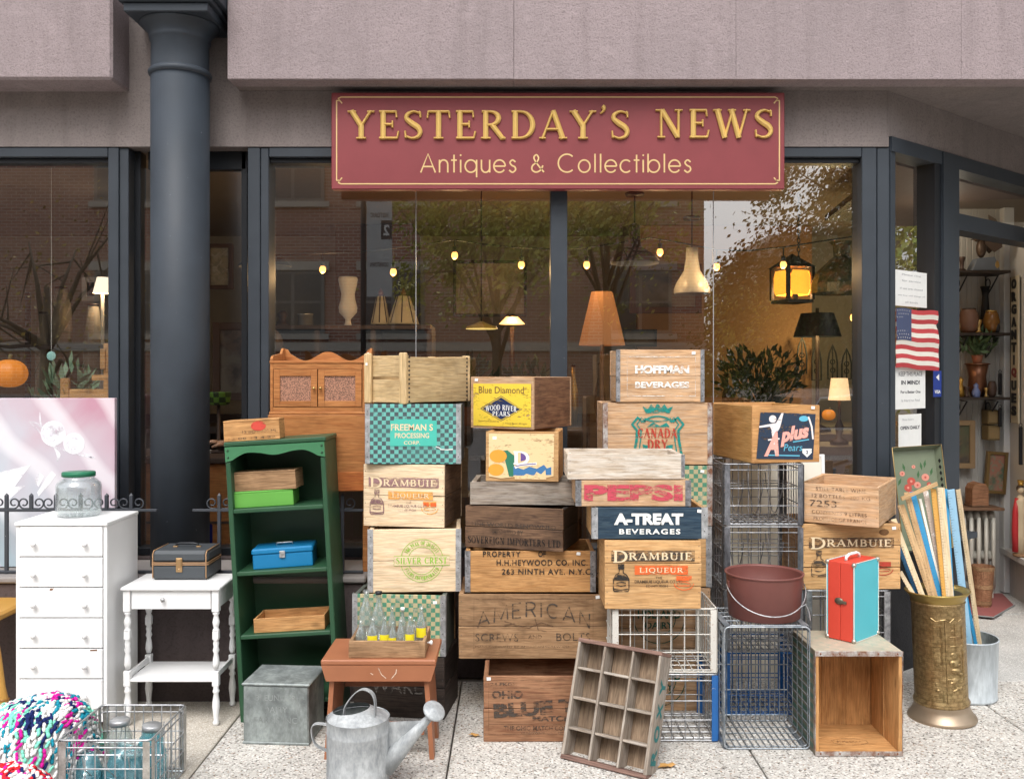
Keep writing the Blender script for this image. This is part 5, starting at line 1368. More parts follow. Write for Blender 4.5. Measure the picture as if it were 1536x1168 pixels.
MB().prism(pts, -db / 2 - .014, -db / 2 - .001).build('valance', paint('mid_green_paint', (.055, .19, .09), .38, wear=.08, wearcol=(.15, .3, .18), dirt=.2), bk)
for s in (-1, 1):
    for dz in (.035, .065): MB().ball((s * (w / 2 - .012), -db / 2 - .015, hb - dz), .005, 8, 6).build('peg', M_GREENP, bk)
for s in (-1, 1): MB().box(s * (w / 2 - .0) - (.020 if s > 0 else 0), s * w / 2 + (0 if s > 0 else .020), -db / 2 - .012, -db / 2 - .0005, 0, hb - .088, .002).build('face_stile', M_GREENP, bk)
shz = [.915, .645, .372, .085]
for z in shz: MB().box(-w / 2 + t + .001, w / 2 - t - .001, -db / 2 - .010, db / 2 - .009, z - .018, z, .003).build('shelf', M_GREENP, bk)
def on_shelf(x, y, z, rz=0): return MBK @ Matrix.Translation((x, y, z + .0006)) @ Matrix.Rotation(R(rz), 4, 'Z')
def smallbox(name, label, mtx, w_, d_, h_, mat, t_=.008, cat='box', inside=None, open_=True):
    o_ = thing(name, label, cat, matrix=mtx)
    for s in (-1, 1):
        board(o_, w_, t_, h_, (0, s * (d_ / 2 - t_ / 2), h_ / 2), mat=mat)
        board(o_, d_ - 2 * t_ - .001, t_, h_ - .002, (s * (w_ / 2 - t_ / 2 - .0008), 0, h_ / 2), (0, 0, R(90)), mat=mat)
    board(o_, w_ - 2 * t_ - .002, .006, d_ - 2 * t_ - .002, (0, 0, .004), (R(90), 0, 0), mat=inside or mat)
    if not open_: board(o_, w_, .007, d_, (0, 0, h_ + .0042), (R(90), 0, 0), mat=mat)
    return o_
kx = w / sc(Yb_)  # unused scale guard
s_b = 1 / sc(Yb_)
bx = smallbox('wooden_box', 'honey coloured box with red blot and stencilled letters on top of the green bookcase', on_shelf(-.105, -.05, hb, 4), .238, .13, .082, W_ORG, cat='box', open_=False)
shape(bx, [ell(.03, .062, .032, .021, 18)], printm('red_blot', (.55, .07, .05), .3, 40), -.0668, 'red_blot')
sans(bx, '12 BOT 200 ML', .035, .038, .15, .013, INKF, -.0668, .0)
sans(bx, '12 08 13 4 22', -.0, .012, .20, .009, INKF, -.0668, .0)
smallbox('wooden_box', 'plain bright green box on the top shelf of the bookcase', on_shelf(-.075, -.035, shz[0], 2), .262, .13, .062, paint('apple_green_paint', (.12, .36, .06), .55), open_=False)
smallbox('wooden_box', 'dark brown box resting on the bright green box', on_shelf(-.060, -.035, shz[0] + .0705, -3), .275, .12, .075, W_BRN, open_=False)
smallbox('wooden_tray', 'shallow tan wooden tray on the third shelf of the bookcase', on_shelf(.012, -.03, shz[2], 0), .308, .16, .062, W_ORG, cat='tray')
M_BLUEB = paint('blue_enamel', (.008, .17, .37), .35, wear=.08, wearcol=(.3, .35, .4), scale=60, dirt=.12)
o = thing('cash_box', 'bright blue metal cash box with handle on the second shelf', 'box', matrix=on_shelf(-.01, -.02, shz[1], 5))
MB().box(-.128, .128, -.075, .075, 0, .062, .003).build('box_body', M_BLUEB, o)
MB().box(-.132, .132, -.079, .079, .0625, .088, .006).build('lid', M_BLUEB, o)
MB().tube([(-.035, 0, .088), (-.033, 0, .098), (.033, 0, .098), (.035, 0, .088)], .003, 6).build('handle', G_GREY, o)
MB().box(-.012, .012, -.083, -.079, .045, .075, .001).build('latch', G_GREY, o)
Yg = -.485; P, w = solve(363, 461, Yg, 'L', R(-4)); d, h = .235, .236
o = thing('milk_box', 'dented galvanised milk box with embossed lettering at the foot of the bookcase', 'box', (P.x + w / 2 + .01, Yg + d / 2, 0), R(-4))
b = MB()
N = 8
b.box(-w / 2, w / 2, -d / 2, d / 2, .004, h, .005); b.build('box_body', GALVD, o)
MB().box(-w / 2 - .006, w / 2 + .006, -d / 2 - .006, d / 2 + .004, h + .0005, h + .012, .004).build('lid', GALVD, o)
MB().box(-w / 2 - .003, w / 2 + .003, -d / 2 - .003, d / 2 + .003, 0, .010, .002).build('base_rim', GALVD, o)
for (txt, z, ww) in (('BREUNIGER', .80, .62), ('DAIRY', .60, .36), ('FARMS INC', .42, .66)):
    vs, fs = text2d(txt, .0); vs = fit(vs, ww * w, .024)
    MB().add([(a_, 0, b__) for a_, b__ in vs], fs).build('embossed_lettering', galv('embossed', (.22, .24, .24), (.42, .45, .44), .5, .45, 12), o, (0, -d / 2 - .0008, z * h))
M_ORP = paint('stool_paint', (.35, .135, .065), .45, wear=.10, wearcol=(.58, .33, .2), scale=26, dirt=.3, bumpy=.1)
Ys = -.65; P, w = solve(481, 654, Ys, 'L', 0); d, hs_ = .30, .392
so = thing('stool', 'orange-brown painted wooden stool with splayed board legs carrying the tray of bottles', 'stool', (P.x + w / 2, Ys + d / 2, 0))
MB().box(-w / 2, w / 2, -d / 2, d / 2, hs_ - .020, hs_, .004).build('seat', M_ORP, so)
for s in (-1, 1):
    pts = [(-w / 2 + .001, hs_ - .0205), (w / 2 - .001, hs_ - .0205), (w / 2 - .020, hs_ - .082), (-w / 2 + .020, hs_ - .082)]
    y0, y1 = sorted((s * (d / 2 - .001), s * (d / 2 - .018)))
    MB().prism(pts, y0, y1).build('apron', M_ORP, so)
for s in (-1, 1):      # each end board is cut into two feet
    xt, xb = s * (w / 2 - .045), s * (w / 2 - .018)
    b = MB()
    def leg_board(yA0, yA1, yB0, yB1, z0, z1):
        f0 = (hs_ - z0) / hs_; f1 = (hs_ - z1) / hs_
        X_ = lambda f: xt + (xb - xt) * f
        vs = []
        for (z, f, ya, yb) in ((z0, f0, yA0, yA1), (z1, f1, yB0, yB1)):
            for dx in (-.009, .009):
                for yy in (ya, yb): vs.append((X_(f) + dx, yy, z))
        b.add(vs, [(0, 1, 3, 2), (4, 6, 7, 5), (0, 4, 5, 1), (2, 3, 7, 6), (0, 2, 6, 4), (1, 5, 7, 3)])
    leg_board(-d / 2 + .022, d / 2 - .022, -d / 2 + .022, d / 2 - .022, .14, hs_ - .021)
    leg_board(-d / 2 + .020, -d / 2 + .070, -d / 2 + .022, -.02, 0, .1399)
    leg_board(d / 2 - .070, d / 2 - .020, .02, d / 2 - .022, 0, .1399)
    b.build('leg', M_ORP, so)
MB().box(-w / 2 + .05, w / 2 - .05, -d / 2 + .045, -d / 2 + .060, .085, .135, .002).build('stretcher', M_ORP, so)
MB().box(-w / 2 + .05, w / 2 - .05, d / 2 - .060, d / 2 - .045, .21, .27, .002).build('stretcher', M_ORP, so)
lines(so, [[(.0, hs_ - .03), (.012, hs_ - .055), (.03, hs_ - .07)], [(.05, hs_ - .072), (.068, hs_ - .05), (.07, hs_ - .035)], [(-.03, hs_ - .05), (-.02, hs_ - .056)]], .0025, printm('scuff', (.75, .62, .5), .4), -d / 2 - .0003, 'scuff')
Yt = -.625; P, w = solve(523, 638, Yt, 'L', 0); d, h = .225, .066
tx = smallbox('wooden_tray', 'worn brown wooden tray full of glass bottles on the orange stool', Matrix.Translation((P.x + w / 2, Yt + d / 2, hs_ + .001)), w, d, h, W_BRN, .011, cat='tray')
MB().lathe([(.003, 0), (.004, .008), (.010, .014), (.009, .02), (0, .022)], 10, M=Matrix.Translation((w / 2, -.03, h * .55)) @ Matrix.Rotation(R(90), 4, 'Y')).build('knob', M_WHITE, tx)
M_YLAB = plain('bottle_label_yellow', (.80, .66, .02), .5)
def bottle(px, py_top, Y, r, lab, label, z=hs_ + .012, mat=M_GLB, fat=1.0, cork=None):
    zt_ = ZZ(py_top, Y); H = zt_ - z; X = XX(px, Y)
    o_ = thing('glass_bottle', label, 'bottle', (X, Y, z), group='bottles standing in the tray on the stool')
    pr = [(r * .8, 0), (r, .006), (r * 1.0, H * .52), (r * .92, H * .60), (r * .5, H * .76), (r * .36, H * .82), (r * .34, H * .93), (r * .44, H * .935), (r * .44, H)]
    b = MB(); b.lathe(pr, 18, cap0=True, cap1=False); b.build('glass_body', mat, o_)
    b = MB(); b.lathe([(r * .86, .006), (r * .88, H * .52), (r * .42, H * .75), (r * .26, H * .92)], 18, cap1=False); b.build('inner_wall', mat, o_)
    if lab:
        b = MB(); n_ = 8
        vs = [];
        for i in range(n_ + 1):
            a_ = R(-150 + 120 * i / n_)
            vs += [(r * 1.02 * math.cos(a_), r * 1.02 * math.sin(a_), H * .28), (r * 1.02 * math.cos(a_), r * 1.02 * math.sin(a_), H * .50)]
        b.add(vs, [(2 * i, 2 * i + 2, 2 * i + 3, 2 * i + 1) for i in range(n_)]); b.smooth = True; b.build('label', M_YLAB, o_)
    if cork: b = MB(); b.lathe([(r * .46, 0), (r * .5, .012), (0, .013)], 12, c=(0, 0, H - .008)); b.build('stopper', cork, o_)
    return o_
WCAP = plain('white_ceramic', (.8, .8, .78), .3)
specs = [(549, 884, -.44, .030, 0, 'tall clear milk bottle at the back left of the tray', None), (568, 888, -.47, .028, 0, 'tall clear bottle with dark lip at the back of the tray', M_DARKP),
         (541, 930, -.56, .020, 0, 'small clear bottle leftmost in the tray', None), (559, 926, -.575, .022, 1, 'clear bottle with yellow label, first from the left', None),
         (577, 924, -.57, .021, 1, 'clear bottle with yellow label, second from the left', None), (589, 932, -.585, .017, 1, 'short narrow bottle with pale yellow label in mid tray', None),
         (601, 928, -.58, .019, 0, 'bluish clear bottle without label right of mid tray', None), (615, 922, -.575, .020, 1, 'clear bottle with yellow label and white stopper ring', None),
         (632, 908, -.53, .022, 1, 'tallest yellow-labelled bottle at the right end of the tray', None), (604, 912, -.50, .018, 0, 'clear bottle with round white ceramic stopper behind the front row', WCAP), (588, 908, -.48, .018, 0, 'slim clear bottle behind the front row of the tray', None), (621, 928, -.46, .018, 0, 'small clear bottle at the back right of the tray', None)]
for (px, py, Y, r, lab, label, ck) in specs: bottle(px, py, Y, r, lab, label, cork=ck)
Yw = -.86; xw = XX(537, Yw); rw = 46.5 / sc(Yw)
wo = thing('watering_can', 'galvanised watering can with long spout and round rose in front of the stool', 'watering can', (xw, Yw, 0))
hw = .252
b = MB(); b.lathe([(rw * .97, 0), (rw, .004), (rw, .05), (rw * 1.012, .054), (rw, .058), (rw, hw - .055), (rw * 1.012, hw - .051), (rw, hw - .047), (rw, hw - .004), (rw * 1.02, hw)], 40, cap1=False); b.build('can_body', GALV, wo)
b = MB(); vs = []; n_ = 32
for i in range(n_):
    c_, s_2 = math.cos(2 * PI * i / n_), math.sin(2 * PI * i / n_)
    vs += [(rw * .995 * c_, rw * .995 * s_2, hw - .003), (-rw * .22 + rw * .60 * c_, rw * .05 + rw * .56 * s_2, hw + .026 + .008 * c_)]
b.smooth = True
b.add(vs, [(2 * i, (2 * i + 2) % (2 * n_), (2 * i + 3) % (2 * n_), 2 * i + 1) for i in range(n_)]); b.build('top_cover', GALV, wo)
b = MB(); b.lathe([(rw * .96, .01), (rw * .96, hw - .004)], 30, cap0=True, cap1=False); b.build('inner_wall', GALVD, wo)
def strap(pts, wd, th_):
    b = MB(); N_ = len(pts); vs = [];
    for i, p in enumerate(pts):
        p = Vector(p); q = Vector(pts[min(N_ - 1, i + 1)]) - Vector(pts[max(0, i - 1)]); q.normalize()
        nn = q.cross(Vector((0, 1, 0))).normalized()
        for (a_, c_) in ((-1, -1), (1, -1), (1, 1), (-1, 1)): vs.append(p + Vector((0, 1, 0)) * a_ * wd / 2 + nn * c_ * th_ / 2)
    fs = [(4 * i + k, 4 * i + (k + 1) % 4, 4 * i + 4 + (k + 1) % 4, 4 * i + 4 + k) for i in range(N_ - 1) for k in range(4)] + [(0, 1, 2, 3), tuple(4 * N_ - 4 + k for k in (3, 2, 1, 0))]
    b.add(vs, fs); return b
hz = [(-rw * .45, 0, hw - .0), (-rw * .40, 0, hw + .04), (-rw * .12, 0, hw + .085), (rw * .18, 0, hw + .108), (rw * .48, 0, hw + .10), (rw * .62, 0, hw + .07), (rw * .62, 0, hw + .0)]
strap([tuple(q) for q in catmull(hz, 4)], .020, .003).build('top_handle', GALV, wo, (0, -.02, 0), (0, 0, R(-14)))
hz = [(-rw * .98, 0, hw - .03), (-rw * 1.35, 0, hw - .026), (-rw * 1.5, 0, hw - .045), (-rw * 1.38, 0, hw - .10), (-rw * .98, 0, hw - .125)]
strap([tuple(q) for q in catmull(hz, 4)], .020, .003).build('back_handle', GALV, wo)
s0 = Vector((rw * .86, 0, .07)); s1 = Vector((rw * 2.35, -.01, hw + .005))
b = MB(); b.tube([s0, s0.lerp(s1, .33), s0.lerp(s1, .66), s1], [.040, .031, .021, .013], 20); b.build('spout', GALV, wo)
b = MB(); b.add([(rw * .95, -.002, hw - .02), (rw * .95, -.002, .09), (rw * 2.1, -.01, hw - .012), (rw * 2.1, -.01, hw - .02)], [(0, 1, 3, 2)]);
b.add([(rw * .95, .002, hw - .02), (rw * .95, .002, .09), (rw * 2.1, -.006, hw - .012), (rw * 2.1, -.006, hw - .02)], [(0, 2, 3, 1)]); b.build('spout_brace', GALV, wo)
dr_ = (s1 - s0).normalized()
Mr = Matrix.Translation(s1) @ (Vector((0, 0, 1)).rotation_difference((dr_ + Vector((-.10, -.65, .25))).normalized())).to_matrix().to_4x4()
b = MB(); b.lathe([(.014, -.01), (.016, .006), (.041, .030), (.042, .034), (.038, .0385), (0, .044)], 26, M=Mr); rs = b.build('rose', GALV, wo)
Yk = -1.065; P, w = solve(88, 226, Yk, 'L', 0); d = .34; hk = .248
wire_crate('wire_crate', 'grey wire milk crate full of blue glass jars at the lower left', w, d, hk, (P.x + w / 2, Yk + d / 2, 0), G_GREY, galv('post_tan', (.35, .33, .30), (.6, .58, .54), .45, .5, 20, (1, 1, 1)), nv=9, inner=True)
JX, JY = P.x + w / 2, Yk + d / 2
def jar(dx, dy, r, H, label, mat, lidm, tilt=(0, 0), z=.014):
    o_ = thing('glass_jar', label, 'jar', (JX + dx, JY + dy, z), group='jars in the wire crate', euler=(R(tilt[0]), R(tilt[1]), 0))
    b = MB(); b.lathe([(r * .9, 0), (r, .008), (r, H * .70), (r * .93, H * .78), (r * .72, H * .86), (r * .72, H)], 20, cap1=False); b.build('glass_body', mat, o_)
    b = MB(); b.lathe([(r * .88, .006), (r * .92, H * .68), (r * .64, H * .86)], 20, cap1=False); b.build('inner_wall', mat, o_)
    if lidm:
        b = MB(); b.lathe([(r * .78, 0), (r * .79, .016), (r * .72, .020), (0, .021)], 22, c=(0, 0, H - .010)); b.build('lid', lidm, o_)
    for z_ in (H * .3, H * .6):
        b = MB(); b.lathe([(r * 1.0, z_ - .002), (r * 1.03, z_), (r * 1.0, z_ + .002)], 20, cap0=False, cap1=False); b.build('glass_rib', mat, o_)
ZN = plain('zinc_lid', (.48, .49, .50), .38, .7)
jar(-.055, .085, .046, .20, 'clear jar with shiny zinc lid at the back of the wire crate', M_GLJ, ZN)
jar(.055, .075, .045, .185, 'aqua jar with grey lid at the back right of the wire crate', M_GLBLUE, ZN, (0, 4))
jar(.105, -.01, .045, .175, 'aqua jar with wire bail standing along the right side of the crate', M_GLBLUE, None)
jar(.065, -.105, .047, .165, 'aqua jar with glass lid at the front right of the crate', M_GLBLUE, M_GLJ)
jar(-.035, -.045, .045, .16, 'tilted aqua jar in the middle of the wire crate', M_GLBLUE, M_GLJ, (-18, 16))
jar(-.09, -.11, .045, .14, 'low aqua jar at the front left of the wire crate', M_GLBLUE, None, (-30, -12))
jar(-.10, .0, .043, .15, 'pale blue jar leaning at the left of the wire crate', M_GLBLUE, ZN, (8, -22))
YARN = [plain('yarn_' + n_, c_, 1, spec=.02) for n_, c_ in (('white', (.78, .77, .75)), ('magenta', (.60, .02, .30)), ('teal', (.02, .26, .36)), ('mint', (.22, .66, .50)), ('navy', (.02, .03, .12)), ('red', (.66, .03, .04)))]
def blanket(name, label, loc, fx, rows, cols, colour, zf_, skip=None):
    """puffs of yarn set row by row over a heap"""
    b = MB(); rd = random.Random(5)
    for i in range(rows):
        for j in range(cols):
            u, v_ = i / (rows - 1), (j + .5 * (i % 2)) / cols
            p = fx(u, v_)
            if p is None: continue
            e = .004
            pu = fx(min(1, u + .02), v_) or p; pv = fx(u, v_ + .02) or p
            tu = (Vector(pu) - Vector(p)); tv = (Vector(pv) - Vector(p))
            if tu.length < 1e-5 or tv.length < 1e-5: tu = Vector((1, 0, 0)); tv = Vector((0, 1, 0))
            n_ = tu.cross(tv).normalized();
            if n_.z < 0: n_ = -n_
            b.mi = colour(i, j, rd)
            X_ = tv.normalized(); Y_ = n_.cross(X_)
            M = Matrix((( X_.x, Y_.x, n_.x, p[0] + rd.uniform(-e, e)), (X_.y, Y_.y, n_.y, p[1] + rd.uniform(-e, e)), (X_.z, Y_.z, n_.z, p[2] + rd.uniform(-e, e)), (0, 0, 0, 1))) @ Matrix.Rotation(rd.uniform(-.6, .6), 4, 'Z')
            r_ = rd.uniform(.009, .0125)
            for q in (-1, 1):
                b.ball((q * r_ * .62, 0, rd.uniform(-.002, .003)), r_, 7, 5, M=M, sx=1.0, sy=.62, sz=.55)
    o_ = b.build(name, YARN, None, loc)
    b2 = MB();
    tag(o_, label, 'blanket')
    vs = []; R_, C_ = 14, 18
    for i in range(R_ + 1):
        for j in range(C_ + 1):
            p = fx(i / R_, j / C_) or (0, 0, 0); vs.append((p[0] * .985, p[1] * .985, p[2] - .012))
    b2.smooth = True
    b2.add(vs, [(i * (C_ + 1) + j, i * (C_ + 1) + j + 1, (i + 1) * (C_ + 1) + j + 1, (i + 1) * (C_ + 1) + j) for i in range(R_) for j in range(C_)])
    b2.build('backing', YARN[0], o_)
    return o_
BX, BY = -1.76, -.86
def heap(u, v_):
    x = -.24 + .48 * u; y = -.27 + .54 * v_
    r_ = math.hypot(x / .25, y / .30)
    z = .305 * max(0, 1 - r_ ** 3.2) ** .6 + .012 * math.sin(9 * x + 3) * math.cos(11 * y)
    z = z * (1 + .12 * math.sin(6 * x - 2 * y))
    return (x, y, max(.03, z))
def colA(i, j, rd):
    k = (i + j // 4 + (1 if (i // 4) % 2 else 0)) % 12
    band = (j // 6 + i // 9) % 5
    if rd.random() < .28: return 0
    return (0, 1, 2, 3, 4)[band] if k % 3 else (2, 4, 0, 1, 3)[band]
blanket('crochet_blanket', 'chunky white, magenta, teal and navy crochet blanket heaped beside the jar crate', (BX, BY, 0), heap, 44, 36, colA, None)
def heap2(u, v_):
    x = -.22 + .52 * u; y = -.13 + .26 * v_
    r_ = math.hypot((x - .04) / .28, y / .15)
    return (x, y, max(.02, .215 * max(0, 1 - r_ ** 3) ** .55 + .012 * math.sin(12 * x)))
def colB(i, j, rd): return rd.choice((0, 0, 5, 5, 5, 4, 0, 1))
blanket('crochet_blanket', 'red, white and navy crochet blanket tucked in front of the magenta one', (-1.74, -1.245, 0), heap2, 42, 20, colB, None)
P2 = (BX - .01, BY - .02, 0)
b = MB()
cl = thing('bamboo_chair', 'yellow turned bamboo chair leg at the far left edge by the chest', 'chair', (XX(6, -.33), -.33, 0))
b = MB(); b.tube([(0, 0, 0), (.0, 0, .07), (0, 0, .10), (-.012, 0, .18), (-.03, 0, .30), (-.06, 0, .46)], [.016, .020, .024, .017, .019, .021], 14)
b.build('leg', paint('bamboo_yellow', (.50, .27, .06), .4, dirt=.3), cl)
for z, x in ((.075, 0), (.105, -.001), (.13, -.004)):
    b = MB(); b.lathe([(.018, -.006), (.027, 0), (.018, .006)], 14, c=(x, 0, z), cap0=False, cap1=False); b.build('turned_ring', paint('bamboo_brown', (.30, .14, .03), .4), cl)
b = MB(); b.tube([(-.03, 0, .30), (-.40, .02, .30)], .014, 10); b.build('stretcher', MATS['bamboo_yellow'], cl)
b = MB(); b.box(-.5, -.05, -.04, .36, .44, .475, .01); b.build('seat', MATS['bamboo_yellow'], cl)
b = MB(); b.tube([(-.46, 0, 0), (-.46, 0, .44)], .018, 10); b.build('leg', MATS['bamboo_yellow'], cl)
Yb2 = -.365; xb = XX(1146, Yb2); zb_ = .491
M_MAR = paint('maroon_paint', (.175, .062, .052), .42, wear=.12, wearcol=(.30, .16, .13), scale=34, dirt=.35, bumpy=.12)
o = thing('bucket', 'maroon painted metal bucket with wire handle on the tipped wire crate', 'bucket', (xb, Yb2, zb_ + .001))
rb, rt, hb_ = .145, .157, .180
b = MB(); b.lathe([(rb * .97, 0), (rb, .004), (rb + (rt - rb) * .9, hb_ - .012), (rt, hb_ - .006), (rt + .005, hb_ - .003), (rt + .005, hb_ + .002), (rt - .002, hb_ + .003), (rt - .006, hb_ - .004)], 44, cap1=False); b.build('bucket_body', M_MAR, o)
b = MB(); b.lathe([(rb * .95, .006), (rt - .006, hb_ - .004)], 44, cap1=False); b.build('inner_wall', M_MAR, o)
pts = []
for i in range(25):
    a_ = R(180 + 180 * i / 24); pts.append((rt * 1.03 * math.cos(a_) , -.02 + -.145 * abs(math.sin(a_)) , hb_ - .045 + .10 * math.sin(a_) * 1.0))
b = MB(); b.tube(pts, .0025, 6); b.tube([pts[18], (pts[18][0] + .02, pts[18][1] - .004, pts[18][2] + .012), (pts[18][0] + .035, pts[18][1], pts[18][2] - .02), (pts[18][0] + .042, pts[18][1] + .006, pts[18][2] - .055)], .002, 5)
b.build('wire_handle', G_GREY, o)
for s in (-1, 1): MB().box(s * (rt - .006) - .006, s * (rt - .006) + .006, -.03, .0, hb_ - .06, hb_ - .03, .002).build('handle_lug', M_MAR, o)
rot = R(-48); P, w = solve(1240, 1281, -.50, 'R', rot); d, h = .205, .318
o = thing('record_case', 'red and turquoise carrying case with white handle standing on the checkered crate', 'case', (P.x + math.cos(rot) * w / 2 - math.sin(rot) * d / 2, P.y + math.sin(rot) * w / 2 + math.cos(rot) * d / 2, .414), rot)
M_CR = paint('case_red', (.60, .06, .035), .45, dirt=.15, bumpy=.2); M_CT = paint('case_turquoise', (.08, .46, .54), .4, dirt=.15, bumpy=.2); M_TRIM = plain('case_trim', (.72, .70, .64), .4)
for s in (-1, 1): MB().box(min(0, s * (w / 2 - .005)) + (.0006 if s > 0 else 0), max(0, s * (w / 2 - .005)) - (.0006 if s < 0 else 0), -d / 2, d / 2, 0, h, .002).build('case_half', M_CR, o)
for s in (-1, 1):
    x0, x1 = sorted((s * (w / 2 - .0045), s * w / 2)); MB().box(x0, x1, -d / 2 + .001, d / 2 - .001, .001, h - .001, .001).build('side_panel', M_CT, o)
    for pts in ([(s * w / 2, -d / 2, 0), (s * w / 2, -d / 2, h), (s * w / 2, d / 2, h), (s * w / 2, d / 2, 0)],): MB().tube(pts, .0022, 5, closed=True).build('edge_trim', M_TRIM, o)
    for yy in (-d / 2, d / 2):
        for z in (0, h):
            MB().ball((s * (w / 2 - .002), yy + (.004 if yy < 0 else -.004), z + (.006 if z == 0 else -.006)), .010, 10, 8).build('corner_cap', plain('cap_metal', (.45, .43, .38), .35, .8), o)
b = MB(); b.tube([(0, -.055, h), (0, -.052, h + .014), (0, -.03, h + .022), (0, .03, h + .022), (0, .052, h + .014), (0, .055, h)], .0065, 8); b.build('handle', M_WHITE, o)
b = MB(); b.lathe([(.016, 0), (.017, .003), (.010, .005), (0, .006)], 16, M=Matrix.Translation((-.004, -d / 2, h * .5)) @ Matrix.Rotation(R(90), 4, 'X') @ Matrix.Diagonal((1.15, .85, 1, 1))); b.box(0, .030, -d / 2 - .008, -d / 2 - .003, h * .5 - .008, h * .5 + .004, .001); b.build('latch', plain('latch_dark', (.18, .15, .11), .4, .7), o)
Yu = -.185; xu = XX(1413, Yu)
m_br, nt, b_ = newmat('embossed_brass')
v = coords(nt, (1, 1, 1), False)
br = nd(nt, 'ShaderNodeTexBrick'); br.inputs['Scale'].default_value = 15; br.inputs['Mortar Size'].default_value = .03; br.inputs['Color1'].default_value = (1, 1, 1, 1); br.inputs['Color2'].default_value = (.8, .8, .8, 1); br.inputs['Mortar'].default_value = (0, 0, 0, 1)
sp = nd(nt, 'ShaderNodeSeparateXYZ'); lk(nt, v, sp.inputs[0]); at2 = nd(nt, 'ShaderNodeMath', operation='ARCTAN2'); lk(nt, sp.outputs[0], at2.inputs[0]); lk(nt, sp.outputs[1], at2.inputs[1])
ms = nd(nt, 'ShaderNodeMath', operation='MULTIPLY'); ms.inputs[1].default_value = .125; lk(nt, at2.outputs[0], ms.inputs[0])
cb = nd(nt, 'ShaderNodeCombineXYZ'); lk(nt, ms.outputs[0], cb.inputs[0]); lk(nt, sp.outputs[2], cb.inputs[1]); lk(nt, cb.outputs[0], br.inputs[0])
n1 = noise(nt, v, 46, 5, .7); n2 = noise(nt, v, 9, 4, .6)
c = mix(nt, ramp(nt, n1, [(.38, 0.0), (.64, 1.0)]), (.20, .14, .06), (.48, .35, .17))
c = mix(nt, ramp(nt, n2, [(.4, 0), (.7, .6)]), c, (.30, .17, .075))
c = mix(nt, ramp(nt, br.outputs['Color'], [(.1, .25), (.5, 0)]), c, (.10, .07, .03))
lk(nt, c, b_.inputs['Base Color']); b_.inputs['Metallic'].default_value = .75; b_.inputs['Roughness'].default_value = .42
ad = nd(nt, 'ShaderNodeMath', operation='ADD'); lk(nt, br.outputs['Color'], ad.inputs[0]); lk(nt, n1, ad.inputs[1]); bump(nt, b_, ad.outputs[0], .4, .003)
uo = thing('umbrella_stand', 'tall embossed brass umbrella stand holding yardsticks', 'umbrella stand', (xu, Yu, 0), euler=(0, R(-2.2), 0))
Hs = .56; ru = .108
b = MB(); b.lathe([(.140, 0), (.142, .006), (.138, .016), (.128, .024), (.118, .045), (.112, .060), (.114, .066), (.113, .070)], 48, cap1=False); b.build('base', plain('brass_base', (.36, .28, .20), .42, .7), uo)
b = MB(); b.lathe([(.113, .071), (.116, .080), (.110, .092), (ru, .100), (ru, Hs - .055), (ru + .004, Hs - .050), (ru, Hs - .045)], 56, cap0=False, cap1=False)
b.build('embossed_body', m_br, uo)
b = MB(); b.lathe([(ru, Hs - .044), (ru + .006, Hs - .028), (ru + .020, Hs - .012), (ru + .026, Hs - .004), (ru + .022, Hs), (ru + .010, Hs - .008), (ru - .006, Hs - .018)], 48, cap0=False, cap1=False); b.build('flared_rim', plain('rim_brass', (.42, .30, .10), .36, .85), uo)
b = MB(); b.lathe([(ru - .006, .08), (ru - .006, Hs - .018)], 40, cap0=True, cap1=False); b.build('inner_wall', plain('brass_inside', (.25, .20, .12), .5, .6), uo)
def onc(aDeg, z, out=.0): a_ = R(aDeg); return (( ru + out) * math.cos(a_), (ru + out) * math.sin(a_), z)
rel = MB()
for a0, a1, z0, z1 in ((-128, -108, .24, .44), (-125, -111, .26, .34), (-125, -111, .35, .42)):
    rel.tube([onc(a0, z0), onc(a1, z0), onc(a1, z1), onc(a0, z1)], .0028, 5, closed=True)
rel.tube([onc(-100, .10), onc(-100, .45)], .0035, 5); rel.tube([onc(a_, .45 + .008 * math.sin(a_)) for a_ in range(-130, -50, 10)], .003, 5)
rel.tube([onc(a_, .20) for a_ in range(-100, -40, 8)], .003, 5); rel.build('relief_frame', m_br, uo)
rel = MB()
for (a_, z, r_, q) in ((-84, .30, .016, 1), (-84, .265, .022, .8), (-76, .255, .014, .7), (-80, .235, .024, .6), (-72, .275, .010, 1.4), (-70, .22, .018, .5), (-66, .19, .014, 1), (-84, .19, .015, 1.2), (-74, .16, .016, .5), (-62, .33, .013, 1.3), (-62, .36, .010, 1), (-118, .15, .013, .6), (-84, .40, .012, 1.1)):
    p_ = onc(a_, z, -.004); MB().ball(p_, r_, 12, 8, sz=q, sy=.55).build('relief_figure', m_br, uo)
rel = MB()
for (p0, p1) in (((-90, .25), (-68, .262)), ((-92, .185), (-72, .200)), ((-88, .15), (-66, .165)), ((-66, .30), (-66, .20)), ((-96, .14), (-96, .20)), ((-58, .18), (-58, .42)), ((-78, .33), (-78, .43)), ((-92, .34), (-70, .34)), ((-92, .38), (-70, .38))):
    rel.tube([onc(p0[0], p0[1]), onc((p0[0] + p1[0]) / 2, (p0[1] + p1[1]) / 2), onc(*p1)], .0035, 5)
rel.build('relief_furniture', m_br, uo)
Yv = .085; xv = XX(1450, Yv)
o = thing('bucket', 'plain galvanised bucket holding two bundles of sticks behind the brass stand', 'bucket', (xv, Yv, 0))
b = MB(); b.lathe([(.125, 0), (.130, .006), (.131, .012), (.128, .016), (.134, .27), (.138, .274), (.136, .280), (.131, .278)], 40, cap1=False); b.build('bucket_body', galv('galv_bluish', (.34, .38, .41), (.58, .63, .66), .5, .4, 10, (1, 1, .25)), o)
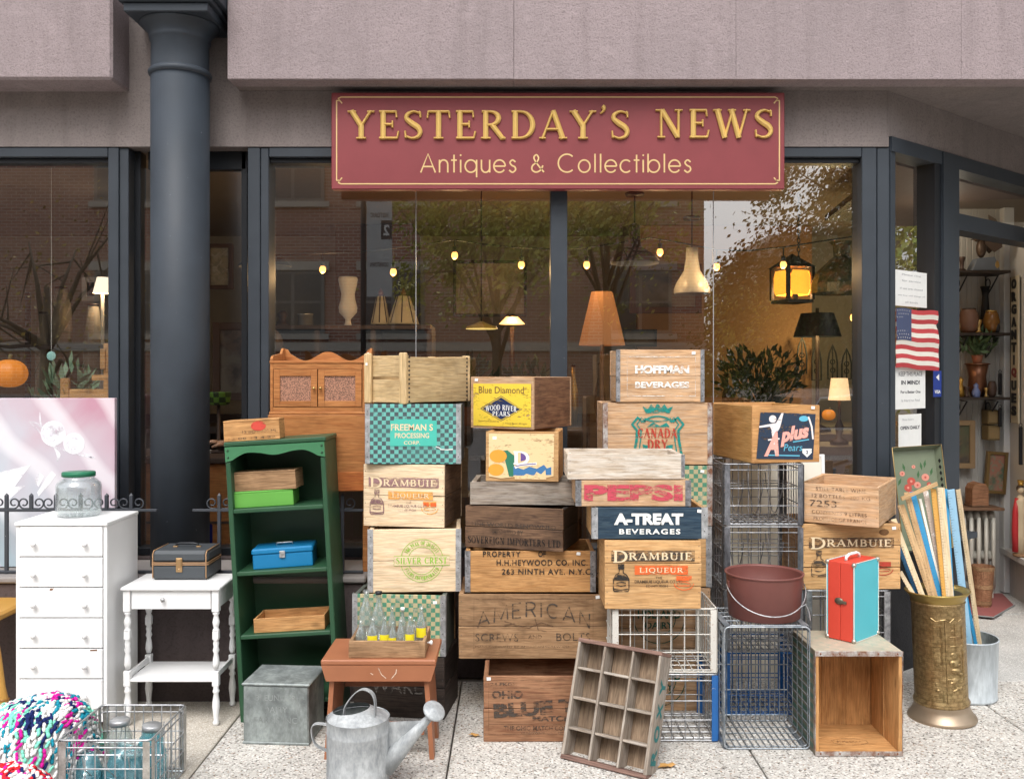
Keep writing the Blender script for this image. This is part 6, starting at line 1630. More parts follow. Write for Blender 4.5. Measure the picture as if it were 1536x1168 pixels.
b = MB(); b.lathe([(.124, .01), (.131, .278)], 36, cap1=False); b.build('inner_wall', GALVD, o)
STK = {'cream': wood('stick_cream', (.74, .60, .40), (.62, .46, .27), stain=.1, knots=0, var=.1), 'tan': wood('stick_tan', (.60, .40, .21), (.46, .28, .13), stain=.15, knots=0, var=.1),
       'blue': paint('stick_blue', (.02, .22, .42), .5, wear=.1, wearcol=(.6, .55, .45), scale=60), 'deep': paint('stick_deep_blue', (.005, .12, .28), .5), 'pale': paint('stick_pale_blue', (.30, .52, .70), .5, wear=.1, wearcol=(.7, .65, .55), scale=60),
       'gold': paint('stick_gold', (.52, .27, .05), .45), 'white': paint('stick_white', (.70, .66, .58), .5, wear=.15, wearcol=(.4, .3, .2)), 'grey': paint('stick_printed', (.50, .40, .33), .5, wear=.5, wearcol=(.75, .72, .7), scale=30)}
INKS = printm('ink_stick', (.05, .04, .04), .1)
def stick(A, B, w_, matk, label, nm='yardstick', roll=0, marks=True):
    A = Vector(A); B = Vector(B); L = (B - A).length
    x = (B - A).normalized(); y = Vector((0, 1, 0)); y = (y - x * y.dot(x)).normalized(); z = x.cross(y)
    M = Matrix(((x.x, y.x, z.x, 0), (x.y, y.y, z.y, 0), (x.z, y.z, z.z, 0), (0, 0, 0, 1))); M.translation = A
    o_ = MB().box(0, L, -.0025, .0025, -w_ / 2, w_ / 2, .0006).build(nm, STK[matk])
    o_.matrix_world = M @ Matrix.Rotation(R(roll), 4, 'X')
    tag(o_, label, 'yardstick', 'yardsticks fanned out of the brass stand and bucket')
    if marks:
        b = MB(); k = 0; zz = .02
        while zz < L - .01:
            k += 1; hgt = w_ * (.5 if k % 4 == 0 else .25)
            b.box(zz - .0005, zz + .0005, -.0027, -.00255, w_ / 2 - hgt, w_ / 2 - .0005); zz += .0127
        b.build('ruler_marks', INKS, o_, kind='stuff')
def S_in_stand(px, py, Ytop, base_ang, w_, matk, label, pxm=None, pym=892, **k):
    T = at(px, py, Ytop)
    m_ = at(pxm, pym, Yu + .03 * math.sin(R(base_ang)))           # passes through the mouth of the stand
    dirv = (m_ - T).normalized()
    Bm = m_ + dirv * .30
    q = Vector((Bm.x - xu + .012, Bm.y - Yu));
    if q.length > .078: q *= .078 / q.length
    Bm = Vector((xu - .012 + q.x, Yu + q.y, Bm.z))
    stick(Bm, T, w_, matk, label, **k)
S_in_stand(1340, 778, -.06, 60, .024, 'cream', 'cream yardstick, outermost on the left of the brass stand', 1383)
S_in_stand(1351, 757, -.05, 40, .030, 'tan', 'wide pale tan yardstick second from the left in the brass stand', 1397)
S_in_stand(1360, 738, -.03, 20, .026, 'tan', 'tan yardstick third from the left, its top under the cross stick', 1403)
S_in_stand(1368, 737, -.00, 70, .026, 'blue', 'bright blue yardstick with dark marks in the middle of the fan', 1414)
S_in_stand(1380, 748, -.01, 80, .012, 'white', 'thin white yardstick beside the bright blue one', 1420)
S_in_stand(1388, 736, .02, 90, .024, 'grey', 'printed grey and white yardstick with square blocks', 1424)
S_in_stand(1400, 733, -.02, -20, .024, 'gold', 'golden brown yardstick right of the printed one', 1424)
S_in_stand(1411, 731, -.03, -30, .034, 'cream', 'wide cream yardstick right of the golden one', 1436)
S_in_stand(1350, 820, -.02, 90, .030, 'deep', 'deep blue yardstick low on the left behind the cream ones', 1379)
S_in_stand(1350, 857, -.12, -60, .018, 'cream', 'short cream yardstick leaning far left out of the brass stand', 1371)
S_in_stand(1418, 733, .03, 90, .024, 'blue', 'teal blue yardstick behind the wide cream one', 1430)
def in_bucket(px, py, Yt_, pxb, matk, w_, label, pyb=958):
    T = at(px, py, Yt_); m_ = at(pxb, pyb, Yv - .03); dv = (m_ - T).normalized(); B = m_ + dv * ((m_.z - .03) / -dv.z)
    c_ = Vector((xv, Yv, B.z)); q = B - c_
    if q.length > .115: B = c_ + q * (.115 / q.length)
    stick(B, T, w_, matk, label)
in_bucket(1426, 734, -.02, 1452, 'pale', .034, 'pale blue yardstick standing in the galvanised bucket')
in_bucket(1437, 734, -.01, 1468, 'cream', .022, 'cream yardstick, rightmost in the galvanised bucket')
in_bucket(1430, 800, .05, 1462, 'blue', .016, 'narrow blue yardstick low between the two in the galvanised bucket')
stick(at(1352, 748, -.08), at(1406, 725, -.04), .018, 'tan', 'short tan stick lying across the tops of the yardsticks', marks=False)
Yy = .30
o = thing('metal_tray', 'sage green metal tray painted with roses leaning behind the yardsticks', 'tray', (XX(1387, Yy), Yy, ZLW + .072), euler=(R(-7), R(-3), R(6)))
wt, htt = .255, .50
M_SAGE = paint('sage_enamel', (.17, .20, .135), .35, wear=.12, wearcol=(.3, .25, .15), scale=60, dirt=.3)
MB().box(-wt / 2 + .02, wt / 2 - .02, 0, .003, .02, htt - .02, .001).build('tray_base', M_SAGE, o)
b = MB()
for s in (-1, 1):
    b.quad((s * (wt / 2 - .02), .001, .02), (s * wt / 2, -.035, 0), (s * wt / 2, -.035, htt), (s * (wt / 2 - .02), .001, htt - .02))
b.quad((-wt / 2 + .02, .001, htt - .02), (wt / 2 - .02, .001, htt - .02), (wt / 2, -.035, htt), (-wt / 2, -.035, htt)); b.quad((-wt / 2 + .02, .001, .02), (-wt / 2, -.035, 0), (wt / 2, -.035, 0), (wt / 2 - .02, .001, .02))
b.build('tray_rim', M_SAGE, o)
b = MB(); b.tube([(-wt / 2, -.035, 0), (wt / 2, -.035, 0), (wt / 2, -.035, htt), (-wt / 2, -.035, htt)], .0025, 6, closed=True); b.build('rolled_edge', plain('tray_gold', (.32, .22, .09), .4, .6), o)
bl = plain('tray_cutout', (.008, .008, .008), .8)
b = MB()
for k in range(12):
    z = .08 + .03 * k; x = wt / 2 - .009
    b.add([(x, -.018, z), (x + .0035, -.0243, z + .012), (x, -.0186, z + .024), (x - .0035, -.0113, z + .012)], [(0, 1, 2, 3)])
b.v = [(p[0] - .0015, p[1] - .002, p[2]) for p in b.v]; b.build('cutouts', bl, o, kind='stuff')
rosey = [plain('rose_red', (.42, .07, .05), .5), plain('rose_pink', (.60, .24, .18), .5), plain('rose_leaf', (.04, .11, .04), .5)]
for (x, z, r_, k) in ((-.03, .33, .022, 0), (-.05, .30, .020, 0), (.045, .345, .020, 1), (-.072, .37, .014, 1), (0, .31, .018, 1), (-.01, .40, .010, 1), (-.04, .27, .018, 0), (.06, .31, .012, 0)):
    shape(o, [ell(x, z, r_, r_ * .9, 12), ell(x + .003, z + .002, r_ * .6, r_ * .55, 10)], rosey[k], -.0008 - RND.random() * .0006, 'painted_rose')
    shape(o, [ell(x, z, r_ * .3, r_ * .3, 8)], rosey[1 - k], -.0018, 'painted_rose')
for (x, z, a_) in ((-.09, .33, 60), (.01, .36, 80), (.08, .37, 70), (-.015, .28, 20), (.07, .29, -30), (-.06, .40, 100), (.03, .40, 95), (.05, .41, 75)):
    c_, s_2 = math.cos(R(a_)), math.sin(R(a_)); shape(o, [[(x - c_ * .02, z - s_2 * .02), (x + s_2 * .007, z - c_ * .007), (x + c_ * .022, z + s_2 * .022), (x - s_2 * .007, z + c_ * .007)]], rosey[2], -.0004, 'painted_leaf')
Yq = .035; P, w = solve(405, 548, Yq, 'L', 0); d = .25
zc0 = ZZ(621, Yq); zc1 = ZZ(543, Yq)
W_CAB = wood('wood_cabinet', (.50, .215, .075), (.38, .14, .045), stain=.18, knots=.3, var=.08, rough=.42)
M_PUNCH_, nt, b_ = newmat('pierced_panel'); v = coords(nt); vo = nd(nt, 'ShaderNodeTexVoronoi'); vo.inputs['Scale'].default_value = 220; lk(nt, v, vo.inputs[0])
lk(nt, ramp(nt, vo.outputs['Distance'], [(.25, (.05, .03, .025)), (.6, (.40, .20, .13))]), b_.inputs['Base Color']); b_.inputs['Roughness'].default_value = .4
dz0 = .02
Pd, wd = solve(400, 550, Yq - .03, 'L', 0)
dro = thing('dresser', 'orange-brown wooden dresser between the green bookcase and the first crate stack', 'dresser', (Pd.x + wd / 2, Yq + .13, ZLW + .001))
zq0 = ZZ(737, Yq) - ZLW; zq1 = zc0 - .004 - ZLW
MB().box(-wd / 2, wd / 2, -.14, .12, zq0, zq1, .003).build('dresser_body', W_CAB, dro)
MB().box(-wd / 2 - .004, wd / 2 + .004, -.146, -.1405, zq0 + .004, zq0 + .09, .002).build('drawer_front', wood('wood_drawer', (.46, .15, .04), (.34, .09, .025), stain=.1, knots=.1), dro)
for sx in (-1, 1):
    for sy in (-.045, .10): MB().box(sx * (wd / 2 - .02) - .015, sx * (wd / 2 - .02) + .015, sy - .012, sy + .012, 0, zq0, .002).build('leg', W_CAB, dro)
o = thing('wall_cabinet', 'orange-brown cabinet with two pierced doors and scalloped gallery on the dresser', 'cabinet', (P.x + w / 2, Yq + d / 2, zc0 - .002))
h = zc1 - zc0; t = .014
for s in (-1, 1): MB().box(s * w / 2 - (t if s > 0 else 0), s * w / 2 + (0 if s > 0 else t), -d / 2, d / 2, .013, h - .004, .002).build('side_panel', W_CAB, o)
MB().box(-w / 2 - .004, w / 2 + .004, -d / 2 - .006, d / 2, 0, .0125, .003).build('base_board', W_CAB, o)
MB().box(-w / 2 - .002, w / 2 + .002, -d / 2 - .004, d / 2, h - .0035, h + .008, .002).build('top_board', W_CAB, o)
MB().box(-w / 2 + t, w / 2 - t, d / 2 - .006, d / 2 - .001, .013, h - .004).build('back_panel', W_CAB, o)
MB().box(-w / 2 + t + .001, w / 2 - t - .001, -d / 2 - .0, -d / 2 + .010, h - .030, h - .004).build('face_rail', W_CAB, o)
MB().box(-w / 2 + t + .001, w / 2 - t - .001, -d / 2 - .0, -d / 2 + .010, .013, .034).build('face_rail', W_CAB, o)
dw = (w - 2 * t - .006) / 2
for s in (-1, 1):
    cx_ = s * dw / 2 + s * .001
    z0, z1 = .036, h - .032; f = .030
    dd_ = MB()
    dd_.box(cx_ - dw / 2 + .001, cx_ - dw / 2 + f, -d / 2 - .003, -d / 2 + .009, z0, z1, .001); dd_.box(cx_ + dw / 2 - f, cx_ + dw / 2 - .001, -d / 2 - .003, -d / 2 + .009, z0, z1, .001)
    dd_.box(cx_ - dw / 2 + f + .0003, cx_ + dw / 2 - f - .0003, -d / 2 - .0028, -d / 2 + .009, z0, z0 + f * .9, .001); dd_.box(cx_ - dw / 2 + f + .0003, cx_ + dw / 2 - f - .0003, -d / 2 - .0028, -d / 2 + .009, z1 - f, z1, .001)
    do = dd_.build('door', W_CAB, o)
    MB().box(cx_ - dw / 2 + f, cx_ + dw / 2 - f, -d / 2 + .003, -d / 2 + .006, z0 + f * .9, z1 - f).build('pierced_panel', M_PUNCH_, do)
    MB().lathe([(.003, 0), (.003, .006), (.007, .011), (.0065, .016), (0, .018)], 12, M=Matrix.Translation((cx_ - s * (dw / 2 - .014), -d / 2 - .003, (z0 + z1) / 2)) @ Matrix.Rotation(R(90), 4, 'X')).build('knob', BRASSM, do)
pts = [(-w / 2, h + .009)]
for i in range(37):
    u = i / 36; x = -w / 2 + w * u; z = h + .034 + .022 * math.cos((u - .5) * 4 * PI) * (1 if abs(u - .5) < .38 else .9) + (.016 if abs(u - .5) > .44 else 0)
    pts.append((x, z))
pts.append((w / 2, h + .009))
MB().prism(pts, d / 2 - .012, d / 2 - .002).build('gallery', W_CAB, o)
for s in (-1, 1):
    sp_ = [(-d / 2 + .004, h + .009), (d / 2 - .013, h + .009), (d / 2 - .013, h + .072), (d / 2 - .04, h + .070), (d / 2 - .07, h + .045), (-d / 2 + .06, h + .035), (-d / 2 + .02, h + .030), (-d / 2 + .004, h + .018)]
    x0, x1 = sorted((s * w / 2, s * (w / 2 - .011)))
    b = MB(); n_ = len(sp_); b.add([(x0, a_, b__) for a_, b__ in sp_] + [(x1, a_, b__) for a_, b__ in sp_], [tuple(reversed(range(n_))), tuple(range(n_, 2 * n_))] + [(i, (i + 1) % n_, (i + 1) % n_ + n_, i + n_) for i in range(n_)])
    b.build('gallery_side', W_CAB, o)
MB().box(-.009, .009, -.0005, .0005, -.006, .006).build('price_tag', M_TAG, o, (w / 2 - .02, d / 2 - .0135, h + .045))
for (px, py, rz, lab, sz) in ((1000, 1150, 20, 'curled ochre leaf on the pavement right of the ROXY crate', .030), (711, 1104, -10, 'small pale yellow leaf on the pavement left of the Ohio matches crate', .020)):
    s_ = (py - CY) / EYE; Y = F / s_ - CAMD; X = (px - CX) / s_
    b = MB(); vs = [(0, 0, .012)]; n_ = 14
    for i in range(n_):
        a_ = 2 * PI * i / n_; r_ = sz * (1.1 if i % 2 else .8) * (1.25 - .35 * abs(math.sin(a_))); vs.append((r_ * math.cos(a_), r_ * .7 * math.sin(a_), .004 + .008 * abs(math.cos(a_ * 1.5))))
    b.add(vs, [(0, 1 + i, 1 + (i + 1) % n_) for i in range(n_)])
    b.tube([(sz * .9, 0, .006), (sz * 1.6, .006, .003)], .0008, 4)
    tag(b.build('fallen_leaf', plain('leaf_ochre', (.48, .26, .08), .7), None, (X, Y, 0), (0, 0, R(rz))), lab, 'leaf')
fl = MB(); fl.box(-6, 2.3, .62, 6.2, -.045, .02); structure(fl.build('shop_floor', wood('floor_boards', (.16, .10, .06), (.09, .055, .035), stain=.3)))
M_WALLI = plain('wall_cream', (.40, .35, .27), .85); M_CEIL = plain('ceiling_tan', (.34, .26, .19), .9); M_DKW2 = plain('dark_wainscot', (.07, .045, .035), .6)
rm = thing('shop_room', 'dim shop interior with cream walls and tan ceiling behind the glass', 'room', (0, 5, 0))
def rmp(b, nm, m): b.v = [(p[0], p[1] - 5, p[2]) for p in b.v]; return b.build(nm, m, rm)
rmp(MB().box(-6, 5.2, 5.0, 5.15, .02, 3.0), 'back_wall', M_WALLI)
rmp(MB().box(-6.1, -6, .6, 5, .02, 3.0), 'side_wall', M_WALLI)
rmp(MB().box(5.2, 5.3, 1.5, 5, .02, 3.0), 'side_wall', M_WALLI)
def slabp(ps, z0, z1): n_ = len(ps); return MB().add([(x, y, z0) for x, y in ps] + [(x, y, z1) for x, y in ps], [tuple(reversed(range(n_))), tuple(range(n_, 2 * n_))] + [(i, (i + 1) % n_, (i + 1) % n_ + n_, i + n_) for i in range(n_)])
rmp(slabp([(-6, .78), (1.9, .78), (5.2, 3.37), (5.2, 5.2), (-6, 5.2)], 2.86, 2.95), 'ceiling', M_CEIL)
rmp(MB().box(-6, 2.4, 4.9, 4.99, .02, 1.1), 'wainscot', M_DKW2)
rmp(MB().box(-1.6, -.9, 4.2, 4.9, .02, 2.85), 'partition', M_DKW2)
def emis(name, col, st):
    if name in MATS: return MATS[name]
    m, nt, b = newmat(name); b.inputs['Base Color'].default_value = (*col, 1); b.inputs['Emission Color'].default_value = (*col, 1); b.inputs['Emission Strength'].default_value = st
    MATS[name] = m; return m
def lamp(loc, power, col=(1, .62, .28), r=.04, par=None):
    l = bpy.data.lights.new('lamp_light', 'POINT'); l.energy = power; l.color = col; l.shadow_soft_size = r
    o_ = bpy.data.objects.new('lamp_light', l); o_.location = loc; C.objects.link(o_)
    if par: o_.parent = par; o_.location = Vector(loc) - par.matrix_world.translation if False else loc
    return o_
WARM = (1, .60, .25)
BULB = emis('bulb_glow', (1, .46, .12), 1.7);
Ysl = 1.15
cab = [(395, 384), (484, 380), (540, 378), (587, 373), (640, 366), (682, 360), (730, 367), (782, 372), (832, 374), (880, 372), (930, 364), (975, 357), (1020, 364), (1075, 375), (1125, 376), (1175, 371), (1225, 363), (1278, 355), (1330, 350)]
sl = thing('string_lights', 'string of warm bare bulbs on a black cable across the windows', 'string lights', tuple(at(850, 370, Ysl)))
o0 = at(850, 370, Ysl)
MB().tube([at(a_, b__, Ysl) - o0 for a_, b__ in cab], .0045, 5).build('cable', M_DARKP, sl)
for (px, py, pyc) in ((484, 404, 380), (590, 408, 373), (682, 383, 360), (782, 397, 372), (880, 397, 372), (990, 378, 358), (1075, 400, 375), (1175, 397, 371), (1280, 476, 440)):
    p = at(px, py, Ysl) - o0; c_ = at(px, pyc, Ysl) - o0
    so_ = MB().tube([c_, p + Vector((0, 0, .03))], .004, 5).build('socket', M_DARKP, sl)
    b = MB(); b.lathe([(.012, .05), (.014, .02), (.012, .018)], 10, c=tuple(p)); b.build('socket_cap', M_DARKP, so_)
    b = MB(); b.ball(tuple(p), .019, 12, 8, sz=1.25); b.build('bulb', BULB, so_)
    lamp(tuple(p + o0 + Vector((0, .0, -.03))), 2.2)
def pend(px, pyt, pyb, rpx, Y, mat, label, inner, profile, cord_top):
    zb_ = ZZ(pyb, Y); zt2 = ZZ(pyt, Y); r = rpx / sc(Y); X = XX(px, Y)
    o_ = thing('pendant_lamp', label, 'lamp', (X, Y, zb_)); H = zt2 - zb_
    b = MB(); b.lathe([(r * a_, H * z) for a_, z in profile], 28, cap0=False, cap1=True); b.build('lamp_shade', mat, o_)
    b = MB(); b.lathe([(r * a_ * .97, H * z - .002) for a_, z in profile], 28, cap0=False, cap1=True); b.build('shade_lining', inner, o_)
    MB().tube([(0, 0, H), (0, 0, 2.86 - zb_)], .005, 5).build('cord', M_DARKP, o_)
    b = MB(); b.lathe([(.05, -.02), (.055, -.006), (.05, 0)], 16, c=(0, 0, 2.86 - zb_ if cord_top is None else ZZ(cord_top, Y) - zb_)); b.build('ceiling_rose', M_DARKP, o_)
    return o_
BARN = [(1, 0), (.98, .06), (.82, .20), (.45, .34), (.28, .42), (.24, .60), (.20, .95), (.08, 1)]
M_BRZ = plain('bronze_enamel', (.055, .032, .024), .5, .2)
pend(952, 335, 395, 37, .95, M_BRZ, 'bronze barn pendant lamp hanging behind the glass right of the mullion', plain('shade_inside', (.40, .36, .30), .6), BARN, 289)
pend(1038, 372, 440, 27, 1.3, plain('milk_glass', (.40, .39, .36), .3), 'white milk glass pendant lamp right of the bronze one', plain('milk_glass', (0, 0, 0)), [(1, 0), (1, .1), (.85, .25), (.45, .5), (.35, .75), (.33, 1)], 325)
pend(398, 372, 400, 40, .9, M_DARKP, 'black pendant lamp partly hidden by the window frame beside the column', plain('shade_inside', (0, 0, 0)), [(1, 0), (.96, .1), (.7, .4), (.3, .6), (.2, 1)], None)
pend(722, 482, 493, 24, 2.2, plain('yellow_enamel', (.62, .52, .16), .4), 'flat yellow disc lamp low in the left half of the main window', emis('yellow_disc', (1, .75, .25), .5), [(1, 0), (.9, .3), (.4, .7), (.1, 1)], None)
ysh = 1.9
shf = thing('shelf_unit', 'dark wooden shelf unit running behind the left half of the main window', 'shelf', tuple(at(520, 900, ysh)))
q0 = Vector(shf.location)
X0, X1 = XX(395, ysh), XX(648, ysh); zsh = ZZ(489, ysh)
MB().box(X0 - q0.x, X1 - q0.x, 0 - .12, .25, zsh - .025 - q0.z, zsh - q0.z).build('shelf', M_DKW2, shf)
MB().box(X0 - q0.x, X1 - q0.x, .2, .22, .02 - q0.z, zsh - .026 - q0.z).build('back_panel', M_DKW2, shf)
for px in (397, 480, 563, 646): MB().box(XX(px, ysh) - q0.x - .015, XX(px, ysh) - q0.x + .015, -.1, .199, .02 - q0.z, zsh - .026 - q0.z).build('upright', M_DKW2, shf)
MB().box(X0 - q0.x, X1 - q0.x, -.11, .198, ZZ(560, ysh) - q0.z, ZZ(555, ysh) - q0.z + .005).build('shelf', M_DKW2, shf)
def stand_on(nm, label, cat, px, pyt, rpx, prof, mat, Y=ysh + .02, zb=None, pn='body'):
    z0 = zsh if zb is None else zb; H = ZZ(pyt, Y) - z0; r = rpx / sc(Y)
    o_ = thing(nm, label, cat, (XX(px, Y), Y, z0 + .001)); b = MB(); b.lathe([(r * a_, H * z) for a_, z in prof], 22); b.build(pn, mat, o_); return o_, r, H
M_LINEN = plain('linen_white', (.80, .78, .73), .8); M_LINC = plain('linen_cream', (.55, .48, .33), .8)
o_, r, H = stand_on('dress_form', 'white pleated vase-shaped dress form on the dark shelf', 'dress form', 522, 416, 14, [(.45, 0), (.3, .08), (.3, .14), (.95, .28), (1.0, .38), (.78, .55), (.72, .66), (.95, .84), (1.05, .96), (.95, 1)], M_LINEN)
for (px, pyt, rp, lab) in ((571, 432, 15, 'small cream pleated lamp shade on a dark stand'), (605, 432, 24, 'wide cream panelled lamp shade beside the glazing joint')):
    o_, r, H = stand_on('table_lamp', lab, 'lamp', px, pyt, rp, [(1, .04), (.97, .10), (.42, .78)], M_LINC, pn='lamp_shade')
    MB().lathe([(.012, H * .78), (.02, H * .86), (.012, H * .92), (0, H)], 10).build('finial', plain('finial_red', (.12, .03, .02), .4), o_)
    b = MB(); b.lathe([(r * .5, 0), (r * .5, .01), (.012, .02), (.01, H * .3)], 12); b.build('lamp_base', M_BRZ, o_)
    for k in range(8):
        a_ = 2 * PI * k / 8; MB().tube([(r * .98 * math.cos(a_), r * .98 * math.sin(a_), H * .08), (r * .43 * math.cos(a_), r * .43 * math.sin(a_), H * .78)], .004, 4).build('rib', M_BRZ, o_)
stand_on('metal_pot', 'shiny metal pot on the dark shelf behind the cabinet', 'pot', 458, 471, 11, [(.9, 0), (1, .1), (1, .85), (1.08, .9), (1.08, 1)], plain('tin', (.5, .48, .44), .3, .8))
stand_on('candelabra', 'dark twin-headed figurine on the shelf at the left of the main window', 'figurine', 424, 466, 12, [(1, 0), (.7, .2), (.4, .5), (.7, .75), (.3, 1)], M_BRZ)
def framed(nm, label, cat, px0, py0, px1, py1, Y, fm, pm, fw=.03, rot=0, deco=None, roll=0):
    a_, b__ = at(px0, py1, Y), at(px1, py0, Y)
    o_ = thing(nm, label, cat, ((a_.x + b__.x) / 2, Y, (a_.z + b__.z) / 2), euler=(0, roll, rot)); w_ = abs(b__.x - a_.x) / 2; h_ = (b__.z - a_.z) / 2
    for (x0, x1, z0, z1) in ((-w_, -w_ + fw, -h_, h_), (w_ - fw, w_, -h_, h_), (-w_ + fw, w_ - fw, -h_, -h_ + fw), (-w_ + fw, w_ - fw, h_ - fw, h_)):
        MB().box(x0, x1, -.02, .01, z0, z1, .002).build('frame', fm, o_)
    MB().box(-w_ + fw * .9, w_ - fw * .9, -.008, .008, -h_ + fw * .9, h_ - fw * .9).build('picture', pm, o_)
    if deco: deco(o_, w_, h_)
    return o_
def artm(name, c1, c2, c3, sc_=6):
    m, nt, b = newmat(name); v = coords(nt); n1 = noise(nt, v, sc_, 5, .6, 1); n2 = noise(nt, v, sc_ * .5, 3, .5)
    c = mix(nt, ramp(nt, n1, [(.42, 0), (.55, 1)]), c1, c2); c = mix(nt, ramp(nt, n2, [(.5, 0), (.62, 1)]), c, c3)
    lk(nt, c, b.inputs['Base Color']); b.inputs['Roughness'].default_value = .4; MATS[name] = m; return m
framed('framed_mirror', 'wide thin black-framed picture hanging behind the left half of the main window', 'picture', 680, 391, 790, 475, 2.6, M_DARKP, artm('art_dim', (.22, .18, .13), (.14, .13, .07), (.30, .24, .16)), .02)
framed('framed_painting', 'dark red framed painting below the bronze pendant lamp', 'picture', 944, 396, 1052, 470, 3.2, plain('frame_dark_red', (.09, .025, .015), .4), artm('art_dark', (.035, .02, .015), (.08, .05, .03), (.16, .13, .11)), .05)
framed('chalkboard', 'small black chalkboard on the back wall right of the amber shade', 'sign', 935, 494, 985, 520, 4.0, M_DARKP, artm('art_black', (.03, .03, .03), (.05, .05, .05), (.1, .1, .1)), .02)
framed('framed_picture', 'framed sampler high between the column and the main window', 'picture', 310, 366, 350, 434, 2.4, plain('frame_brown', (.10, .05, .03), .5), artm('art_cream', (.42, .38, .30), (.25, .22, .16), (.35, .3, .2), 20), .03)
framed('framed_picture', 'large dark framed picture low between the column and the main window', 'picture', 320, 484, 386, 600, 2.2, plain('frame_brown', (0, 0, 0)), artm('art_brown', (.15, .10, .07), (.08, .06, .05), (.2, .16, .12), 12), .05)
framed('framed_picture', 'small dark window-like picture beside the white lamp at the left', 'picture', 124, 416, 150, 452, 3.2, M_LINEN, artm('art_black', (0, 0, 0), (0, 0, 0), (0, 0, 0)), .04)
Ya = 1.3; o_ = thing('floor_lamp', 'floor lamp with tall amber parchment shade just right of the centre mullion', 'lamp', (XX(903, Ya), Ya, .02))
z0, z1 = ZZ(518, Ya), ZZ(438, Ya); r0, r1 = 35 / sc(Ya), 16 / sc(Ya)
m_, nt, b_ = newmat('parchment'); b_.inputs['Base Color'].default_value = (.36, .17, .07, 1); b_.inputs['Roughness'].default_value = .7; b_.inputs['Emission Color'].default_value = (.85, .30, .08, 1); b_.inputs['Emission Strength'].default_value = .05
b = MB(); b.lathe([(r0, z0 - .02), (r1, z1 - .02)], 8, cap0=False, cap1=False); b.sm = [False] * len(b.f); b.build('lamp_shade', m_, o_)
b = MB(); b.lathe([(.12, 0), (.12, .02), (.02, .05), (.012, .2), (.012, z1 - .1)], 14); b.build('stand', M_BRZ, o_)
lamp((XX(903, Ya), Ya, (z0 + z1) / 2), 1)
Yp = 3.0; o_ = thing('table_lamp', 'small brass lamp with glowing bulb under the black-framed picture', 'lamp', (XX(768, Yp), Yp, 1.1))
b = MB(); b.lathe([(.09, 0), (.09, .02), (.02, .04), (.03, .2), (.015, ZZ(490, Yp) - 1.1)], 14); b.build('lamp_base', M_BRZ, o_)
b = MB(); b.lathe([(.10, ZZ(486, Yp) - 1.1), (.04, ZZ(474, Yp) - 1.1)], 16, cap0=False, cap1=False); b.build('lamp_shade', emis('shade_bright', (1, .50, .14), 2.5), o_)
lamp((XX(768, Yp), Yp - .1, ZZ(478, Yp)), 3.5)
tb = thing('display_table', 'dark display table loaded with stock in the middle of the shop', 'table', (0, 3.1, .02))
MB().box(-2.6, 3.6, -.35, .35, 1.03, 1.079).build('tabletop', M_DKW2, tb)
for x in (-2.5, -1, .6, 2, 3.5):
    for yy in (-.3, .3): MB().box(x - .03, x + .03, yy - .03, yy + .03, 0, 1.029).build('leg', M_DKW2, tb)
MB().box(-2.6, 3.6, .30, .32, .3, 1.0).build('modesty_panel', M_DKW2, tb)
def potplant(px, Y, z, r, n, label, mat=None, pot=None, ls=.05, hgt=.25, cat='plant', nm='potted_plant'):
    o_ = thing(nm, label, cat, (XX(px, Y), Y, z)); rd = random.Random(int(px))
    b = MB(); b.lathe([(r * .42, 0), (r * .5, .02), (r * .62, r * .9), (r * .66, r * .92), (r * .6, r * .9)], 16); b.build('pot', pot or plain('terracotta', (.28, .11, .06), .7), o_)
    b = MB()
    for i in range(n):
        v_ = Vector([rd.gauss(0, 1) for _ in range(3)]).normalized() * rd.random() ** .4; p = Vector((v_.x * hgt * .75, v_.y * hgt * .6, r * .9 + hgt * .55 + v_.z * hgt * .55))
        d_ = (p - Vector((0, 0, r * .8)) + Vector([rd.gauss(0, .3) * hgt for _ in range(3)])).normalized(); u = d_.orthogonal().normalized(); w_ = d_.cross(u)
        w_ = (w_ + u * rd.uniform(-1, 1)).normalized(); s = ls * rd.uniform(.7, 1.2)
        b.add([p - d_ * s, p + w_ * s * .38, p + d_ * s * 1.1, p - w_ * s * .38], [(0, 1, 2, 3)])
        if i % 3 == 0: b.tube([(0, 0, r * .8), tuple(p - d_ * s)], .002, 4)
    b.build('foliage', mat or plain('foliage_green', (.05, .10, .035), .6), o_, kind='stuff')
potplant(700, 2.9, 1.1, .16, 160, 'leafy dark plant on the display table behind the Blue Diamond box', ls=.06, hgt=.36)
potplant(790, 2.7, 1.1, .15, 150, 'dark plant under the glowing brass lamp', ls=.06, hgt=.34)
potplant(640, 3.0, 1.1, .15, 90, 'fern at the left of the display table', ls=.05, hgt=.3)
potplant(1140, 2.9, 1.1, .14, 380, 'bushy dark houseplant in the right half of the window', plain('foliage_dark', (.03, .045, .02), .6), ls=.042, hgt=.46)
potplant(122, 1.0, 1.037, .13, 150, 'pale green leafy houseplant behind the pink painting', plain('foliage_sage', (.17, .26, .16), .5), ls=.045, hgt=.40)
curios = [(1090, 560, 8), (1105, 548, 6), (1118, 556, 9), (1150, 545, 7), (900, 545, 9), (940, 540, 8), (1165, 552, 6), (1020, 545, 8), (965, 548, 6), (860, 548, 8), (1048, 552, 7), (1290, 560, 8)]
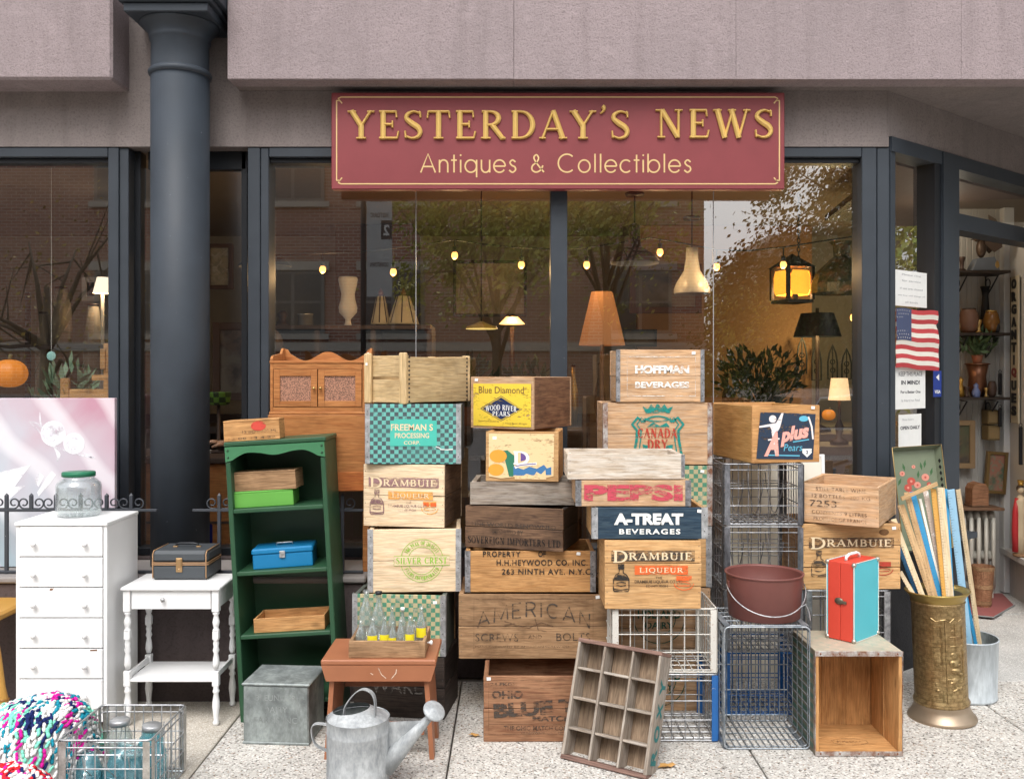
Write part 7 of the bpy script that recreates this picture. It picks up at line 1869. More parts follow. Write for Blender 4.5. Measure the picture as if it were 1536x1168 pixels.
for i, (px, pyt, rp) in enumerate(curios):
    Y = 3.0; z0 = 1.1; H = ZZ(pyt, Y) - z0; r = rp / sc(Y)
    kind_ = ('dark jug', 'small brass vase', 'glass decanter', 'brown stoneware crock')[i % 4]
    o_ = thing('curio_vase', '%s on the display table, number of objects from the right end' % kind_ if False else '%s standing on the display table %s' % (kind_, ('beside the big houseplant', 'left of the big houseplant', 'in front of the big houseplant', 'right of the houseplant', 'under the amber shade', 'right of the amber shade', 'near the lantern', 'below the dark red painting', 'left below the dark red painting', 'just right of the mullion', 'below the milk glass pendant', 'at the right end by the post')[i]), 'vase', (XX(px, Y), Y, z0))
    b = MB(); b.lathe([(r * .6, 0), (r, H * .3), (r * .9, H * .55), (r * .35, H * .78), (r * .4, H)], 16); b.build('vase_body', (M_BRZ, BRASSM, plain('decanter', (.2, .22, .2), .1), plain('stoneware', (.2, .11, .06), .4))[i % 4], o_)
    b = MB(); b.lathe([(r * .42, 0), (r * .46, .01), (r * .42, .02)], 14, c=(0, 0, H - .01)); b.build('rim', M_BRZ, o_)
M_OW = plain('wall_orange', (.36, .20, .10), .8)
rmp(MB().box(1.15, 2.75, 4.3, 4.4, .02, 2.855), 'orange_partition', M_OW)
Yl = 1.6
o_ = thing('lantern', 'black hanging lantern with glowing amber panes at the right of the window', 'lantern', (XX(1188, Yl), Yl, ZZ(450, Yl)))
q = 1 / sc(Yl); w_, h_ = 21 * q, 48 * q
for sx in (-1, 1):
    for sy in (-1, 1): MB().box(sx * w_ - .010, sx * w_ + .010, sy * w_ - .010, sy * w_ + .010, 0, h_).build('corner_bar', M_DARKP, o_)
b = MB(); b.add([(-w_ * 1.2, -w_ * 1.2, h_), (w_ * 1.2, -w_ * 1.2, h_), (w_ * 1.2, w_ * 1.2, h_), (-w_ * 1.2, w_ * 1.2, h_), (0, 0, h_ + .09)], [(0, 1, 4), (1, 2, 4), (2, 3, 4), (3, 0, 4), (3, 2, 1, 0)]); b.build('cap', M_DARKP, o_)
MB().box(-w_ * 1.05, w_ * 1.05, -w_ * 1.05, w_ * 1.05, -.02, -.001).build('base', M_DARKP, o_)
AMB = emis('amber_pane', (1, .42, .04), .75)
for (a_, k) in ((0, 0), (90, 1), (180, 2), (270, 3)):
    Mx = Matrix.Rotation(R(a_), 4, 'Z'); pts = [(-w_ * .62, -w_ + .002, .03), (w_ * .62, -w_ + .002, .03), (w_ * .8, -w_ + .002, .06), (w_ * .8, -w_ + .002, h_ - .06), (w_ * .62, -w_ + .002, h_ - .02), (-w_ * .62, -w_ + .002, h_ - .02), (-w_ * .8, -w_ + .002, h_ - .06), (-w_ * .8, -w_ + .002, .06)]
    MB().add([tuple(Mx @ Vector(p)) for p in pts], [tuple(range(8))]).build('glass_pane', AMB, o_)
o_.rotation_euler = (0, 0, R(18))
def chain(px, pyt, pyb, Y, par, nm='chain'):
    zt2, zb_ = ZZ(pyt, Y), ZZ(pyb, Y); n_ = int((zt2 - zb_) / .028); x = XX(px, Y)
    b = MB()
    for i in range(n_):
        z = zb_ + (zt2 - zb_) * (i + .5) / n_
        pts = [((.009 * math.cos(a_) if i % 2 else 0), (0 if i % 2 else .009 * math.cos(a_)), .018 * math.sin(a_)) for a_ in [2 * PI * k / 8 for k in range(8)]]
        b.tube([(x + p[0], Y + p[1], z + p[2]) for p in pts], .003, 4, closed=True)
    b.v = [tuple((par.matrix_world.inverted() if False else Matrix.Translation(-Vector(par.location))) @ Vector(p)) for p in b.v]
    return b
lo = o_; cb_ = chain(1198, 290, 398, Yl, lo); Mi = Matrix.Rotation(-R(18), 4, 'Z'); cb_.v = [tuple(Mi @ Vector(p)) for p in cb_.v]; cb_.build('chain', M_DARKP, lo, kind='stuff')
lamp(tuple(Vector(lo.location) + Vector((0, 0, .06))), 1.5)
Yk2 = 1.5
o_ = thing('stained_glass_lamp', 'large dark leaded glass hanging lamp shade by the right post', 'lamp', (XX(1262, Yk2), Yk2, ZZ(440, Yk2)))
r = 45 / sc(Yk2); H = ZZ(385, Yk2) - ZZ(440, Yk2)
LG = artm('leaded_glass', (.02, .03, .015), (.06, .06, .03), (.10, .06, .03), 30)
b = MB(); b.lathe([(r, 0), (r, H * .25), (r * .85, H * .55), (r * .4, H * .9), (r * .25, H), (r * .28, H * 1.3), (r * .4, H * 1.4)], 16, cap0=False, cap1=False); b.sm = [False] * len(b.f); b.build('lamp_shade', LG, o_)
b = MB(); b.lathe([(r * .9, .01), (r * .8, H * .5), (r * .2, H * .95)], 16, cap0=False, cap1=True); b.build('shade_lining', LG, o_)
cb_ = chain(1280, 235, 380, Yk2, o_); cb_.build('chain', M_DARKP, o_, kind='stuff')
Yt2 = 2.2
o_ = thing('table_lamp', 'lamp with flared black shade between the lantern and the gothic panels', 'lamp', (XX(1226, Yt2), Yt2, 1.1))
b = MB(); b.lathe([(35 / sc(Yt2), ZZ(505, Yt2) - 1.1), (24 / sc(Yt2), ZZ(470, Yt2) - 1.1)], 24, cap0=False, cap1=False); b.build('lamp_shade', M_DARKP, o_)
b = MB(); b.lathe([(.09, 0), (.09, .02), (.02, .05), (.03, .12), (.012, .2), (.012, ZZ(462, Yt2) - 1.1)], 14); b.build('lamp_base', M_BRZ, o_)
lamp((XX(1226, Yt2), Yt2, ZZ(485, Yt2)), 5, (1, .72, .32));
tb2 = thing('side_cabinet', 'dark cabinet carrying lamps at the right end of the shop', 'cabinet', (XX(1232, 2.3), 2.3, .02))
MB().box(-.45, .5, -.35, .3, 0, 1.03, .005).build('cabinet_body', M_DKW2, tb2); MB().box(-.47, .52, -.37, .32, 1.031, 1.078, .005).build('cabinet_top', M_DKW2, tb2)
for (px, pyt, pyb) in ((1203, 505, 560), (1225, 515, 570), (1249, 517, 568), (1270, 523, 568)):
    Y = 4.1; w_ = 7 / sc(Y); zt2, zb_ = ZZ(pyt, Y), ZZ(pyb, Y); h_ = zt2 - zb_
    o_ = thing('gothic_panel', 'black pointed gothic tracery panel, %s in the row on the lit wall' % {1203: 'first', 1225: 'second', 1249: 'third', 1270: 'fourth'}[px], 'ornament', (XX(px, Y), Y, zb_), group='gothic tracery panels')
    pts = [(-w_, 0, 0), (-w_, 0, h_ * .5), (-w_ * .7, 0, h_ * .75), (0, 0, h_), (w_ * .7, 0, h_ * .75), (w_, 0, h_ * .5), (w_, 0, 0)]
    MB().tube(pts, .008, 5, closed=True).build('outer_frame', M_DARKP, o_)
    MB().tube([(0, 0, 0), (0, 0, h_ * .95)], .006, 5).build('mullion', M_DARKP, o_)
    for z in (.25, .5): MB().tube([(w_ * .5 * math.cos(a_), 0, h_ * z + w_ * .5 * math.sin(a_)) for a_ in [2 * PI * k / 8 for k in range(8)]], .005, 4, closed=True).build('roundel', M_DARKP, o_)
lamp((XX(1245, 3.7), 3.7, ZZ(500, 3.7)), 9, (1, .72, .30))
Yc2 = 1.05
o_ = thing('table_lamp', 'little lamp with glowing cream shade above the open wine box', 'lamp', (XX(1259, Yc2), Yc2, 1.1))
b = MB(); b.lathe([(16 / sc(Yc2), ZZ(600, Yc2) - 1.1), (12 / sc(Yc2), ZZ(567, Yc2) - 1.1)], 24, cap0=False, cap1=False); b.build('lamp_shade', emis('cream_shade', (1, .66, .34), .55), o_)
b = MB(); b.lathe([(.05, 0), (.05, .02), (.015, .04), (.025, .10), (.008, .14), (.008, ZZ(570, Yc2) - 1.1)], 14); b.build('lamp_base', M_BRZ, o_)
stt = thing('display_stand', 'low dark stand inside the right end of the window', 'stand', (XX(1240, 1.05), 1.05, .02))
MB().box(-.35, .3, -.18, .2, 1.05, 1.078).build('stand_top', M_DKW2, stt)
for sx in (-.32, .27): MB().box(sx - .02, sx + .02, -.15, .17, 0, 1.049).build('leg', M_DKW2, stt)
def pumpkin(px, py, Y, rpx, label, zb=None, glow=0):
    r = rpx / sc(Y); p = at(px, py, Y); o_ = thing('pumpkin', label, 'pumpkin', (p.x, Y, p.z - r * .8))
    b = MB(); n_ = 40; m2 = 12; vs = [];
    for i in range(m2 + 1):
        f = PI * i / m2
        for k in range(n_):
            a_ = 2 * PI * k / n_; rr_ = r * (1 - .07 * abs(math.cos(a_ * 5)) ** .5) * math.sin(f) ** .8 if 0 < i < m2 else r * .02
            vs.append((rr_ * math.cos(a_), rr_ * math.sin(a_), r * .8 - r * .8 * math.cos(f)))
    b.smooth = True; b.add(vs, [(i * n_ + k, i * n_ + (k + 1) % n_, (i + 1) * n_ + (k + 1) % n_, (i + 1) * n_ + k) for i in range(m2) for k in range(n_)])
    m = plain('pumpkin_orange', (.62, .20, .02), .45, emit=(1, .3, .02), est=.22); b.build('pumpkin_body', m, o_)
    MB().tube([(0, 0, r * 1.5), (.01, 0, r * 1.9)], r * .12, 6).build('stalk', plain('stalk', (.15, .12, .04), .8), o_)
pumpkin(1243, 622, .85, 10, 'small orange pumpkin beside the little cream lamp')
pumpkin(14, 560, 1.0, 26, 'glowing orange pumpkin at the left edge of the left window')
st3 = thing('display_table', 'low table with pumpkin and plant inside the left window', 'table', (XX(60, 1.0), 1.0, .02))
MB().box(-.55, .75, -.25, .3, ZZ(600, 1.0) - .07 - .05 if False else .99, 1.035).build('tabletop', M_DKW2, st3)
for sx in (-.5, .7): MB().box(sx - .03, sx + .03, -.2, .25, 0, .989).build('leg', M_DKW2, st3)
Yw2 = 2.6; o_ = thing('table_lamp', 'table lamp with bright white shade at the right edge of the left window', 'lamp', (XX(154, Yw2), Yw2, 1.1))
b = MB(); b.lathe([(14 / sc(Yw2), ZZ(440, Yw2) - 1.1), (8 / sc(Yw2), ZZ(416, Yw2) - 1.1)], 20, cap0=False, cap1=False); b.build('lamp_shade', emis('white_shade', (1, .82, .62), .9), o_)
b = MB(); b.lathe([(.08, 0), (.08, .02), (.03, .05), (.05, .25), (.012, .4), (.012, ZZ(425, Yw2) - 1.1)], 14); b.build('lamp_base', plain('ceramic_pale', (.5, .48, .42), .4), o_)
lamp((XX(154, Yw2), Yw2, ZZ(430, Yw2)), 1.5, (1, .82, .6))
cb3 = thing('shelf_unit', 'dim shelf unit with lamp shades behind the left window', 'shelf', (XX(100, 2.7), 2.7, .02))
for z in (.5, 1.05, 1.66): MB().box(-1.5, .75, -.2, .2, z, z + .028).build('shelf', M_DKW2, cb3)
for x in (-1.48, -.4, .72): MB().box(x - .015, x + .015, .201, .23, 0, 2.1).build('upright', M_DKW2, cb3)
for (px, pyt, rp_, lab, z0) in ((92, 432, 15, 'round dim cream lamp shade on the shelf in the left window', 1.69), (65, 470, 11, 'grey metal pot on the middle shelf in the left window', 1.08), (140, 458, 15, 'small basket on the middle shelf in the left window', 1.08)):
    Y = 2.65; H = max(.1, ZZ(pyt, Y) - z0); r = rp_ / sc(Y); oo = thing('shelf_ornament', lab, 'ornament', (XX(px, Y), Y, z0));
    b = MB(); b.lathe([(r, 0), (r * 1.05, H * .3), (r * .9, H * .7), (r * .5, H)], 18); b.build('body', plain('dim_cream', (.30, .26, .19), .8), oo)
    b = MB(); b.lathe([(r * .55, 0), (r * .58, .015)], 14, c=(0, 0, H - .005)); b.build('rim', M_BRZ, oo)
for (px, pyt, lab, wd_) in ((98, 567, 'rounded pale wooden chair back left of the plant in the left window', .024), (160, 515, 'pale wooden easel post at the right of the left window', .014)):
    Y = .80; zt2 = ZZ(pyt, Y); o_ = thing('wooden_chair' if px < 100 else 'easel', lab, 'chair' if px < 100 else 'easel', (XX(px, Y), Y, .02))
    W_P = W_ORG
    MB().box(-wd_, wd_, -.012, .012, 0, zt2 - .02, .004).build('post', W_P, o_)
    if px > 100:
        MB().box(-.075, .03, -.014, -.0125, zt2 - .22, zt2 - .19, .0).build('crossbar', W_P, o_); MB().tube([(-.05, .02, 0), (0, .02, zt2 - .05)], .012, 6).build('rear_leg', W_P, o_)
        MB().box(-.028, .0, -.02, -.0125, zt2 - .16, zt2 - .05, .002).build('bracket', W_P, o_)
    else:
        MB().box(.3, .348, -.012, .012, 0, zt2 - .02, .004).build('post', W_P, o_); MB().box(.0245, .2995, -.01, .01, zt2 - .13, zt2 - .08, .003).build('crossbar', W_P, o_); MB().box(0, .35, .0125, .35, .43, .455, .004).build('seat', W_P, o_)
o_ = thing('hanging_disc', 'small pale mint disc ornament hanging in the left window', 'ornament', tuple(at(77, 534, .8)))
MB().lathe([(.022, -.002), (.026, 0), (.022, .002)], 20, M=Matrix.Rotation(R(90), 4, 'X')).build('disc', plain('mint', (.30, .55, .50), .4), o_)
MB().tube([(0, 0, .026), (0, 0, 1.2)], .0012, 4).build('thread', M_LINEN, o_)
ctr = thing('shop_counter', 'brown wooden counter inside the narrow window beside the column', 'counter', (XX(330, 1.0), 1.0, .02))
MB().box(-.75, .18, -.28, .25, 0, 1.0, .004).build('counter_body', W_CAB, ctr); MB().box(-.78, .21, -.30, .27, 1.001, 1.03, .004).build('counter_top', M_DKW2, ctr)
for z in (.36, .68): MB().box(-.74, .17, -.286, -.281, z, z + .012).build('groove_strip', M_DKW2, ctr)
ck2 = checker_mat('check_green_black', (.12, .25, .03), (.02, .03, .015), (.05, .1, .02), .03, 0)
o_ = thing('checked_bowl', 'green and black checked bowl on the counter beside the person', 'bowl', (XX(328, 1.05), 1.05, 1.32));
b = MB(); b.lathe([(.045, 0), (.06, .01), (.07, .07), (.072, .075), (.066, .07)], 22); b.build('bowl_body', ck2, o_)
b = MB(); b.lathe([(.05, -.27), (.05, -.26), (.01, -.25), (.01, -.002)], 12); b.build('stand', M_BRZ, o_)
o_ = thing('glass_bottle', 'cobalt blue bottle low beside the column', 'bottle', (XX(318, .75), .75, ZLW - .1))
b = MB(); b.lathe([(.03, 0), (.033, .01), (.033, .22), (.015, .28), (.015, .34)], 18); b.build('bottle_body', plain('cobalt', (.01, .015, .12), .12), o_)
b = MB(); b.lathe([(.018, .34), (.018, .355)], 12); b.build('lip', plain('cobalt', (0, 0, 0)), o_)
o_ = thing('plinth', 'short dark plinth under the cobalt bottle', 'stand', (XX(318, .75), .75, .02)); MB().box(-.06, .06, -.06, .06, 0, ZLW - .122, .003).build('block', M_DKW2, o_)
def person():
    Y = 1.32; hx = XX(392, Y); hz_ = ZZ(531, Y)
    o_ = thing('person', 'person in dark maroon sweater bending over the counter, seen beside the column', 'person', (hx, Y, .02))
    z = hz_
    SKN = plain('skin', (.50, .29, .20), .5); SW = plain('sweater_maroon', (.06, .018, .02), .85); TR = plain('trousers_dark', (.03, .03, .04), .8); HR = plain('hair_dark', (.05, .03, .02), .6)
    pts = [(hx + .20, Y + .05, .95), (hx + .17, Y + .04, 1.15), (hx + .13, Y + .03, 1.32), (hx + .08, Y + .01, 1.42), (hx + .045, Y, 1.49), (hx + .01, Y, z - .02), (hx + .0, Y, z + .06),
           (hx + .12, Y - .17, 1.36), (hx + .07, Y - .24, 1.16), (hx - .10, Y - .28, 1.13),
           (hx + .10, Y + .19, 1.36), (hx + .06, Y + .22, 1.14), (hx - .10, Y + .10, 1.13),
           (hx + .22, Y - .09, .88), (hx + .20, Y - .10, .48), (hx + .24, Y - .10, .08), (hx + .22, Y + .14, .88), (hx + .20, Y + .14, .48), (hx + .24, Y + .14, .08), (hx + .12, Y - .10, .05), (hx + .12, Y + .14, .05)]
    ed = [(0, 1), (1, 2), (2, 3), (3, 4), (4, 5), (5, 6), (2, 7), (7, 8), (8, 9), (2, 10), (10, 11), (11, 12), (0, 13), (13, 14), (14, 15), (0, 16), (16, 17), (17, 18), (15, 19), (18, 20)]
    me = bpy.data.meshes.new('body'); me.from_pydata([tuple(Vector(p) - Vector(o_.location)) for p in pts], ed, [])
    ob = bpy.data.objects.new('body', me); C.objects.link(ob); ob.parent = o_
    md = ob.modifiers.new('skin', 'SKIN'); md.use_smooth_shade = True
    rad = [(.14, .11), (.13, .10), (.16, .11), (.10, .08), (.052, .052), (.078, .085), (.07, .075), .055, .045, .03, .055, .045, .03, .085, .06, .045, .085, .06, .045, .035, .035]
    for i, r_ in enumerate(rad): me.skin_vertices[0].data[i].radius = r_ if isinstance(r_, tuple) else (r_, r_)
    me.skin_vertices[0].data[0].use_root = True
    sb = ob.modifiers.new('sub', 'SUBSURF'); sb.levels = 2; sb.render_levels = 2
    m, nt, b_ = newmat('person_surface'); tc = nd(nt, 'ShaderNodeTexCoord'); sp = nd(nt, 'ShaderNodeSeparateXYZ'); lk(nt, tc.outputs['Object'], sp.inputs[0])
    def gt(sock, v_): g_ = nd(nt, 'ShaderNodeMath', operation='GREATER_THAN'); lk(nt, sock, g_.inputs[0]); g_.inputs[1].default_value = v_; return g_.outputs[0]
    def lt(sock, v_): g_ = nd(nt, 'ShaderNodeMath', operation='LESS_THAN'); lk(nt, sock, g_.inputs[0]); g_.inputs[1].default_value = v_; return g_.outputs[0]
    c = mix(nt, gt(sp.outputs[2], .88), (.03, .03, .04), (.06, .018, .02)); c = mix(nt, gt(sp.outputs[2], 1.475), c, (.50, .29, .20))
    lk(nt, c, b_.inputs['Base Color']); b_.inputs['Roughness'].default_value = .7; me.materials.append(m)
    cx_, cz_ = .005, z + .02 - .02
    b = MB(); b.ball((.045, 0, cz_ + .045), .090, 16, 10, sx=.95, sy=.88, sz=1.02); b.build('hair', HR, o_)
    b = MB(); b.add([(-.078, -.014, cz_ + .012), (-.078, .014, cz_ + .012), (-.107, 0, cz_ - .012), (-.076, 0, cz_ + .045), (-.080, 0, cz_ - .018)], [(0, 2, 3), (2, 1, 3), (0, 4, 2), (4, 1, 2)]); b.build('nose', SKN, o_)
    for s in (-1, 1):
        MB().ball((-.066, s * .032, cz_ + .035), .010, 8, 6).build('eye', plain('eye_white', (.6, .6, .58), .3), o_); MB().ball((.01, s * .082, cz_ + .015), .02, 8, 6, sy=.4).build('ear', SKN, o_)
    MB().box(-.082, -.074, -.022, .022, cz_ - .045, cz_ - .037, .002).build('mouth', plain('lips', (.35, .12, .10), .5), o_)
    for (X_, Y_, s) in ((-.10, -.28, 1), (-.10, .10, -1)):
        b = MB(); b.ball((X_ - .045, Y_, 1.085), .040, 12, 8, sx=1.15, sy=.95, sz=.42)
        for k, (dy, L) in enumerate(((-.030, .062), (-.010, .074), (.010, .070), (.029, .054))):
            b.tube([(X_ - .07, Y_ + dy, 1.092), (X_ - .095 - L * .3, Y_ + dy * 1.1, 1.094), (X_ - .09 - L * .7, Y_ + dy * 1.15, 1.078), (X_ - .085 - L, Y_ + dy * 1.2, 1.060)], [.0095, .009, .008, .006], 8)
        b.tube([(X_ - .03, Y_ - s * .03, 1.083), (X_ - .06, Y_ - s * .058, 1.078), (X_ - .085, Y_ - s * .064, 1.066)], [.011, .0095, .007], 8)
        b.build('hand', SKN, o_)
person()
o_ = thing('paper_stack', 'loose white papers and a teacup on the counter under the hands', 'papers', (XX(330, 1.1), 1.1, 1.051))
for k in range(3): MB().box(-.10, .10, -.07, .07, .0011 * k, .0011 * k + .0009).build('sheet', M_TAG, o_, (RND.uniform(-.02, .02), 0, 0), (0, 0, RND.uniform(-.4, .4)))
M_BEAD = paint('beadboard_white', (.42, .41, .385), .55, dirt=.25, bumpy=.1)
M_SMW = paint('wall_white', (.60, .60, .59), .6, dirt=.15)
en = thing('entrance_passage', 'white beadboard entrance passage seen through the open door', 'wall', (3.2, 2.1, 0))
def beadwall(A, B, z0, z1, nm='beadboard', pitch=.038):
    A = Vector((*A, 0)); B = Vector((*B, 0)); L = (B - A).length; u = (B - A).normalized(); n_ = Vector((u.y, -u.x, 0)); b = MB(); k = int(L / pitch); pitch = L / k
    vs = []; prof = []
    for i in range(k):
        for (f, dd_) in ((0, -.004), (.12, .0), (.88, .0), (1, -.004)): prof.append((i * pitch + f * pitch, dd_))
    for (s, dd_) in prof:
        p = A + u * s + n_ * dd_; vs += [(p.x, p.y, z0), (p.x, p.y, z1)]
    b.add(vs, [(2 * i, 2 * i + 2, 2 * i + 3, 2 * i + 1) for i in range(len(prof) - 1)])
    b.v = [(p[0] - 3.2, p[1] - 2.1, p[2]) for p in b.v]; return b.build(nm, M_BEAD, en, kind='stuff')
cW = (XX(1510, 2.1), 2.1)
beadwall((2.98, 2.1), cW, .0, 2.62)
w2e = (3.20, 1.17)
beadwall(cW, w2e, 0, ZZ(827, 2.1))
def ebox(x0, x1, y0, y1, z0, z1, nm, m, ch=0): b = MB(); b.box(x0 - 3.2, x1 - 3.2, y0 - 2.1, y1 - 2.1, z0, z1, ch); return b.build(nm, m, en)
def wbox(A, B, off0, off1, z0, z1, nm, m):
    A = Vector((*A, 0)); B = Vector((*B, 0)); u = (B - A).normalized(); n_ = Vector((u.y, -u.x, 0)); ps = [A + n_ * off0, B + n_ * off0, B + n_ * off1, A + n_ * off1]
    vs = [(p.x - 3.2, p.y - 2.1, z0) for p in ps] + [(p.x - 3.2, p.y - 2.1, z1) for p in ps]
    return MB().add(vs, [(3, 2, 1, 0), (4, 5, 6, 7), (0, 1, 5, 4), (1, 2, 6, 5), (2, 3, 7, 6), (3, 0, 4, 7)]).build(nm, m, en)
zcap = ZZ(827, 2.1)
wbox(cW, w2e, .05, -.02, zcap, zcap + .035, 'wainscot_cap', M_SMW)
wbox(cW, w2e, -.0, -.06, zcap + .035, 2.45, 'plaster_panel', M_SMW)
ebox(cW[0] - .05, cW[0] + .02, 2.04, 2.1, 0.02, 2.62, 'corner_post', M_SMW, .003)
bq = slabp([(p.x, p.y) for p in (AP(.3, -.14), AP(2.6, -.14))] + [(4.6, 3.4), (2.3, 2.6)], 2.621, 2.66); bq.v = [(p[0] - 3.2, p[1] - 2.1, p[2]) for p in bq.v]; bq.build('passage_ceiling', M_DKW2, en)
structure(MB().box(2.3, 4.0, 1.55, 2.1, -.04, .012).build('passage_floor', M_SMOG))
o_ = thing('door_mat', 'dusty red door mat on the passage floor', 'mat', (0, 0, .013));
MB().add([(2.55, 1.60, 0), (2.93, 1.42, 0), (3.22, 1.72, 0), (3.32, 2.06, 0), (2.55, 2.06, 0)], [(0, 1, 2, 3, 4)]).build('mat', plain('mat_red', (.26, .085, .08), .9), o_)
MB().tube([(2.55, 1.60, .004), (2.93, 1.42, .004), (3.22, 1.72, .004)], .005, 5).build('mat_edge', plain('mat_edge', (.2, .2, .2), .9), o_)
Yr = 1.97; x0, x1 = XX(1438, Yr), XX(1490, Yr); z0, z1 = .06, ZZ(768, Yr)
ro = thing('radiator', 'old white cast iron column radiator in the passage', 'radiator', ((x0 + x1) / 2 - .08, Yr, .013))
n_ = 8; span = (x1 - x0 + .16)
M_RADI = paint('radiator_enamel', (.52, .50, .44), .4, dirt=.3)
for i in range(n_):
    x = -span / 2 + span * (i + .5) / n_
    for yy in (-.05, .03):
        MB().tube([(x, yy, .07), (x, yy, z1 - .04)], .013, 8).build('column_tube', M_RADI, ro)
    for z in (z1 - .03, .07, (z1 + .07) / 2 - .05): MB().ball((x, -.01, z), .045, 12, 6, sx=.5, sz=.8).build('section_end', M_RADI, ro)
for s in (-1, 1): MB().box(s * (span / 2 - .03) - .01, s * (span / 2 - .03) + .01, -.04, .02, 0, .05).build('foot', M_RADI, ro)
o_ = thing('radiator_shelf', 'dark brown board lying on the radiator', 'shelf', ((x0 + x1) / 2 - .08, Yr - .02, z1 + .025)); MB().box(-span / 2 - .02, span / 2 + .02, -.09, .09, 0, .018, .003).build('plank', W_DRK, o_)
zt3 = z1 + .044
o_ = thing('mantel_clock', 'brown wooden mantel clock case with curved top on the radiator board', 'clock', (XX(1463, Yr), Yr - .02, zt3))
w_ = 12 / sc(Yr); hh = ZZ(722, Yr) - zt3
MB().prism([(-w_, 0), (w_, 0), (w_, hh * .75), (w_ * .7, hh * .93), (0, hh), (-w_ * .7, hh * .93), (-w_, hh * .75)], -.05, .05).build('clock_case', W_RED, o_); MB().box(-w_ * 1.1, w_ * 1.1, -.055, .055, .0, .012, .002).build('base', W_DRK, o_)
o_ = thing('splint_basket', 'brown splint basket standing before the radiator', 'basket', (XX(1474, 1.72), 1.72, .014)); hb_ = ZZ(848, 1.72) - .014; rB = 15 / sc(1.72)
for k in range(14):
    a_ = 2 * PI * k / 14; c_, s_2 = math.cos(a_), math.sin(a_); M = Matrix.Rotation(a_, 4, 'Z')
    MB().add([tuple(M @ Vector(p)) for p in ((rB * .75, -.014, 0), (rB * .75, .014, 0), (rB * 1.05, .020, hb_), (rB * 1.05, -.020, hb_))], [(0, 1, 2, 3)]).build('splint', W_RED, o_)
for f in (.1, .5, .95): b = MB(); b.lathe([(rB * (.75 + .3 * f) + .003, hb_ * f - .012), (rB * (.75 + .3 * f) + .004, hb_ * f + .012)], 28, cap0=False, cap1=False); b.build('hoop', W_BRN, o_)
b = MB(); b.lathe([(rB * .72, .01), (rB * 1.0, hb_ * .9)], 20, cap1=False); b.build('lining', W_DRK, o_)
for (py, lab) in ((408, 'top dark shelf in the passage carrying the bird'), (500, 'middle dark shelf in the passage with pottery'), (595, 'lower dark iron-bracketed shelf in the passage with the plant')):
    Y = 1.98; z = ZZ(py, Y); xa, xb_ = XX(1405, Y), XX(1502, Y)
    o_ = thing('wall_shelf', lab, 'shelf', ((xa + xb_) / 2, Y, z)); w_ = (xb_ - xa) / 2
    MB().box(-w_, w_, -.12, .11, -.018, 0, .002).build('board', W_VDK, o_)
    for s in (-.2, .75):
        b = MB(); pts = [(s * w_, .10, -.02), (s * w_, .10, -.16), (s * w_, .04, -.12), (s * w_, -.06, -.03)]; b.tube(pts, .006, 5, closed=True); b.tube([(s * w_, .07 + .03 * math.cos(a_ / 2), -.07 + .03 * math.sin(a_ / 2)) for a_ in range(12)], .004, 5); b.build('bracket', M_DARKP, o_)
def orn(nm, label, cat, px, pyb, pyt, rp_, prof, mat, mat2=None, Y=1.93):
    z0 = ZZ(pyb, 1.98) + .001; H = ZZ(pyt, Y) - z0; r = rp_ / sc(Y); o_ = thing(nm, label, cat, (XX(px, Y), Y, z0)); b = MB(); b.lathe([(r * a_, H * z) for a_, z in prof], 20); b.build('body', mat, o_)
    b = MB(); b.lathe([(r * prof[-1][0] * 1.1, H - .008), (r * prof[-1][0] * 1.15, H), (r * prof[-1][0] * .9, H + .003)], 18, cap0=False); b.build('rim', mat2 or mat, o_); return o_
POT = [(.5, 0), (.8, .15), (1, .5), (.8, .85), (.6, 1)]
orn('clay_pot', 'round brown clay pot on the middle passage shelf', 'pot', 1453, 500, 463, 15, POT, plain('clay_brown', (.16, .08, .05), .5), M_BRZ)
orn('copper_pot', 'amber glazed pot on the middle passage shelf', 'pot', 1487, 500, 466, 12, POT, plain('amber_glaze', (.20, .09, .02), .25), BRASSM)
orn('dark_vase', 'tall dark vase rising behind the pots on the middle shelf', 'vase', 1478, 500, 430, 7, [(.7, 0), (1, .3), (.6, .8), (.9, 1)], M_DARKP, Y=2.03)
orn('figurine', 'small golden figurine on the lower passage shelf', 'figurine', 1441, 595, 566, 7, [(.9, 0), (.7, .4), (.4, .7), (.6, .9), (.2, 1)], plain('gilt', (.42, .24, .05), .35, .6))
orn('figurine', 'blue and white figurine beside the copper plant pot', 'figurine', 1464, 595, 575, 6, [(.9, 0), (1, .4), (.5, .7), (.6, .9), (.2, 1)], plain('delft', (.12, .16, .32), .3), Y=1.88)
orn('plant_pot', 'copper pot holding the leafy plant on the lower passage shelf', 'pot', 1466, 595, 545, 15, [(.6, 0), (.9, .3), (.8, .6), (1.05, 1)], plain('copper', (.20, .09, .05), .35, .6), Y=1.99)
potplant(1466, 1.96, ZZ(545, 1.98), .06, 130, 'dark leafy plant in the copper pot on the lower passage shelf', plain('foliage_mid', (.07, .12, .05), .5), ls=.03, hgt=.17)
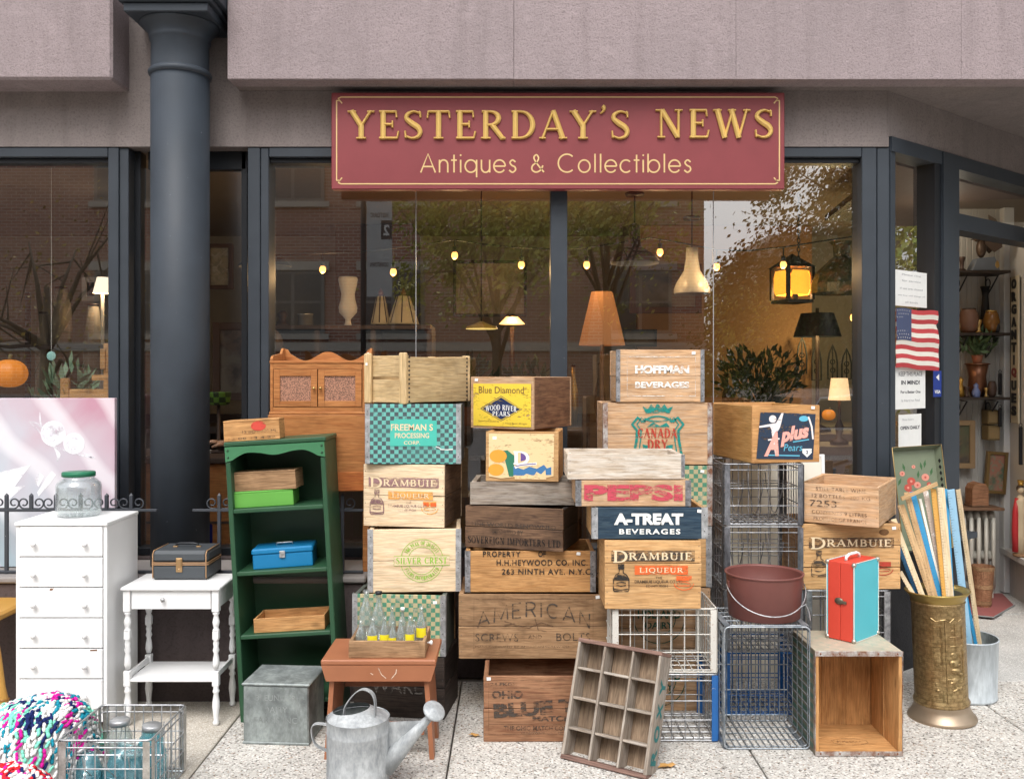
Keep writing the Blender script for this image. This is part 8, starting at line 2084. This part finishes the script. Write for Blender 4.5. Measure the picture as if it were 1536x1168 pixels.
for i, (px, pyb, pyt, rp_, m_) in enumerate(((1443, 408, 386, 6, M_BRZ), (1494, 408, 392, 5, BRASSM), (1468, 500, 480, 6, BRASSM), (1496, 500, 484, 4, M_DARKP), (1450, 595, 580, 5, M_BRZ), (1488, 595, 572, 7, M_BRZ), (1479, 595, 582, 4, BRASSM))):
    orn('curio', ('dark candlestick left of the eagle', 'little brass cup right of the eagle', 'small brass jar between the pots', 'tiny black jar at the right end of the middle shelf', 'tiny dark figure right of the golden figurine', 'dark jar right of the plant pot', 'tiny brass bell beside the dark jar')[i], 'curio', px, pyb, pyt, rp_, POT if i % 2 else [(1, 0), (.4, .2), (.5, .6), (.8, .9), (.7, 1)], m_, Y=1.9)
z0 = ZZ(408, 1.98); o_ = thing('carved_eagle', 'carved dark eagle with raised wings on a grey block on the top passage shelf', 'sculpture', (XX(1474, 1.93), 1.93, z0 + .001))
MB().add([(-.09, -.05, 0), (.09, -.05, 0), (.09, .05, 0), (-.09, .05, 0), (-.05, -.04, .08), (.06, -.04, .09), (.06, .04, .09), (-.05, .04, .08)], [(3, 2, 1, 0), (4, 5, 6, 7), (0, 1, 5, 4), (1, 2, 6, 5), (2, 3, 7, 6), (3, 0, 4, 7)]).build('block', plain('grey_slate', (.13, .15, .18), .6), o_)
EAG = plain('eagle_bronze', (.07, .045, .03), .45, .3)
b = MB(); b.ball((-.01, 0, .15), .04, 12, 8, sx=.8, sy=.8, sz=1.6); b.ball((-.035, 0, .215), .022, 10, 7, sx=1.2); b.add([(-.055, -.006, .22), (-.055, .006, .22), (-.085, 0, .205), (-.055, 0, .205)], [(0, 2, 1), (0, 3, 2), (1, 2, 3)]); b.build('eagle_body', EAG, o_)
for s in (-1, 1):
    pts = [(0, s * .02, .18), (.02, s * .05, .28), (.0, s * .07, .36), (.05, s * .07, .33), (.09, s * .06, .24), (.10, s * .05, .15), (.06, s * .03, .12)]
    b = MB(); b.add(pts + [(p[0], p[1] + s * .008, p[2]) for p in pts], [tuple(range(7)), tuple(reversed(range(7, 14)))] + [(i, (i + 1) % 7, (i + 1) % 7 + 7, i + 7) for i in range(7)]); b.build('wing', EAG, o_)
framed('framed_picture', 'floral print in tarnished gold frame hanging askew in the passage', 'picture', 1478, 677, 1509, 740, 2.04, plain('frame_old_gold', (.20, .13, .05), .4, .3), artm('art_floral', (.20, .20, .14), (.30, .14, .10), (.08, .12, .08), 26), .02, roll=R(4))
framed('framed_picture', 'tall brown framed picture at the left of the passage', 'picture', 1418, 630, 1461, 702, 2.04, plain('frame_old_wood', (.25, .17, .09), .5), artm('art_murky', (.06, .05, .04), (.12, .08, .05), (.08, .09, .05), 9), .035)
for (y0_, y1_, lab) in ((614, 636, 'upper small wooden box fixed to the passage wall'), (637, 660, 'lower small wooden box fixed to the passage wall')):
    a_, b__ = at(1481, y1_, 2.0), at(1499, y0_, 2.0); o_ = thing('wall_box', lab, 'box', ((a_.x + b__.x) / 2, 2.03, a_.z)); MB().box((a_.x - b__.x) / 2, (b__.x - a_.x) / 2, -.04, .05, 0, b__.z - a_.z - .004, .003).build('box_body', plain('box_olive', (.17, .12, .05), .6), o_); MB().box((a_.x - b__.x) / 2 + .006, (b__.x - a_.x) / 2 - .006, -.046, -.041, .012, b__.z - a_.z - .016, .001).build('box_door', plain('box_olive2', (.24, .17, .08), .6), o_)
u2 = (Vector((*w2e, 0)) - Vector((*cW, 0))).normalized(); ang2 = math.atan2(u2.y, u2.x)
def onW2(px, z, off=.0):
    k = (px - CX) / F; A = Vector((*cW, 0)); n_ = Vector((u2.y, -u2.x, 0)); A = A + n_ * off
    s = (k * (CAMD + A.y) - A.x) / (u2.x - k * u2.y); p = A + u2 * s; return Vector((p.x, p.y, z)), s
p0, s0_ = onW2(1519, 0, .01); zA, zB = 1.5 - (634 - 560) / (F / (CAMD + p0.y)), 1.5 + (560 - 416) / (F / (CAMD + p0.y))
so2 = thing('antiques_sign', 'tall narrow cream sign reading ANTIQUES downwards in dark letters', 'sign', (p0.x, p0.y, zA), ang2 )
wS = .14; hS = zB - zA
MB().box(0, wS, -.012, -.001, 0, hS, .002).build('sign_board', plain('sign_cream', (.55, .50, .38), .6), so2)
MB().box(-.008, .0, -.014, -.001, 0, hS).build('sign_edge', W_VDK, so2)
for i, ch_ in enumerate('ORGANTIQUES'):
    vs, fs = text2d(ch_, .06); vs = fit(vs, wS * .62 if ch_ not in 'I' else wS * .16, hS / 11 * .74)
    z = hS * (1 - (i + .6) / 11.6)
    m_ = plain('letter_red', (.22, .03, .03), .5) if ch_ in 'Q' else M_DARKP
    b = MB(); b.add([(a_, -.0005, b__) for a_, b__ in vs], fs); b.add([(a_, .004, b__) for a_, b__ in vs], fs); b.build('letter', m_, so2, (wS * .5, -.0172, z))
ps, _ = onW2(1531, 0, .03); zcp = zcap + .036
st_ = thing('saint_statue', 'small statue in cream robe and red cloak on the wainscot cap by the door', 'statue', (ps.x, ps.y, zcp)); Hh = 1.5 - (722 - 560) / (F / (CAMD + ps.y)) - zcp
b = MB(); b.lathe([(.045, 0), (.048, .015), (.04, .02)], 16); b.build('statue_base', W_BRN, st_)
b = MB(); b.lathe([(.034, .02), (.030, Hh * .3), (.027, Hh * .55), (.036, Hh * .74), (.012, Hh * .82)], 18); b.ball((0, 0, Hh * .89), .022, 12, 8, sz=1.2); b.build('robed_figure', plain('robe_cream', (.62, .50, .34), .5), st_)
b = MB(); b.tube([(-.030, 0, .03), (-.036, 0, Hh * .35), (-.034, 0, Hh * .6), (-.022, 0, Hh * .78)], [.022, .020, .018, .014], 10); b.tube([(.030, .01, .03), (.036, .01, Hh * .35), (.034, .01, Hh * .6), (.022, 0, Hh * .78)], [.018, .018, .016, .012], 10); b.build('red_cloak', plain('cloak_red', (.48, .03, .035), .45), st_)
b = MB(); b.ball((0, .005, Hh * .905), .024, 12, 8, sz=1.1); b.build('hair', plain('hair_statue', (.06, .035, .02), .6), st_)
b = MB(); b.lathe([(.015, Hh * .95), (.02, Hh * 1.02), (.016, Hh)], 10, cap0=False); b.build('crown', plain('gilt', (0, 0, 0)), st_)
for (px, pyt, pyb, lab) in ((1500, 560, 592, 'short dark iron bar hanging by the passage corner post'), (1500, 612, 640, 'second short iron bar hanging lower on the corner post'), (1531, 640, 697, 'long black iron bar hanging below the antiques sign')):
    Yh = 1.96 if px < 1510 else ps.y + .0; o_ = thing('iron_bar', lab, 'ornament', tuple(at(px, pyb, Yh))); H = ZZ(pyt, Yh) - ZZ(pyb, Yh)
    MB().box(-.010, .010, -.008, .008, 0, H, .002).build('bar', M_DARKP, o_); MB().tube([(.0 + .010 * math.sin(a_ / 2), 0, H + .012 - .010 * math.cos(a_ / 2)) for a_ in range(0, 13)] , .002, 4).build('ring', M_DARKP, o_)
lamp((2.75, 1.75, 2.45), 2.5, (1, .85, .65), .1)  # added fill light brightening the passage walls, no fixture hangs here
def on_side(px, py, off=.0):
    t = ang(px); p = AP(t, off); return p, F / (CAMD + p.y)
def notice(nm, label, cat, px0, py0, px1, py1, mat, off, th_=.0015):
    p, s = on_side(px0, 0, off); q, s2 = on_side(px1, 0, off)
    zt2 = 1.5 - (py0 - 560) / s; zb_ = 1.5 - (py1 - 560) / s2
    o_ = thing(nm, label, cat, (p.x, p.y, zb_), A_ROT); w_ = (q - p).length; h_ = zt2 - zb_
    MB().box(0, w_, -th_, 0, 0, h_).build('sheet', mat, o_); return o_, w_, h_
PAPW = plain('notice_paper', (.72, .72, .70), .7); INKN = plain('notice_ink', (.05, .05, .06), .7); INKN2 = plain('notice_ink_grey', (.30, .30, .32), .7)
def ntext(o_, s, x, z, w_, h_, m_=INKN, bold=0): vs, fs = text2d(s, bold); vs = fit(vs, w_, h_); MB().add([(a_, 0, b__) for a_, b__ in vs], fs).build('lettering', m_, o_, (x, -.0022, z))
o_, w_, h_ = notice('paper_notice', 'handwritten white notice taped above the flag on the side window', 'notice', 1351, 404, 1398, 462, PAPW, -.03)
for (s, f, ww) in (('Please ring', .88, .6), ('for service', .72, .6), ('if we are closed', .5, .72), ('we buy old things of', .3, .86), ('all kinds', .12, .4)): ntext(o_, s, w_ * .5, h_ * f, w_ * ww, h_ * .055, INKN2)
p, s = on_side(1343, 0, -.005); q, s2 = on_side(1407, 0, -.005); zt2 = 1.5 + (560 - 462) / s; h_ = (551 - 464) / ((s + s2) / 2); w_ = (q - p).length
fo = thing('american_flag', 'small cloth American flag taped to the side window', 'flag', (p.x, p.y, zt2 - h_), A_ROT)
FR = plain('flag_red', (.42, .045, .05), .8); FW = plain('flag_white', (.66, .62, .55), .8); FB = plain('flag_blue', (.05, .065, .13), .8)
def wav(u, v_): return -.006 - .004 * math.sin(7 * u + 3 * v_) - .003 * math.sin(15 * v_)
def cloth(u0, u1, v0, v1, m_, nm, e=0):
    b = MB(); nu = 8; vs = []
    for i in range(nu + 1):
        u = u0 + (u1 - u0) * i / nu
        for v_ in (v0, v1): vs.append((u * w_, wav(u, v_) - e, v_ * h_ - .012 * u * u * (1 - v_) * 2 + .004 * math.sin(9 * u)))
    b.smooth = True; b.add(vs, [(2 * i, 2 * i + 2, 2 * i + 3, 2 * i + 1) for i in range(nu)]); b.build(nm, m_, fo)
for k in range(13): cloth(0, 1, k / 13, (k + 1) / 13, FR if k % 2 == 0 else FW, 'stripe')
cloth(0, .36, 6 / 13, 1, FB, 'canton', .0015)
st5 = MB()
for r_ in range(9):
    for c_ in range(6 if r_ % 2 == 0 else 5):
        u = (.025 + .056 * c_ + (.028 if r_ % 2 else 0)); v_ = 6 / 13 + (7 / 13) * (r_ + .7) / 9.4
        pts = [((u * w_ + (.0042 if k % 2 == 0 else .0018) * math.sin(2 * PI * k / 10)), wav(u, v_) - .0035, v_ * h_ + .004 * math.sin(9 * u) + (.0042 if k % 2 == 0 else .0018) * math.cos(2 * PI * k / 10)) for k in range(10)]
        st5.add(pts, [tuple(range(10))])
st5.build('stars', FW, fo, kind='stuff')
o_, w_, h_ = notice('printed_notice', 'white printed notice below the flag beginning KEEP THIS PLACE', 'notice', 1348, 549, 1393, 612, PAPW, -.02)
ntext(o_, 'KEEP THIS PLACE', w_ * .5, h_ * .82, w_ * .78, h_ * .10); ntext(o_, 'IN MIND!', w_ * .5, h_ * .62, w_ * .62, h_ * .10, INKN, .03); ntext(o_, 'For a Better One', w_ * .5, h_ * .40, w_ * .66, h_ * .07, INKN, .02); ntext(o_, 'Is Hard to Find', w_ * .5, h_ * .20, w_ * .6, h_ * .06, INKN2)
o_, w_, h_ = notice('paper_notice', 'narrow white notice lowest on the side window above the green tray', 'notice', 1353, 622, 1387, 672, PAPW, -.02)
ntext(o_, 'Shop hours', w_ * .4, h_ * .85, w_ * .5, h_ * .07, INKN2); ntext(o_, 'OPEN DAILY', w_ * .5, h_ * .62, w_ * .86, h_ * .10, INKN, .03)
o_, w_, h_ = notice('card_sticker', 'dark blue payment card sticker beside the printed notice', 'sticker', 1398, 556, 1410, 595, plain('sticker_blue', (.012, .035, .22), .4), .0065)
shape_w = plain('sticker_white', (.7, .7, .72), .5)
MB().add([(w_ * .3, -.0022, h_ * .75), (w_ * .7, -.0022, h_ * .62), (w_ * .7, -.0022, h_ * .88)], [(0, 1, 2)]).build('arrow_mark', shape_w, o_); ntext(o_, 'VISA', w_ * .5, h_ * .2, w_ * .72, h_ * .13, shape_w, .03)
ow = thing('white_board', 'pale framed board leaning behind the dark wire crates', 'board', (XX(1168, .31), .31, 0), euler=(R(-3), 0, 0))
wq = .47; hq = ZZ(682, .32)
MB().box(-wq / 2, wq / 2, 0, .012, .0, hq, .002).build('panel', artm('board_cream', (.76, .71, .58), (.80, .76, .66), (.62, .54, .40), 5), ow)
for s in (-1, 1): MB().box(s * wq / 2 - .008, s * wq / 2 + .008, -.004, .016, 0, hq, .001).build('edge_strip', M_WHITE, ow)
MB().box(-wq / 2 + .0085, wq / 2 - .0085, -.004, .016, hq - .012, hq).build('edge_strip', M_WHITE, ow)
def brickm(name, c1, c2, mortar, scale=1.0):
    m, nt, b = newmat(name)
    v = coords(nt, (1, 1, 1), False)
    sp = nd(nt, 'ShaderNodeSeparateXYZ'); lk(nt, v, sp.inputs[0]); cb = nd(nt, 'ShaderNodeCombineXYZ'); lk(nt, sp.outputs[0], cb.inputs[0]); lk(nt, sp.outputs[2], cb.inputs[1])
    br = nd(nt, 'ShaderNodeTexBrick'); br.inputs['Scale'].default_value = 1; br.inputs['Brick Width'].default_value = .23 * scale; br.inputs['Row Height'].default_value = .078 * scale; br.inputs['Mortar Size'].default_value = .010 * scale
    br.inputs['Color1'].default_value = (*c1, 1); br.inputs['Color2'].default_value = (*c2, 1); br.inputs['Mortar'].default_value = (*mortar, 1); br.inputs['Bias'].default_value = 0
    lk(nt, cb.outputs[0], br.inputs[0])
    n1 = noise(nt, v, .8, 4, .6)
    c = mix(nt, ramp(nt, n1, [(.4, 0), (.7, .4)]), br.outputs[0], [x * .7 for x in c1])
    lk(nt, c, b.inputs['Base Color']); b.inputs['Roughness'].default_value = .85
    bump(nt, b, br.outputs['Fac'], -.4, .01)
    return m
M_BRICK = brickm('brick_red', (.42, .205, .145), (.32, .14, .10), (.52, .47, .42))
DV = 2 * YG + CAMD           # distance from the mirrored eye to Y = 0, looking towards -Y
YBR = -17.0
def RX(px, Y): return (px - CX) / F * (DV - Y)      # where a reflection at px comes from
def RZ(py, Y): return EYE - (py - CY) / F * (DV - Y)
bo = thing('brick_building', 'red brick building across the street, mirrored in the shop windows', 'building', (0, YBR, 0))
bx1 = RX(1056, YBR)
MB().box(-16, bx1, -6, 0, 0, 9.5).build('brick_wall', M_BRICK, bo)
M_STONE = plain('pale_stone', (.50, .47, .42), .8); M_FRW = plain('window_white', (.22, .22, .21), .5); M_DG = plain('dark_pane', (.03, .035, .04), .15, 0, .8)
MB().box(-16, bx1 + .05, .002, .10, RZ(520, YBR) - .1, RZ(520, YBR) + .1).build('string_course', M_STONE, bo)
MB().box(-16, bx1 + .05, .002, .05, -.02, .7).build('plinth', M_STONE, bo)
for px in (-560, -300, -60, 190, 440, 590, 960):
    for (z0, z1) in ((.95, 1.95) if False else (2.45, 3.95), (5.6, 7.2)):
        x = RX(px, YBR); ww = .75
        f = MB(); f.box(x - ww, x + ww, .003, .06, z0, z1)
        fo = f.build('window', M_FRW, bo)
        for s in (-1, 1):
            for (a_, c_) in ((z0 + .08, (z0 + z1) / 2 - .03), ((z0 + z1) / 2 + .03, z1 - .08)):
                x0, x1 = sorted((s * .04, s * (ww - .08))); MB().box(x + x0, x + x1, .062, .066, a_, c_).build('pane', M_DG, fo)
        MB().box(x - ww - .12, x + ww + .12, .061, .12, z0 - .14, z0 - .005).build('sill', M_STONE, fo)
        MB().box(x - ww - .12, x + ww + .12, .061, .10, z1 + .005, z1 + .22).build('lintel', M_STONE, fo)
MB().box(RX(300, YBR) - .6, RX(300, YBR) + .6, .003, .08, 0, 2.4).build('door', plain('door_brown', (.10, .05, .03), .5), bo)
b2 = thing('pale_building', 'plain pale building beyond the trees to the right across the street', 'building', (16, -34, 0))
MB().box(-5, 10, -6, 0, 0, 7).build('wall', plain('render_pale', (.42, .38, .34), .85), b2)
MB().box(-5.2, 10.2, -6.2, .2, 7.001, 7.3).build('roof', M_STONE, b2)
for i in range(4):
    fo = MB().box(-4 + i * 3.4, -2.6 + i * 3.4, .003, .05, 2, 4).build('window', M_FRW, b2); MB().box(-3.9 + i * 3.4, -2.7 + i * 3.4, .052, .056, 2.1, 3.9).build('pane', M_DG, fo)
def leafm(name, c1, c2):
    m, nt, b = newmat(name)
    tc = nd(nt, 'ShaderNodeTexCoord')
    n1 = noise(nt, tc.outputs['Object'], 2.4, 3, .6)
    c = mix(nt, ramp(nt, n1, [(.38, 0), (.62, 1)]), c1, c2)
    lk(nt, c, b.inputs['Base Color']); b.inputs['Roughness'].default_value = .6
    b.inputs['Subsurface Weight'].default_value = 0
    return m
LF_G = leafm('leaves_yellow_green', (.20, .26, .05), (.48, .46, .09)); LF_D = leafm('leaves_dark_green', (.035, .06, .018), (.09, .10, .03)); LF_Y = leafm('leaves_yellow', (.45, .33, .05), (.26, .20, .05)); LF_B = leafm('leaves_russet', (.16, .08, .03), (.22, .17, .05))
BARK = plain('bark', (.09, .07, .055), .9)
def tree(name, label, loc, H, crown, nleaf, leaf, mat, seed, trunk_r=.12, limbs=9, group=None):
    """tapered trunk, limbs that fork, leaf-sized faces clustered round the limb ends"""
    rd = random.Random(seed)
    o = thing(name, label, 'tree', loc, group=group)
    cx_, cy_, cz_, rx, ry, rz = crown
    b = MB(); top = Vector((cx_ * .5, cy_ * .5, cz_))
    b.tube([(0, 0, -.2), (.02, .01, H * .15), (cx_ * .2, .03, H * .35), tuple(top)], [trunk_r, trunk_r * .85, trunk_r * .7, trunk_r * .25], 10)
    b.build('trunk', BARK, o)
    ends = []; b = MB()
    for i in range(limbs):
        a_ = 2 * PI * i / limbs + rd.uniform(-.4, .4); f = rd.uniform(.3, .75)
        st_ = Vector((cx_ * .2, .03, H * .35)).lerp(top, f - .25)
        en = Vector((cx_ + rx * .8 * math.cos(a_), cy_ + ry * .8 * math.sin(a_), cz_ + rz * rd.uniform(-.7, .75)))
        mid = st_.lerp(en, .5) + Vector((0, 0, rd.uniform(-.05, .18) * rz))
        b.tube([st_, mid, en], [trunk_r * .38, trunk_r * .2, trunk_r * .06], 6)
        for k in range(4):
            e2 = mid.lerp(en, rd.uniform(.2, 1)) + Vector([rd.gauss(0, 1) * r_ * .33 for r_ in (rx, ry, rz)])
            b.tube([mid.lerp(en, rd.uniform(.0, .8)), e2], [trunk_r * .12, trunk_r * .03], 4); ends.append(e2)
        ends.append(en)
    b.build('branches', BARK, o, kind='stuff')
    cl = []
    for e in ends: cl.append((e, rd.uniform(.14, .30) * min(rx, rz) * 1.4))
    while len(cl) < 60:
        v_ = Vector([rd.gauss(0, 1) for _ in range(3)]).normalized() * rd.random() ** .4
        cl.append((Vector((cx_ + v_.x * rx, cy_ + v_.y * ry, cz_ + v_.z * rz)), rd.uniform(.12, .26) * min(rx, rz)))
    b = MB()
    for i in range(nleaf):
        e, r_ = rd.choice(cl)
        p = e + Vector([rd.gauss(0, .55) * r_ for _ in range(3)])
        n_ = Vector([rd.gauss(0, 1) for _ in range(3)]).normalized(); u = n_.orthogonal().normalized(); w_ = n_.cross(u); s = leaf * rd.uniform(.6, 1.2)
        b.add([p - u * s, p + w_ * s * .5, p + u * s, p - w_ * s * .5], [(0, 1, 2, 3)])
    b.build('crown', mat, o, kind='stuff')
    return o
def rtree(px, py, Y, rpx, rpz, nm, lab, nleaf, leaf, mat, seed, **k):
    X = RX(px, Y); Zc = RZ(py, Y); q = (DV - Y) / F
    tree(nm, lab, (X, Y, 0), Zc + .3, (0, 0, Zc, rpx * q, rpx * q * .8, rpz * q), nleaf, leaf, mat, seed, **k)
rtree(745, 345, -9.5, 125, 120, 'street_tree', 'yellow-green street tree across the road in front of the brick building', 12000, .05, LF_G, 3)
rtree(910, 250, -11.5, 110, 110, 'street_tree', 'second yellow-green street tree with thinner crown across the road', 5000, .05, LF_G, 4)
rtree(70, 430, -9.5, 130, 180, 'street_tree', 'almost bare street tree with a few yellow leaves at the left across the road', 500, .042, LF_Y, 5, trunk_r=.16)
rtree(1210, 470, -12, 125, 140, 'street_tree', 'dense dark green tree right of the brick building', 13000, .055, LF_D, 6)
rtree(1310, 270, -14, 170, 110, 'street_tree', 'bare-limbed tree with russet leaves to the right across the road', 12000, .06, LF_B, 7, trunk_r=.2)
for i, (x, y_, lab) in enumerate(((9.5, -12, 'russet tree on the right across the road, nearest the crossing'), (13.5, -9, 'green and gold tree beyond the crossing to the right'), (16, 2.2, 'green tree in the side street beyond the shop corner, nearest the camera side'), (25, 1.5, 'tall dark tree furthest along the side street'), (18.5, 5.8, 'russet tree deeper in the side street beyond the shop corner'))):
    tree('street_tree', lab, (x, y_, 0), 4.2, (0, 0, 4.2, 2.6, 2.4, 2.6), 6500, .09, (LF_B, LF_G, LF_G, LF_D, LF_B)[i], 20 + i, trunk_r=.2)
rtree(1085, 520, -24, 95, 90, 'street_tree', 'low green tree far back in the gap beside the brick building', 9000, .09, LF_G, 61)
rtree(1180, 480, -27, 120, 90, 'street_tree', 'tall dull green tree furthest back beyond the gap', 14000, .10, LF_D, 62)
for i, x in enumerate((-26, -21)):
    tree('street_tree', ('dark tree at the far left end of the street', 'darker tree next to the brick building on the left')[i], (x, -12, 0), 4.2, (0, 0, 4.2, 2.6, 2.4, 2.6), 3500, .09, LF_D, 40 + i, trunk_r=.2)
yb_ = -8.4
po = thing('street_banner', 'tall pale street banner with numerals on a pole across the road', 'banner', (RX(545, yb_), yb_, 0))
MB().tube([(0, 0, -.1), (0, 0, RZ(240, yb_))], .04, 10).build('pole', M_DARKP, po)
bw = RX(583, yb_) - RX(545, yb_)
MB().box(.05, .05 + bw, -.005, .005, RZ(445, yb_), RZ(262, yb_), .001).build('banner_cloth', plain('banner_grey', (.42, .46, .48), .7), po)
vs, fs = text2d('2', .03); vs = fit(vs, .09, .16)
MB().box(-.08, .08, .0055, .0065, -.14, .14).build('numeral_panel', plain('banner_dark', (.06, .06, .065), .6), po, (.05 + bw * .78, 0, RZ(345, yb_)))
MB().add([(-a_, .0072, b__) for a_, b__ in vs], fs).build('numeral', plain('banner_pale', (.6, .62, .62), .6), po, (.05 + bw * .78, 0, RZ(345, yb_)))
for py, k in ((300, 0), (323, 1), (397, 2)):
    vs, fs = text2d(('WALKING', 'HISTORIC', 'DOWNTOWN')[k], .02); vs = fit(vs, bw * .7, .07)
    MB().add([(-a_, .0072, b__) for a_, b__ in vs], fs).build('lettering', MATS['banner_dark'], po, (.05 + bw * .5, 0, RZ(py, yb_)))
def car(label, x0, x1, yc, colour, wname):
    L = x1 - x0; o = thing('parked_car', label, 'car', ((x0 + x1) / 2, yc, -.14), group='cars parked along the kerb')
    W2 = .86; zs0 = .28
    prof = [(-L / 2, .45), (-L / 2 + .03, .72), (-L / 2 + .35, .86), (-L * .27, .92), (-L * .17, 1.34), (-L * .08, 1.43), (L * .10, 1.44), (L * .22, 1.36), (L * .335, .98), (L / 2 - .12, .88), (L / 2, .70), (L / 2, .42), (L / 2 - .1, zs0), (-L / 2 + .1, zs0)]
    b = MB(); vs = []; n_ = len(prof)
    def wz(z): return W2 * (1 if z < .95 else 1 - (z - .95) * .42)
    for s in (-1, 1):
        for (x, z) in prof: vs.append((x, s * wz(z), z))
    fs = [(i, (i + 1) % n_, (i + 1) % n_ + n_, i + n_) for i in range(n_)] + [tuple(reversed(range(n_))), tuple(range(n_, 2 * n_))]
    b.add(vs, fs); M_B = plain(wname, colour, .22, .3, .7)
    body = b.build('body', M_B, o)
    GLC = plain('car_window', (.015, .018, .02), .08, 0, .8)
    for s in (-1, 1):
        e = .004
        for q in ([(-L * .20, .97), (-L * .135, 1.33), (-L * .02, 1.385), (-L * .02, .97)], [(-.0 * L, .97), (0, 1.385), (L * .10, 1.38), (L * .19, 1.31), (L * .26, .98)]):
            pts = [(x, s * (wz(z) + e), z) for x, z in q]
            MB().add(pts, [tuple(range(len(q)))]).build('side_window', GLC, o)
            MB().tube([(p[0], p[1] + s * .004, p[2]) for p in pts], .022, 5, closed=True).build('window_trim', plain('chrome', (.6, .6, .62), .15, .9), o)
        MB().box(-L * .42, L * .44, s * (W2 + .002) - .006, s * (W2 + .002) + .010, .60, .66, .002).build('side_moulding', MATS['chrome'], o)
        for x in (-L * .31, L * .32):
            b = MB(); Mw = Matrix.Translation((x, s * (W2 - .10), .31)) @ Matrix.Rotation(R(90), 4, 'X')
            b.lathe([(.2, -.11), (.31, -.10), (.315, 0), (.31, .10), (.2, .11)], 24, M=Mw); wh = b.build('wheel', plain('tyre', (.02, .02, .02), .8), o)
            b = MB(); b.lathe([(0, -.115), (.19, -.115), (.2, -.10), (.2, .10), (.19, .115), (0, .115)], 18, M=Mw, cap0=False, cap1=False); b.build('rim', MATS['chrome'], wh)
        MB().box(-L / 2 - .005, -L / 2 + .03, s * .62 - .16, s * .62 + .16, .58, .72, .01).build('headlight', plain('lamp_glass', (.6, .6, .55), .15), o)
        MB().box(L / 2 - .03, L / 2 + .006, s * .62 - .16, s * .62 + .16, .60, .76, .01).build('tail_light', plain('lamp_red', (.35, .02, .02), .2), o)
    for (xa, za, xb_, zb2) in ((-L * .262, .935, -L * .178, 1.33), (L * .228, 1.345, L * .325, .99)):
        MB().add([(xa - .006, -wz(za) * .9, za + .006), (xa - .006, wz(za) * .9, za + .006), (xb_ - .006 if xa < 0 else xb_ + .01, wz(zb2) * .9, zb2 + .006), (xb_ - .006 if xa < 0 else xb_ + .01, -wz(zb2) * .9, zb2 + .006)], [(0, 1, 2, 3)]).build('windscreen', GLC, o)
    return o
yc = -6.75
car('brown sedan parked behind the viewer, mirrored at the right of the window', RX(1168, yc + .86) - 1.1, RX(1168, yc + .86) + 3.4, yc, (.50, .38, .34), 'car_brown')
car('silver sedan parked behind the viewer, mirrored low in the windows', RX(352, yc + .86), RX(352, yc + .86) + 4.4, yc, (.5, .52, .55), 'car_silver')
